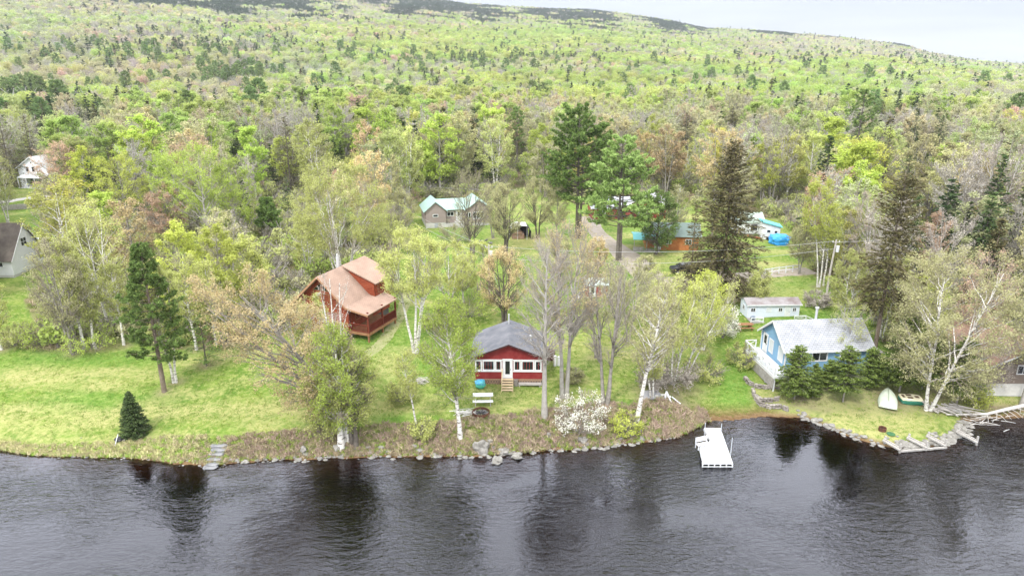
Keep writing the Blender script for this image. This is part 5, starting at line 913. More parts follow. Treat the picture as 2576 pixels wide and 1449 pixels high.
def pole(u, v, vt, label, arms=True, dxu=0):
    p = at(u, v); h_ = tall(p, vt); K = empty('utility_pole', p, 0, label, 'utility pole'); mb = MB(); mb.tube([(0, 0, -.3), (0, 0, h_ * .5), (dxu, 0, h_)], [.16, .13, .10], 10); mb.build('pole', mat('pole_wood', (.36, .33, .29), .9, noise=(3, (.48, .45, .4), .7)), K)
    if arms: mb = MB(); mb.bar((dxu - .5, 0, h_ - .35), (dxu + .5, 0, h_ - .35), .09); mb.build('crossarm', WEAT, K)
    mb = MB(); mb.tube([(dxu + .28, -.1, h_ - 1.6), (dxu + .28, -.1, h_ - .8)], .2, 12); mb.build('transformer', mat('pale_transformer', (.58, .60, .62), .5), K)
    for s in (-.4, .4): mb = MB(); mb.tube([(dxu + s, 0, h_ - .33), (dxu + s, 0, h_ - .1)], .04, 6); mb.build('insulator', WHT, K)
    return V3(p[0] + dxu, p[1], p[2] + h_)
T1 = pole(1231, 752, 616, 'weathered utility pole on the lawn in front of the scrap heap'); T2 = pole(2077, 757, 603, 'tall pale utility pole in front of the leaning birches on the right', dxu=.2); T3 = pole(1704, 512, 465, 'short utility pole behind the dark cedar')
def wire(a, b, sag, label, n=14, r=.018):
    mb = MB(); P_ = []
    for i in range(n + 1): s = i / n; q = V3(*a).lerp(V3(*b), s); q.z -= sag * 4 * s * (1 - s); P_.append(q)
    mb.tube(P_, r, 4); tag(mb.build('power_line', mat('wire_grey', (.42, .42, .43), .6)), label, 'power line')
F1 = V3(*at(940, 520)) + ZU * 9; F2 = V3(75, 110, 12)
def pa(u, v, d): q = ray(u, v) * d; return V3(q[0], q[1], q[2] + CH)
wire(T1 + V3(-.4, 0, -.2), pa(985, 505, 135), .5, 'upper power line from the lawn pole up towards the left woods'); wire(T1 + V3(-.1, 0, -1.5), pa(985, 525, 133), .6, 'lower power line from the lawn pole up towards the left woods')
wire(T1 + V3(.4, 0, -.2), T2 + V3(-.3, 0, -.2), 1.1, 'upper power line spanning from the lawn pole to the tall right pole'); wire(T1 + V3(.1, 0, -1.6), T2 + V3(-.1, 0, -1.2), 1.4, 'lower power line spanning from the lawn pole to the tall right pole')
wire(pa(980, 452, 150), pa(1300, 478, 150), .8, 'power line crossing the woods behind the green roof'); wire(T1 + V3(0, 0, -1.8), V3(*at(1262, 812)) + ZU * 3.6, .2, 'service wire dropping from the lawn pole towards the red cottage')
wire(T2 + V3(.3, 0, -.3), pa(2576, 560, 95), .6, 'power line leaving the tall right pole towards the right edge')
# hidden row of pale posts by the left drive
K = empty('board_fence', at(15, 530), 0, 'low pale board fence by the drive at the far left', 'fence'); a, b2 = at(5, 530), at(110, 522); mb = MB()
for i in range(26): q = (a + (b2 - a) * i / 26) - at(15, 530); mb.box(q[0], q[0] + .36, q[1], q[1] + .04, 0, 1.0 + .15 * rk.random())
mb.build('board', mat('pale_boards', (.50, .47, .43), .9, noise=(2, (.36, .33, .3), .8)), K)
# ---------------------------------------------------------------- single trees one can tell apart
HERO = []
def dz(u, vb, vt, w=80): HERO.append((u, vb, vt, w)); p = at(u, vb); return p, tall(p, vt)
def deco(kind, name, label, u, vb, vt, wpx, bark='grey', seed=1, rz=0, **kw):
    p, h = dz(u, vb, vt, wpx); R = wpx * .5 * mpp(p) * .98; kw.setdefault('twig', .009); kw['leaves'] = int(kw.get('leaves', 5000) * 1.7); kw['ls'] = kw.get('ls', .2) * .78; kw['jit'] = kw.get('jit', .3) * .55; kw['tr'] = kw.get('tr', h * .014 + .03) * (.82 if bark == 'birch' else .95); g = decid(seed, h, R, **kw); return mk_tree(name, g, LM[kind], BK[bark], p, rz, label, 'tree')
def fspruce(kind, name, label, u, vb, vt, wpx, bark='dark', seed=1, **kw):
    p, h = dz(u, vb, vt, wpx); R = wpx * .5 * mpp(p); g = spruce(seed, h, R, **kw); return mk_tree(name, g, LM[kind], BK[bark], p, 0, label, 'tree')
# left lawn
fspruce('spruce', 'fir_tree', 'small dense dark fir alone on the lawn near the left shore', 342, 1092, 984, 78, seed=3, cb=.0, wh=.15, nb=14, per=60, ls=.22, lw=.08, gap=0, irr=.1, exp=.8, droop=.1)
p, h = dz(414, 985, 610); g = pine(4, h, 80 * mpp(p), .24, 78, 9, 11, .32, .07, el=.02, exp=.75, tufts=3); mk_tree('pine_tree', g, LM['pine'], BK['brown'], p, 0, 'dark red pine with a bare lower trunk at the left lawn edge', 'tree')
fspruce('pine', 'young_pine_tree', 'low dark pine sapling among the birch trunks behind the red pine', 520, 920, 790, 95, seed=5, cb=.1, wh=.5, nb=7, per=20, ls=.34, lw=.12, droop=.0, irr=.3, gap=.25)
W = dict(bark='birch')
deco('olive', 'grey_clump_tree', 'grey multi-stemmed tree with buff twigs at the left lawn edge', 186, 889, 605, 128, 'grey', 6, cb=.28, stems=6, spread=.35, n1=60, n2=8, n3=6, leaves=6500, ls=.15, up=1.1, shape='oval', twig=.012, wob=.01)
for i, (u, vb, vt, w_, lb, sd, st) in enumerate(((213, 880, 585, 70, 'thin white birch just right of the grey clump tree', 7, 1), (241, 878, 650, 66, 'second thin white birch right of the grey clump tree', 8, 1), (281, 830, 512, 150, 'tall forked white birch with pale green crown left of the red pine', 9, 3), (5, 880, 700, 70, 'slim white birch at the left edge of the lawn', 10, 1), (441, 962, 640, 80, 'white-stemmed birch pair behind the red pine trunk', 12, 2), (312, 868, 640, 70, 'slim birch between the forked birch and the red pine', 13, 1), (20, 560, 395, 90, 'pale birch beside the drive at the far left', 14, 2), (495, 880, 640, 90, 'slender green birch right of the red pine', 15, 1), (545, 868, 660, 90, 'slender yellow-green birch left of the orange-budded tree', 16, 1))):
    deco('birch', 'birch_tree', lb, u, vb, vt, w_, seed=sd, stems=st, cb=.33, spread=.5, n1=36, n2=7, n3=5, leaves=4200, ls=.17, up=1.0, shape='oval', **W)
for u, vb, vt, w_, k, lb, sd in ((480, 840, 575, 130, 'yellow', 'bright yellow-green maple behind the red pine', 21), (575, 835, 585, 130, 'yellow', 'bright yellow-green maple left of the log house', 22), (640, 800, 600, 100, 'birch', 'pale green tree left of the log house', 23), (530, 620, 370, 180, 'aspen', 'tallest fresh green aspen in the left woods', 24), (460, 600, 385, 120, 'aspen', 'fresh green aspen left of the tallest aspen', 25), (600, 610, 400, 120, 'aspen', 'fresh green aspen right of the tallest aspen', 26), (320, 560, 395, 120, 'yellow', 'yellow-green maple behind the steep-roofed cabin', 27), (430, 610, 470, 110, 'red', 'coral-budded maple below the tallest aspen', 28), (160, 510, 365, 120, 'red', 'russet-budded maple right of the white house', 29), (250, 720, 540, 110, 'birch', 'pale green tree right of the steep-roofed cabin', 30)):
    deco(k, 'maple_tree' if k != 'aspen' else 'aspen_tree', lb, u, vb, vt, w_, 'grey' if k != 'aspen' else 'pale', sd, cb=.22, n1=40, n2=7, n3=5, leaves=7500 if k in ('aspen', 'yellow') else 6000, ls=.24, up=.7, shape='oval', jit=.3)
# big orange-budded maple leaning left over the lawn
p, h = dz(846, 1052, 660); g = decid(31, h * .93, 122 * mpp(p), .16, stems=3, spread=.5, n1=60, n2=7, n3=5, leaves=27000, ls=.13, jit=.16, up=.45, shape='wide', twig=.010, lean=(-.62, -.05), wob=.02, tr=.30); mk_tree('maple_tree', g, LM['orange'], BK['grey'], p, 0, 'big spreading maple with orange buds leaning over the left lawn', 'tree')
deco('aspen', 'birch_tree', 'white birch with a flared foot at the river edge below the log house', 859, 1126, 832, 165, 'birch', 32, stems=1, cb=.26, n1=50, n2=8, n3=6, leaves=9500, ls=.17, up=.5, shape='oval', tr=.36)
deco('birch', 'cedar_tree', 'dark-trunked leafy tree right behind the flared white birch', 893, 1118, 880, 130, 'dark', 33, stems=2, cb=.32, spread=.2, n1=36, n2=7, n3=5, leaves=5200, ls=.17, up=.5, shape='oval', tr=.3)
fspruce('spruce', 'fir_bough_tree', 'dark fir top showing in the crown right of the flared birch', 912, 1000, 890, 90, seed=34, cb=.45, wh=.5, nb=6, per=18, irr=.3, gap=.3)
deco('bare', 'birch_snag', 'tall white birch with bare forked tops in front of the log house gable', 872, 1112, 668, 88, 'birch', 35, stems=3, cb=.50, spread=.5, n1=16, n2=4, n3=3, leaves=500, ls=.12, up=1.2, shape='vase', tr=.24)
deco('birch', 'birch_tree', 'green birch screening the left corner of the log house', 800, 960, 745, 90, 'birch', 36, stems=2, cb=.25, n1=34, n2=7, n3=5, leaves=5200, ls=.16, up=.8, shape='oval')
deco('birch', 'birch_tree', 'great many-stemmed white birch towering behind the log house', 868, 742, 432, 225, 'birch', 37, stems=7, cb=.40, spread=.62, n1=70, n2=7, n3=6, leaves=17000, ls=.2, up=1.0, shape='oval', tr=.26, wob=.02)
deco('birch', 'birch_tree', 'twin-trunked white birch on the lawn right of the log house', 1045, 887, 590, 150, 'birch', 38, stems=4, cb=.52, spread=.62, n1=60, n2=8, n3=6, leaves=10500, ls=.17, up=1.0, shape='oval', tr=.27, wob=.02)
deco('birch', 'birch_tree', 'smaller white birch behind and right of the twin-trunked birch', 1130, 792, 618, 112, 'birch', 39, stems=3, cb=.4, spread=.55, n1=44, n2=7, n3=5, leaves=5000, ls=.18, up=1.0, shape='oval', tr=.2)
deco('aspen', 'birch_tree', 'leaning white birch with a green crown at the shore left of the red cottage', 1158, 1104, 752, 150, 'birch', 40, stems=1, cb=.36, n1=56, n2=8, n3=6, leaves=9500, ls=.16, up=.7, shape='oval', lean=(-.10, 0), tr=.24)
deco('birch', 'birch_sapling', 'crooked thin birch sapling on the bank left of the leaning birch', 1051, 1092, 875, 62, 'birch', 41, stems=1, cb=.5, n1=22, n2=6, n3=4, leaves=2200, ls=.14, up=.9, shape='round', lean=(-.12, 0), tr=.12, wob=.03)
deco('olive', 'bare_tree', 'dark-trunked tree with upright pinkish twigs in front of the green roof', 1188, 646, 432, 105, 'dark', 42, stems=3, cb=.32, spread=.4, n1=50, n2=7, n3=5, leaves=2400, ls=.13, up=1.0, shape='round', tr=.22, twig=.010)
deco('olive', 'budding_tree', 'buff budding tree between the grey house and the white canopy', 1272, 642, 468, 90, 'dark', 43, stems=3, cb=.3, spread=.3, n1=50, n2=8, n3=6, leaves=6600, ls=.17, up=.9, shape='oval', tr=.22)
deco('olive', 'budding_tree', 'dark-stemmed budding tree right of the white canopy', 1352, 600, 455, 88, 'dark', 44, stems=3, cb=.3, spread=.3, n1=44, n2=7, n3=5, leaves=5600, ls=.17, up=.9, shape='round', tr=.2)
deco('orange', 'budding_tree', 'orange-budded tree with a dark split trunk behind the red cottage', 1269, 812, 632, 120, 'dark', 45, stems=3, cb=.25, spread=.4, n1=50, n2=8, n3=6, leaves=6200, ls=.16, up=.9, shape='oval', tr=.22)
deco('bare', 'grey_maple_tree', 'tall grey maple standing at the right front corner of the red cottage', 1370, 1052, 605, 150, 'pale', 46, stems=1, cb=.36, n1=44, n2=7, n3=6, leaves=1600, ls=.12, up=.6, shape='round', tr=.27, twig=.011)
deco('orange', 'grey_maple_tree', 'tallest grey maple with orange-tinged twigs behind the cottage corner maple', 1420, 1002, 565, 185, 'pale', 47, stems=2, cb=.40, spread=.3, n1=64, n2=8, n3=6, leaves=5200, ls=.14, up=.85, shape='round', tr=.30, twig=.011)
deco('bare', 'grey_maple_tree', 'fork-trunked leafless tree on the lawn right of the red cottage', 1523, 1020, 660, 135, 'grey', 48, stems=4, cb=.34, spread=.5, n1=34, n2=6, n3=5, leaves=1000, ls=.12, up=.95, shape='round', tr=.27, twig=.011)
deco('olive', 'birch_tree', 'white birch leaning right at the shore beside the grey platform', 1600, 1062, 705, 125, 'birch', 49, stems=1, cb=.42, n1=40, n2=7, n3=5, leaves=3000, ls=.15, up=.9, shape='oval', lean=(.13, 0), tr=.27)
for u, vb, vt, w_, ln, k, lb, sd in ((1692, 968, 700, 120, .05, 'birch', 'pale green birch above the grey platform', 50), (1722, 962, 690, 120, .28, 'birch', 'white birch leaning sharply right in the clump above the platform', 51), (1660, 950, 730, 100, -.05, 'olive', 'buff birch at the left of the clump above the platform', 52), (1640, 1000, 850, 60, -.12, 'birch', 'small birch in the bushes beside the grey platform', 53)):
    deco(k, 'birch_tree', lb, u, vb, vt, w_, 'birch', sd, stems=2, spread=.4, cb=.36, n1=36, n2=7, n3=5, leaves=3400, ls=.16, up=.9, shape='oval', lean=(ln, 0), tr=.16)
deco('yellow', 'birch_tree', 'rounded yellow-green birch in front of the big brown spruce', 1768, 880, 692, 108, 'birch', 54, stems=2, cb=.3, n1=44, n2=7, n3=5, leaves=6500, ls=.18, up=.7, shape='oval', tr=.15)
deco('olive', 'budding_tree', 'sparse pinkish budding tree in front of the small red shed', 1500, 900, 655, 110, 'grey', 55, stems=2, cb=.35, spread=.5, n1=36, n2=7, n3=6, leaves=3000, ls=.14, up=.9, shape='round', tr=.14)
deco('olive', 'budding_tree', 'sparse budding tree at the end of the gravel drive', 1580, 860, 665, 110, 'pale', 56, stems=3, cb=.3, spread=.6, n1=36, n2=7, n3=6, leaves=3000, ls=.15, up=.9, shape='round', tr=.13)
for i, (u, vb, vt, w_, k, bk, lb) in enumerate(((1165, 760, 640, 90, 'birch', 'birch', 'pale green birch thicket tree right of the twin-trunked birch'), (1205, 730, 610, 70, 'birch', 'grey', 'soft green tree just left of the lawn utility pole'), (1000, 640, 520, 90, 'birch', 'grey', 'soft green tree behind the right end of the log house'), (955, 620, 470, 90, 'olive', 'grey', 'buff tree beyond the log house dormer'), (1015, 600, 480, 70, 'olive', 'pale', 'thin buff tree near the maroon bush'), (1410, 720, 600, 70, 'olive', 'grey', 'small buff tree left of the small red shed'), (1650, 800, 690, 100, 'birch', 'pale', 'loose yellow-green tree at the bend of the drive'), (1620, 730, 650, 60, 'olive', 'grey', 'thin budding tree beside the gravel drive'), (1240, 600, 470, 70, 'olive', 'grey', 'faint buff tree at the right end of the grey house'), (1400, 600, 470, 70, 'olive', 'pale', 'slim buff tree left of the tallest pine'), (1545, 800, 680, 80, 'olive', 'pale', 'thin pinkish tree right of the small red shed'), (1790, 600, 450, 70, 'birch', 'grey', 'pale tree behind the massive brown spruce'), (1905, 780, 680, 60, 'birch', 'grey', 'small green tree behind the pale blue cabin'), (2010, 690, 560, 70, 'olive', 'grey', 'buff tree at the end of the white rail fence'), (1860, 540, 420, 80, 'olive', 'grey', 'buff tree behind the white garage'), (1700, 600, 470, 60, 'olive', 'pale', 'pinkish thin tree by the short utility pole'), (1500, 700, 600, 50, 'orange', 'grey', 'small orange-budded tree below the white pines'))):
    deco(k, 'budding_tree', lb, u, vb, vt, w_, bk, 200 + i, stems=1 + i % 3, spread=.4, cb=.3, n1=36, n2=7, n3=5, leaves=3600, ls=.18, up=.9, shape='oval', tr=.14)
# the two tall pines
p, h = dz(1451, 600, 268); g = pine(60, h, 96 * mpp(p), .27, 105, 11, 13, .46, .10, el=.25, stems=2, exp=.5); mk_tree('white_pine_tree', g, LM['pine'], BK['dark'], p, 0, 'tallest dark white pine beside the gravel drive', 'tree')
p, h = dz(1553, 655, 345); g = pine(61, h, 92 * mpp(p), .28, 74, 11, 13, .46, .10, el=.12, stems=2, exp=.55); mk_tree('white_pine_tree', g, LM['lpine'], BK['dark'], p, 0, 'lighter green white pine right of the tallest pine', 'tree')
fspruce('brown', 'spruce_tree', 'massive brown-green spruce between the drive and the pale blue cabin', 1812, 742, 350, 220, 'brown', 62, cb=.05, wh=.30, nb=11, per=52, ls=.46, lw=.19, droop=.35, irr=.28, gap=.1, exp=.75)
fspruce('brown', 'spruce_tree', 'narrow brown spruce in front of the orange log cabin', 1737, 700, 512, 80, 'brown', 63, cb=.05, wh=.45, nb=7, per=18, ls=.4, lw=.15, droop=.3, irr=.25, exp=.8)
deco('pine', 'cedar_tree', 'dark rounded cedar in front of the orange log cabin', 1650, 640, 480, 100, 'dark', 64, cb=.15, n1=50, n2=7, n3=5, leaves=9000, ls=.22, up=.5, shape='oval', tr=.22, jit=.25)
deco('yellow', 'birch_tree', 'tall yellow-green birch left of the tall utility pole', 2058, 722, 452, 92, 'birch', 65, stems=2, cb=.48, n1=44, n2=7, n3=5, leaves=6000, ls=.19, up=.8, shape='oval', lean=(-.10, 0), tr=.2)
deco('birch', 'birch_tree', 'slim pale birch just right of the tall yellow birch', 2072, 718, 520, 60, 'birch', 66, stems=1, cb=.5, n1=24, n2=6, n3=4, leaves=2600, ls=.19, up=.8, shape='oval', lean=(-.06, 0), tr=.16)
fspruce('brown', 'spruce_tree', 'tall ragged brown spruce with a bare trunk right of the blue cottage', 2196, 902, 430, 165, 'brown', 67, cb=.30, wh=.38, nb=9, per=40, ls=.44, lw=.18, droop=.3, irr=.4, gap=.22, exp=.45)
deco('birch', 'birch_tree', 'white-stemmed green birch behind the blue cottage roof', 2122, 832, 632, 92, 'birch', 68, stems=2, cb=.3, n1=44, n2=7, n3=5, leaves=6000, ls=.17, up=.8, shape='oval', tr=.18)
deco('birch', 'birch_tree', 'thin see-through birch in front of the blue cottage roof', 2122, 930, 762, 100, 'pale', 69, stems=1, cb=.35, n1=34, n2=6, n3=5, leaves=1900, ls=.13, up=.9, shape='round', tr=.09)
for u, vb, vt, w_, lb, sd, k in ((1998, 1003, 872, 104, 'broad fir at the front left corner of the blue cottage', 70, 'fir'), (2044, 1000, 917, 46, 'fir standing close against the corner fir', 71, 'fir'), (2120, 1010, 874, 100, 'bright-tipped fir on a pale trunk in front of the blue cottage', 72, 'fir'), (2080, 975, 905, 52, 'shaded fir between the two front firs', 73, 'fir'), (2182, 975, 876, 70, 'dark fir at the right front of the blue cottage', 74, 'fir'), (2262, 985, 790, 110, 'large dark fir behind the overturned boat', 75, 'fir'), (2318, 978, 800, 100, 'large dark fir behind the pedal boat', 76, 'fir'), (2405, 1020, 850, 110, 'shadowy fir behind the driftwood pile', 77, 'fir')):
    fspruce(k, 'fir_tree', lb, u, vb, vt, w_, 'grey', sd, cb=.28 if sd in (72, 77) else .14, wh=.27, nb=11, per=80, ls=.27, lw=.10, droop=.05, irr=.2, gap=.05, exp=.55)
deco('olive', 'birch_tree', 'great leaning white birch with spreading limbs on the right shore', 2334, 1032, 650, 250, 'birch', 80, stems=2, cb=.26, spread=.45, n1=60, n2=7, n3=6, leaves=15000, ls=.18, up=.55, shape='wide', lean=(.10, 0), tr=.27, twig=.008)
deco('red', 'maple_tree', 'russet-budded maple with grey limbs behind the great leaning birch', 2440, 900, 640, 130, 'pale', 81, stems=2, cb=.3, spread=.4, n1=44, n2=8, n3=6, leaves=3600, ls=.16, up=.9, shape='round')
deco('bare', 'bare_tree', 'pale leafless thicket tree in front of the brown-roofed cottage', 2455, 985, 845, 130, 'pale', 82, stems=4, cb=.2, spread=.7, n1=44, n2=8, n3=6, leaves=900, ls=.13, up=.6, shape='wide', tr=.12)
deco('olive', 'birch_tree', 'grey-trunked birch at the right edge of the shore', 2568, 1022, 700, 120, 'pale', 83, stems=1, cb=.35, n1=40, n2=7, n3=5, leaves=4200, ls=.17, up=.8, shape='oval', tr=.2)
deco('yellow', 'yellow_green_tree', 'yellow-green tree between the great birch and the brown spruce', 2300, 930, 700, 110, 'grey', 84, stems=2, cb=.3, n1=40, n2=7, n3=5, leaves=4200, ls=.18, up=.8, shape='oval')
# conifers showing above the woods
for u, vb, vt, w_, lb, sd, k in ((728, 540, 445, 44, 'sharp dark fir behind the great many-stemmed birch', 90, 'spruce'), (35, 470, 265, 110, 'big brown-green spruce at the left edge above the white house', 91, 'brown'), (90, 440, 290, 80, 'brown-green spruce beside the big left-edge spruce', 92, 'brown'), (2143, 440, 225, 95, 'tall feathery pine standing out above the right woods', 93, 'pine'), (2215, 480, 310, 60, 'dark ragged spruce in the right woods', 94, 'brown'), (2285, 420, 285, 60, 'dark spruce top right of the feathery pine', 95, 'spruce'), (735, 500, 290, 92, 'broad brown spruce in the woods left of centre', 96, 'brown'), (2260, 560, 390, 90, 'wide dark spruce behind the ragged brown spruce', 97, 'spruce'), (1720, 400, 280, 45, 'dark spruce in the woods right of the tall pines', 98, 'brown'), (680, 600, 500, 60, 'dark young fir left of the great birch', 99, 'pine')):
    if k == 'pine': p, h = dz(u, vb, vt); g = pine(sd, h, w_ * .5 * mpp(p), .2, 50, 6, 8, .5, .1, exp=.55); mk_tree('pine_tree', g, LM[k], BK['dark'], p, 0, lb, 'tree')
    else: fspruce(k, 'spruce_tree', lb, u, vb, vt, w_, 'dark', sd, cb=.05, wh=.45, nb=7, per=18, ls=.45, lw=.16, droop=.3, irr=.3)
for i, (u, vb, vt, w_, k, lb) in enumerate(((845, 440, 345, 30, 'spruce', 'slim dark fir left of the white birch tops beyond the log house'), (862, 438, 352, 28, 'spruce', 'slim dark fir touching its taller twin beyond the log house'), (690, 470, 360, 40, 'spruce', 'dark fir at the left foot of the broad brown spruce'), (300, 480, 365, 80, 'brown', 'wide brown conifer behind the yellow-green maple by the cabin'), (445, 430, 330, 60, 'brown', 'dark conifer group leader left of the tallest aspen'), (600, 430, 330, 60, 'spruce', 'dark conifer rising behind the tallest aspen'), (215, 360, 255, 40, 'spruce', 'dark spire at the upper left woods edge'), (250, 350, 260, 40, 'brown', 'brown spire beside the upper left dark spire'), (125, 400, 300, 50, 'spruce', 'dark green fir right of the left-edge spruces'), (900, 400, 310, 26, 'spruce', 'thin dark spire in the centre left woods'), (1300, 400, 270, 60, 'pine', 'bluish pine above the bare woods left of the tallest white pine'), (1838, 345, 270, 40, 'brown', 'small dark spruce above the lighter woods right of centre'), (2210, 330, 255, 50, 'brown', 'dark spruce top behind the feathery pine'), (2350, 420, 290, 70, 'spruce', 'dark spreading spruce in the upper right woods'), (2560, 480, 330, 80, 'spruce', 'dark spruce cut by the right edge of the woods'), (620, 560, 440, 40, 'spruce', 'narrow dark fir right of the coral-budded maple'))):
    if k == 'pine': p, h = dz(u, vb, vt, w_); g = pine(300 + i, h, w_ * .5 * mpp(p), .2, 44, 5, 8, .5, .1, exp=.55); mk_tree('pine_tree', g, LM[k], BK['dark'], p, 0, lb, 'tree')
    else: fspruce(k, 'spruce_tree', lb, u, vb, vt, w_, 'dark', 300 + i, cb=.05, wh=.42, nb=8, per=20, ls=.5, lw=.2, droop=.25, irr=.25)
# shrubs
def shrub(kind, name, label, u, v, wpx, h, seed, n=2500, ls=.13, bark='grey', stems=6, twig=.012, group=None):
    p = at(u, v); g = decid(seed, h, wpx * .5 * mpp(p), .12, stems=stems, spread=.6, n1=30, n2=6, n3=5, leaves=n, ls=ls, up=.8, shape='wide', tr=.05, twig=twig, jit=.12); return mk_tree(name, g, LM[kind], BK[bark], p, 0, label, 'shrub', group)
shrub('blossom', 'blossoming_shrub', 'white-blossomed shrub on the bank right of the red cottage', 1455, 1092, 128, 3.6, 100, 2300, .12); shrub('blossom', 'blossoming_shrub', 'pale blossoming shrub left of the pale blue cabin', 1818, 850, 75, 3.6, 101, 2600, .14)
for i, (u, v, w_, h, k, lb) in enumerate(((1180, 800, 110, 2.6, 'aspen', 'green bush on the lawn behind the leaning birch'), (1110, 830, 80, 2.2, 'birch', 'pale green bush right of the twin-trunked birch'), (230, 878, 120, 2.0, 'aspen', 'green bush under the thin left birches'), (110, 868, 110, 2.6, 'aspen', 'dark green thicket bush left of the grey clump tree'), (50, 870, 90, 2.0, 'birch', 'pale thicket bush near the slim left-edge birch'), (1010, 1010, 70, 1.8, 'birch', 'small green bush below the crooked sapling'), (1065, 1100, 60, 1.5, 'birch', 'green shoots at the foot of the crooked sapling'), (830, 1090, 100, 2.2, 'birch', 'pale green bush at the foot of the flared birch'), (1690, 965, 130, 2.0, 'bare', 'brown leafless bush behind the grey platform'), (1640, 975, 80, 2.0, 'bare', 'brown bush left of the grey platform'), (1775, 950, 100, 1.6, 'birch', 'low green bush right of the birch clump'), (1865, 920, 80, 2.0, 'birch', 'yellow-green bush left of the blue cottage deck'), (1575, 1090, 70, 1.6, 'yellow', 'yellow-green shoots on the bank below the right-leaning birch'), (1020, 530, 80, 4.0, 'red', 'maroon bush left of the green-roofed house'), (1700, 790, 130, 2.8, 'olive', 'buff bush at the bend of the drive'), (2055, 770, 70, 1.6, 'bare', 'brown bush at the foot of the tall pole'), (2450, 1020, 70, 2.2, 'yellow', 'yellow-green bush behind the driftwood'), (2160, 930, 60, 1.6, 'bare', 'brown undergrowth between the firs'), (1150, 610, 100, 2.8, 'olive', 'grey bush at the corner of the green-roofed house'), (1440, 960, 50, 1.2, 'olive', 'low buff bush behind the tall grey maple'))):
    shrub(k, 'bush', lb, u, v, w_, h, 110 + i, 2400, .15)
# ---------------------------------------------------------------- ground cover that nobody could count
def tuft(seed, n, h, w_, spread_):
    rs = np.random.RandomState(seed); P = np.stack([rs.normal(size=n) * spread_, rs.normal(size=n) * spread_, h * (.25 + .3 * rs.rand(n))], 1); D = rs.normal(size=(n, 3)) * .45 + np.array([0, 0, 1]); return cards(P, rs.normal(size=(n, 3)) + np.array([0, -.2, .3]), h, w_, rs, D)
def cover(name, label, X_, Y_, kinds_, scl_, tint_):
    n = len(X_); rs = np.random.RandomState(5); protos = []
    for i, (m_, a) in enumerate(kinds_): v, f = tuft(50 + i, *a); me = raw(name + str(i), v, f); me.materials.append(m_); protos.append(me)
    s = scl_ * rs.uniform(.6, 1.3, n); tn = np.concatenate([tint_, np.ones((n, 1))], 1)
    stand(name, label, np.stack([X_, Y_, height(X_, Y_) - .02], 1), rs.randint(0, len(protos), n), np.stack([s, s, s], 1), np.stack([0 * s, 0 * s, rs.rand(n) * 6.28], 1), tn, protos, 'plants')
# ---------------------------------------------------------------- woods: single trees near, massed stands far
rs = np.random.RandomState(11)
def grid(r0, r1, g, amax=42):
    n = int(r1 * .74 / g) + 2; gx, gy = np.meshgrid(np.arange(-n, n) * g, np.arange(int(50 / g), int(r1 / g) + 1) * g)
    gx = gx + rs.uniform(-.46, .46, gx.shape) * g; gy = gy + rs.uniform(-.46, .46, gx.shape) * g
    r = np.hypot(gx, gy); a = np.abs(np.degrees(np.arctan2(gx, gy))); k = (r >= r0) & (r < r1) & (a < amax)
    return gx[k], gy[k]
x1, y1 = grid(60, 260, 5.4, 44); x2, y2 = grid(260, 800, 7.4); x3, y3 = grid(800, 2360, 9.6, 40.5)
x4, y4 = grid(1000, 2340, 5.0, 40.5)
zz4 = height(x4, y4); u4, v4 = proj(x4, y4, zz4); j4 = (fbm(x4 / 60., y4 / 60.) - .5) * 2.2; in4 = np.zeros(len(x4), bool)
BANDS = [(250, -6, 430, 22), (610, 4, 210, 30), (1080, 20, 190, 32), (1455, 52, 120, 25), (1690, 72, 88, 22), (1950, 88, 70, 15), (2275, 116, 66, 14), (2100, 100, 60, 7)]
for cu, cv, ru, rv in BANDS: in4 |= np.hypot((u4 - cu) / ru, (v4 - cv - (u4 - cu) * .10) / rv) + j4 < .95
x4, y4 = x4[in4], y4[in4]
xs = np.concatenate([x1, x2, x3, x4]); ys = np.concatenate([y1, y2, y3, y4]); zs = height(xs, ys); us, vs = proj(xs, ys, zs); edge = (us > 985) & (us < 1720) & is_wood(us, vs - 42) & (rs.rand(len(xs)) < .30); ok = (is_wood(us, vs) | edge) & (ys > shore_y(xs) + 4) & ~(np.abs(us - np.interp(vs, [500, 545, 630, 668], [1465, 1475, 1560, 1605])) < 24) | (vs < 495) & is_wood(us, vs)
# keep a view to the houses among the trees
ok &= ~((np.hypot(xs, ys) < 100) & (us > 985) & (us < 2180))
KEEP = [(1060, 1250, 500, 560), (1560, 1760, 500, 640), (1840, 2000, 530, 610), (60, 140, 455, 520), (2430, 2576, 800, 985), (780, 1000, 650, 860)]
ok &= ~((us < 165) & (vs > 640)) | (us < -40)
for a, b2, c2, d2 in KEEP: ok &= ~((us > a) & (us < b2) & (vs > c2) & (vs < d2))
xs, ys, zs, us, vs = (q[ok] for q in (xs, ys, zs, us, vs)); rr_ = np.hypot(xs, ys); NT = len(xs)
band = np.zeros(NT, bool)
jn = (fbm(xs / 60., ys / 60.) - .5) * 2.2
for cu, cv, ru, rv in BANDS: band |= (np.hypot((us - cu) / ru, (vs - cv - (us - cu) * .10) / rv) + jn < 1) & (rr_ > 1000)
p1 = fbm(xs / 70. + 3, ys / 70.); p2 = fbm(xs / 35. + 31, ys / 35. + 8)
greenz = np.zeros(NT)
for cu, cv, ru, rv, k in ((1250, 125, 560, 60, .9), (1500, 260, 800, 60, .9), (2150, 210, 500, 40, .8), (300, 280, 500, 40, .7), (520, 420, 130, 60, .9), (1600, 175, 400, 30, .8), (2000, 350, 600, 60, .35), (900, 340, 300, 50, .4)):
    greenz = np.maximum(greenz, k * np.clip(1.5 - np.hypot((us - cu) / ru, (vs - cv) / rv), 0, 1))
conz = np.zeros(NT)
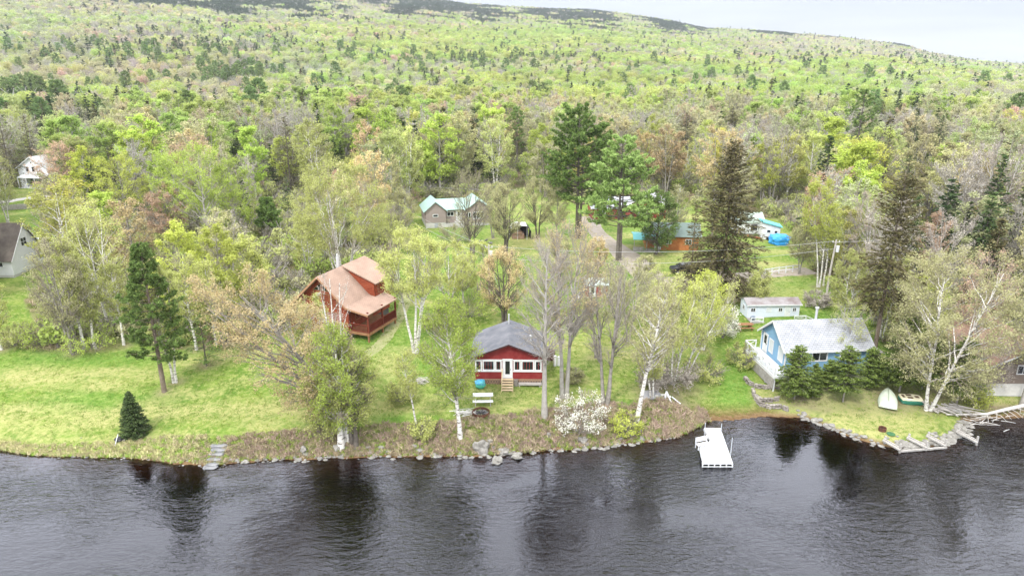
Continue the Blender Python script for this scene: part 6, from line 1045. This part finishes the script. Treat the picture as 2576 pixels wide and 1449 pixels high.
for cu, cv, ru, rv, k in ((480, 150, 420, 60, .42), (80, 340, 110, 90, .75), (560, 220, 130, 18, .95), (780, 340, 120, 60, .5), (1250, 175, 400, 22, .30), (2150, 165, 300, 20, .25), (2200, 380, 240, 110, .42), (1800, 330, 200, 60, .18), (300, 330, 260, 60, .3), (2450, 700, 240, 150, .3), (620, 520, 100, 60, .25), (1150, 240, 200, 30, .2)):
    conz = np.maximum(conz, k * np.clip(1.4 - np.hypot((us - cu) / ru, (vs - cv) / rv), 0, 1))
conz *= np.clip(.2 + 3.6 * (p2 - .28), .15, 2.2) * np.where(rr_ > 450, .72, 1.)
rn = rs.rand(NT); kind = np.full(NT, 'olive', dtype=object)
con = (rn < np.maximum(conz, .07)) | (band & (rn < .97))
g2 = rs.rand(NT); gz = np.clip(greenz * 1.1 + (p1 - .5) * 1.9 - .08, .02, .98)
kind[g2 < gz] = 'aspen'
rest = g2 >= gz; q = rs.rand(NT)
far = rr_ > 450
p3 = fbm(xs / 28. + 90, ys / 28. + 5); kind[rest & (q < .30)] = 'birch'; kind[rest & (q > .64)] = 'bare'; kind[rest & (q > .95 - .9 * np.clip(p3 - .55, 0, 1) * ~far)] = 'orange'; kind[rest & (q > .98 - .9 * np.clip(p3 - .62, 0, 1) * ~far)] = 'red'; kind[rest & ~far & (q < .08)] = 'yellow'
kind[con] = np.where(rs.rand(con.sum()) < .25, 'brown', 'spruce'); kind[con & (rs.rand(NT) < .25) & (rr_ > 250)] = 'pine'; kind[band] = np.where(con[band], 'spruce', 'bare')
sel = (np.hypot((us - 560) / 140, (vs - 222) / 22) < 1) & con; kind[sel] = 'pine'
# tree sizes
hh = np.where(con, 9 + 6 * rs.rand(NT), 9.5 + 5.5 * rs.rand(NT)) * (.8 + .45 * p1)
hh[rr_ < 125] *= .88
hh[band] *= .85; hh[(rr_ < 400) & ~con] *= 1.12; hh[con & ~band] *= 1.1
# prototypes ----------------------------------------------------
PR = {}
def proto(kind, lod, i):
    s = abs(hash((lod, i))) % 1000 + 7 * i + 100 * lod + sum(map(ord, kind))
    if kind in ('spruce', 'brown'):
        if lod == 0: return spruce(s, 12, 2.3, .05, .45, 8, 16, .62, .26, gap=.15, irr=.25)
        if lod == 1: return spruce(s, 12, 3.0, .05, .7, 7, 10, 1.0, .42, gap=.12, irr=.3)
        return spruce(s, 12, 3.6, .03, 1.3, 6, 4, 1.9, .9, gap=.08, irr=.3)
    if kind == 'pine':
        if lod == 0: return pine(s, 14, 3.2, .3, 34, 5, 7, .6, .12)
        if lod == 1: return pine(s, 14, 3.2, .3, 26, 4, 5, 1.0, .2, tufts=2)
        return spruce(s, 13, 3.4, .2, 1.7, 5, 4, 2.0, 1.0, droop=-.1, irr=.35, exp=.6)
    sh = {'aspen': 'oval', 'birch': 'oval', 'olive': 'round', 'bare': 'vase', 'orange': 'round', 'red': 'vase', 'yellow': 'round'}[kind]
    cb = {'aspen': .28, 'bare': .3}.get(kind, .25) + .08 * (i % 2)
    Rr = {'aspen': 2.7, 'bare': 2.9}.get(kind, 2.9) + .3 * (i % 3 - 1)
    if lod == 0:
        if kind == 'bare': return decid(s, 12, Rr, cb, 1 + i, spread=.3, n1=26, n2=6, n3=6, leaves=2200, ls=.15, up=1.0, shape=sh, twig=.017, jit=.2)
        if kind == 'aspen': return decid(s, 12, Rr, cb, 1, n1=26, n2=6, n3=4, leaves=6500, ls=.27, up=.6, shape=sh, twig=.014, jit=.22)
        return decid(s, 12, Rr, cb, 1 + i % 3, n1=26, n2=6, n3=5, leaves=5200, ls=.22, up=.8, shape=sh, twig=.014, jit=.2)
    if lod == 1: return puff(s, 12, Rr * 1.08, cb, {'aspen': 1500, 'bare': 1200}.get(kind, 1400), .42, 12, thin=kind in ('bare',))
    return puff(s, 12, Rr * 1.25, cb, 330, .85, 7, thin=kind in ('bare',))
barks = dict(aspen='pale', birch='birch', olive='grey', bare='pale', orange='grey', red='grey', yellow='grey', spruce='dark', brown='brown', pine='brown')
KINDS = ['aspen', 'birch', 'olive', 'bare', 'orange', 'red', 'yellow', 'spruce', 'brown', 'pine']
NV = 3
# which are single trees: the nearest 290 broadleaved and the nearest 130 conifers
hid = np.zeros(NT, bool); tp_r = vs - hh * F / rr_; cr = 2.6 * F / rr_
for (hu, hb, ht, hw_) in HERO: hid |= (np.abs(us - hu) < hw_ * .42 + cr * .7) & (vs > hb - 6) & (tp_r < ht + .6 * (hb - ht)) & (vs < hb + 230)
keep_ = ~hid; xs, ys, zs, us, vs, rr_, hh, kind, con, band = (q[keep_] for q in (xs, ys, zs, us, vs, rr_, hh, kind, con, band)); NT = len(xs)
order = np.argsort(rr_); bl = [i for i in order if not con[i]][:290]; cf = [i for i in order if con[i]][:130]
single = set(bl) | set(cf)
names = dict(aspen=('green_tree', 'fresh green leafy tree'), birch=('birch_tree', 'pale yellow-green birch'), olive=('budding_tree', 'buff budding tree'), bare=('bare_tree', 'grey leafless tree'), orange=('orange_budding_tree', 'orange-budded tree'),
             red=('russet_budding_tree', 'russet-budded tree'), yellow=('yellow_green_tree', 'bright yellow-green tree'), spruce=('spruce_tree', 'dark green spruce'), brown=('brown_spruce_tree', 'brownish spruce'), pine=('pine_tree', 'soft-needled pine'))
LMK = [(70, 600, 'steep-roofed grey cabin'), (90, 430, 'white gabled house'), (180, 760, 'grey clump tree'), (280, 700, 'tall forked birch'), (380, 800, 'dark red pine'), (530, 480, 'tallest aspen'), (475, 700, 'first yellow-green maple'), (560, 700, 'second yellow-green maple'), (700, 700, 'big orange-budded maple'), (868, 560, 'great many-stemmed birch'), (735, 380, 'broad brown spruce'), (728, 500, 'sharp dark fir'), (430, 540, 'coral-budded maple'),
       (160, 420, 'russet-budded maple'), (320, 470, 'yellow-green maple by the cabin'), (1020, 520, 'maroon bush'), (1120, 500, 'green-roofed house'), (1300, 480, 'lawn behind the green roof'), (1450, 400, 'tallest white pine'), (1553, 480, 'lighter white pine'), (1650, 540, 'dark cedar'), (1706, 480, 'short utility pole'), (1812, 480, 'massive brown spruce'), (1935, 560, 'turquoise lean-to shed'), (2058, 560, 'tall yellow birch'), (2090, 640, 'tall utility pole'),
       (2196, 640, 'ragged brown spruce'), (2143, 330, 'tall feathery pine'), (2260, 480, 'wide dark spruce'), (2300, 800, 'yellow-green tree by the great birch'), (2400, 760, 'great leaning birch'), (2440, 760, 'russet maple on the right shore'), (2490, 850, 'brown-roofed cottage'), (2545, 940, 'concrete-block hut'), (2520, 600, 'right edge of the woods')]
def zone(u, v, h_):
    vt_ = v - 0.5 * h_; k = min(LMK, key=lambda q: math.hypot(u - q[0], 1.3 * (vt_ - q[1]))); du, dv_ = u - k[0], vt_ - k[1]
    rel = ('left of' if du < 0 else 'right of') if abs(du) > 1.1 * abs(dv_) else ('beyond' if dv_ < 0 else 'just this side of')
    return f'{rel} the {k[2]}'
first = {}
ZN = {i: zone(us[i], vs[i], hh[i] * F / rr_[i]) for i in single}; SETS = {}
for i in single: SETS.setdefault((kind[i], ZN[i]), []).append(i)
LAB = {}; ORD = ['first', 'second', 'third', 'fourth', 'fifth', 'sixth', 'seventh', 'eighth', 'ninth', 'tenth', 'eleventh', 'twelfth', 'thirteenth', 'fourteenth', 'fifteenth', 'sixteenth', 'seventeenth', 'eighteenth', 'nineteenth', 'twentieth']
for (k, zn), ii in SETS.items():
    ii = sorted(ii, key=lambda q: us[q]); n_ = len(ii)
    for j, i in enumerate(ii):
        lb = names[k][1]; pre = '' if n_ == 1 else ('leftmost ' if j == 0 else 'rightmost ' if j == n_ - 1 else 'middle ' if n_ == 3 else f'{ORD[min(j, 19)]} from left, ')
        LAB[i] = (pre + lb + ' ' + zn, (lb + 's ' + zn).replace('birchs', 'birches').replace('spruces', 'spruces'))
for i in sorted(single, key=lambda k: rr_[k]):
    k = kind[i]; v = i % NV; key = (k, v); nm, lb = names[k]; lab, grp = LAB[i]
    s_ = hh[i] / (14 if k == 'pine' else 12); wsc = s_ * rs.uniform(.85, 1.2); tn = 1 + rs.normal() * .1; tint = (tn * (1 + rs.normal() * .06), tn, tn * (1 + rs.normal() * .06))
    if key not in first:
        e_ = mk_tree(nm, proto(k, 0, v), LM[k], BK[barks[k]], (xs[i], ys[i], zs[i]), rs.rand() * 6.28, lab, 'tree', grp); e_.scale = (wsc, wsc, s_); first[key] = e_
    else: dup(first[key], (xs[i], ys[i], zs[i]), rs.rand() * 6.28, (wsc, s_), lab, grp, tint)
# massed stands by geometry nodes -------------------------------
PCOL = bpy.data.collections.new('stand_parts')
def joined(name, gen, leafm, bark):
    wd, lf = gen; wv, wf = wd[:2]; V = np.concatenate([wv, lf[0]]); Fq = np.concatenate([wf, lf[1] + len(wv)]); m = raw(name, V, Fq); m.materials.append(bark); m.materials.append(leafm); m.materials.append(TWIG[bark.name])
    k = wd[2] if len(wd) > 2 else len(wf); m.polygons.foreach_set('material_index', np.concatenate([np.where(np.arange(len(wf)) < k, 0, 2), np.ones(len(lf[1]))]).astype(np.int32)); return m
def stand(name, label, pts, idx, scl, rot, tint, protos, catg='trees'):
    me = bpy.data.meshes.new(name); n = len(pts); me.vertices.add(n); me.vertices.foreach_set('co', np.asarray(pts, np.float32).ravel())
    for nm, ty, a, fld in (('idx', 'INT', idx, 'value'), ('scl', 'FLOAT_VECTOR', scl, 'vector'), ('rotz', 'FLOAT_VECTOR', rot, 'vector'), ('tint', 'FLOAT_COLOR', tint, 'color')):
        q = me.attributes.new(nm, ty, 'POINT'); q.data.foreach_set(fld, np.ascontiguousarray(a, dtype=np.int32 if ty == 'INT' else np.float32).ravel())
    o = link(name, me); tag(o, label, catg, kind='stuff')
    g = bpy.data.node_groups.new(name, 'GeometryNodeTree'); g.interface.new_socket('Geometry', in_out='INPUT', socket_type='NodeSocketGeometry'); g.interface.new_socket('Geometry', in_out='OUTPUT', socket_type='NodeSocketGeometry'); g.is_modifier = True
    gi = nn(g, 'NodeGroupInput'); go = nn(g, 'NodeGroupOutput'); ip = nn(g, 'GeometryNodeInstanceOnPoints'); ip.inputs['Pick Instance'].default_value = True
    jg = nn(g, 'GeometryNodeJoinGeometry')
    for pm in protos[::-1]:
        po = bpy.data.objects.new(pm.name, pm); oi = nn(g, 'GeometryNodeObjectInfo'); oi.inputs['Object'].default_value = po; oi.inputs['As Instance'].default_value = True; g.links.new(oi.outputs['Geometry'], jg.inputs[0])
    def na(nm, ty):
        a = nn(g, 'GeometryNodeInputNamedAttribute', data_type=ty); a.inputs['Name'].default_value = nm; return [s for s in a.outputs if s.enabled and s.name == 'Attribute'][0]
    g.links.new(gi.outputs[0], ip.inputs['Points']); g.links.new(jg.outputs[0], ip.inputs['Instance']); g.links.new(na('idx', 'INT'), ip.inputs['Instance Index']); g.links.new(na('rotz', 'FLOAT_VECTOR'), ip.inputs['Rotation']); g.links.new(na('scl', 'FLOAT_VECTOR'), ip.inputs['Scale'])
    g.links.new(ip.outputs[0], go.inputs[0]); md = o.modifiers.new('stand', 'NODES'); md.node_group = g
    return o
isS = np.zeros(NT, bool); isS[list(single)] = True
def do_stand(name, label, mask, lod, kinds):
    ii = np.where(mask & ~isS)[0]
    if not len(ii): return
    protos = []; base = {}
    for k in kinds:
        base[k] = len(protos)
        for v in range(NV): protos.append(joined(f'{k}_{lod}_{v}', proto(k, lod, v), LI[k], BK[barks[k]]))
    idx = np.array([base[kind[i]] for i in ii]) + rs.randint(0, NV, len(ii)); s_ = hh[ii] / 12.; ws = s_ * rs.uniform(.85, 1.2, len(ii)) * (1 + .12 * (lod == 2))
    # broad drifts of colour through the woods
    dr = (fbm(xs[ii] / 45. + 50, ys[ii] / 45.) - .5)[:, None]; br = 1 + .45 * dr + rs.normal(size=(len(ii), 1)) * .05
    tn = br * (1 + np.array([.35, 0, .25]) * (fbm(xs[ii] / 90. + 9, ys[ii] / 90. + 70)[:, None] - .5) + rs.normal(size=(len(ii), 3)) * .03)
    stand(name, label, np.stack([xs[ii], ys[ii], zs[ii] - .3], 1), idx, np.stack([ws, ws, s_], 1), np.stack([0 * ws, 0 * ws, rs.rand(len(ii)) * 6.28], 1), np.concatenate([tn, np.ones((len(ii), 1))], 1), protos)
BL = ['aspen', 'birch', 'olive', 'bare', 'orange', 'red', 'yellow']; CF = ['spruce', 'brown', 'pine']
do_stand('broadleaf_woodland', 'mixed budding broadleaf woods beyond the houses', (rr_ < 330) & ~con, 0, BL)
do_stand('conifer_woodland', 'dark conifers scattered through the woods beyond the houses', (rr_ < 330) & con, 0, CF)
do_stand('broadleaf_forest', 'green and buff broadleaf forest at the foot of the hill', (rr_ >= 330) & (rr_ < 800) & ~con, 1, BL)
do_stand('conifer_forest', 'dark conifers among the forest at the foot of the hill', (rr_ >= 330) & (rr_ < 800) & con, 1, CF)
do_stand('hillside_broadleaf_forest', 'pale green and grey forest covering the hillside', (rr_ >= 800) & ~con, 2, BL)
do_stand('hillside_conifer_forest', 'dark conifer bands and dots on the hillside', (rr_ >= 800) & con, 2, CF)
print('trees', NT, 'single', len(single))
rs = np.random.RandomState(77)
# contact shade painted as litter and soil colour round the feet of the lawn trees
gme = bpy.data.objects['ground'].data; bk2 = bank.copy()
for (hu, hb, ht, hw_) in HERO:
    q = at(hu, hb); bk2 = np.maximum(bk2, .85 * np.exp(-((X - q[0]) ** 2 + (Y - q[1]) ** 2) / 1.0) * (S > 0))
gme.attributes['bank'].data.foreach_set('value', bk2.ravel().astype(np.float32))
drym = leafmat('dry_stalk_far', (.30, .235, .15), (.50, .43, .28), .2, True); pinkm = leafmat('pink_stalk_far', (.33, .235, .19), (.47, .37, .29), .2, True); grnm = leafmat('bank_green_far', (.18, .26, .05), (.36, .42, .12), .3, True); grsm = leafmat('lawn_blade_far', (.16, .30, .045), (.28, .40, .09), .3, True)
n = 13000; x = rs.uniform(_sh[2, 0] - 6, flat(1790, 1080)[0], n); s = rs.rand(n); wd = np.interp(x, _bx, _bk[:, 2]) * np.interp(x, [flat(u, 1120)[0] for u in (0, 300, 500, 1200, 1700, 1790)], [.2, .4, .6, .75, .9, .3]); y = shore_y(x) + .15 + s * wd
amp = np.interp(x, [flat(u, 1120)[0] for u in (0, 300, 520, 800, 1250, 1700)], [.45, .6, .6, .75, .9, 1.2])
k = rs.rand(n) < .35 + .65 * amp * (fbm(x * .8, y * .8) > .42); x, y, amp = x[k], y[k], amp[k]
cover('bank_scrub', 'dry brown and pinkish scrub covering the river bank', x, y, [(drym, (26, .55, .05, .16)), (pinkm, (26, .6, .05, .18)), (grnm, (20, .4, .06, .12)), (grnm, (22, .35, .08, .14))], .42 + .75 * amp * fbm(x * .5 + 3, y * .5), .85 + .3 * rs.rand(len(x), 1) + np.array([[.25, .45, .1]]) * np.clip((flat(620, 1130)[0] - x) / 6, 0, 1)[:, None])
# undergrowth under the woods and lawn grass tufts
n = 26000; a = rs.uniform(R_(-41), R_(41), n); r = 60 + 140 * rs.rand(n) ** .8; x, y = r * np.sin(a), r * np.cos(a); u, v = proj(x, y, height(x, y)); k = is_wood(u, v) & (y > shore_y(x) + 2); x, y = x[k], y[k]
cover('undergrowth', 'low brown and green undergrowth beneath the near woods', x, y, [(drym, (26, .8, .07, .3)), (grnm, (26, .8, .1, .35)), (pinkm, (22, .9, .06, .3))], .9 + 0 * x, .8 + .3 * rs.rand(len(x), 1) * np.ones((1, 3)))
n = 9000; a = rs.uniform(R_(-41), R_(41), n); r = 62 + 150 * rs.rand(n) ** .9; x, y = r * np.sin(a), r * np.cos(a); u, v = proj(x, y, height(x, y)); k = is_wood(u, v) & (y > shore_y(x) + 3) & ~((u > 975) & (r < 95) & (u < 2190)) & (rs.rand(n) < .35 + .8 * (fbm(x * .15, y * .15) > .5)) & ~((u < 128) & (v > 600)); x, y = x[k], y[k]
pr_ = [joined(f'thicket_{q}_{i}', puff(300 + i, 2.6, 1.35, .02, 260, .30, 6, thin=q == 'bare'), LI[q], BK['grey']) for i, q in enumerate(('birch', 'aspen', 'olive', 'bare', 'birch'))]; sc_ = rs.uniform(.5, 1.25, len(x)); b_ = .9 + .35 * rs.rand(len(x), 1)
stand('thicket', 'leafy thicket filling the floor of the near woods', np.stack([x, y, height(x, y) - .1], 1), rs.randint(0, 5, len(x)), np.stack([sc_, sc_, sc_], 1), np.stack([0 * x, 0 * x, rs.rand(len(x)) * 6.28], 1), np.concatenate([b_ * np.ones((1, 3)), np.ones((len(x), 1))], 1), pr_, 'shrubs')
n = 60000; a = rs.uniform(R_(-40), R_(40), n); r = 50 + 55 * rs.rand(n) ** 1.2; x, y = r * np.sin(a), r * np.cos(a); s_ = y - shore_y(x); u, v = proj(x, y, height(x, y)); pt_ = fbm(x * .35, y * .35); k = (s_ > .6) & ~is_wood(u, v) & (rs.rand(n) < .25 + 1.3 * np.clip(pt_ - .35, 0, 1)); x, y = x[k], y[k]
q = fbm(x * .12 + 4, y * .22)[:, None]; tn = (1 + np.array([.9, .45, .5]) * np.clip(q - .42, 0, 1) * 2) * (.75 + .4 * rs.rand(len(x), 1))
cover('grass', 'rough spring grass on the lawns', x, y, [(grsm, (16, .16, .035, .16)), (grsm, (16, .12, .03, .2))], .9 + 0 * x, tn * .8)
# ---------------------------------------------------------------- spring haze in the air
hb = MB(); hb.box(-3900, 3900, -80, 4400, -4, 520); hm = bpy.data.materials.new('air_haze'); hm.use_nodes = True; t = hm.node_tree; t.nodes.clear(); ho = nn(t, 'ShaderNodeOutputMaterial'); pv = nn(t, 'ShaderNodeVolumePrincipled'); pv.inputs['Color'].default_value = (.84, .91, 1, 1); pv.inputs['Density'].default_value = .0001; pv.inputs['Anisotropy'].default_value = .2; t.links.new(pv.outputs[0], ho.inputs['Volume'])
hz = hb.build('haze', hm); tag(hz, 'thin pale haze in the valley air', kind='stuff')
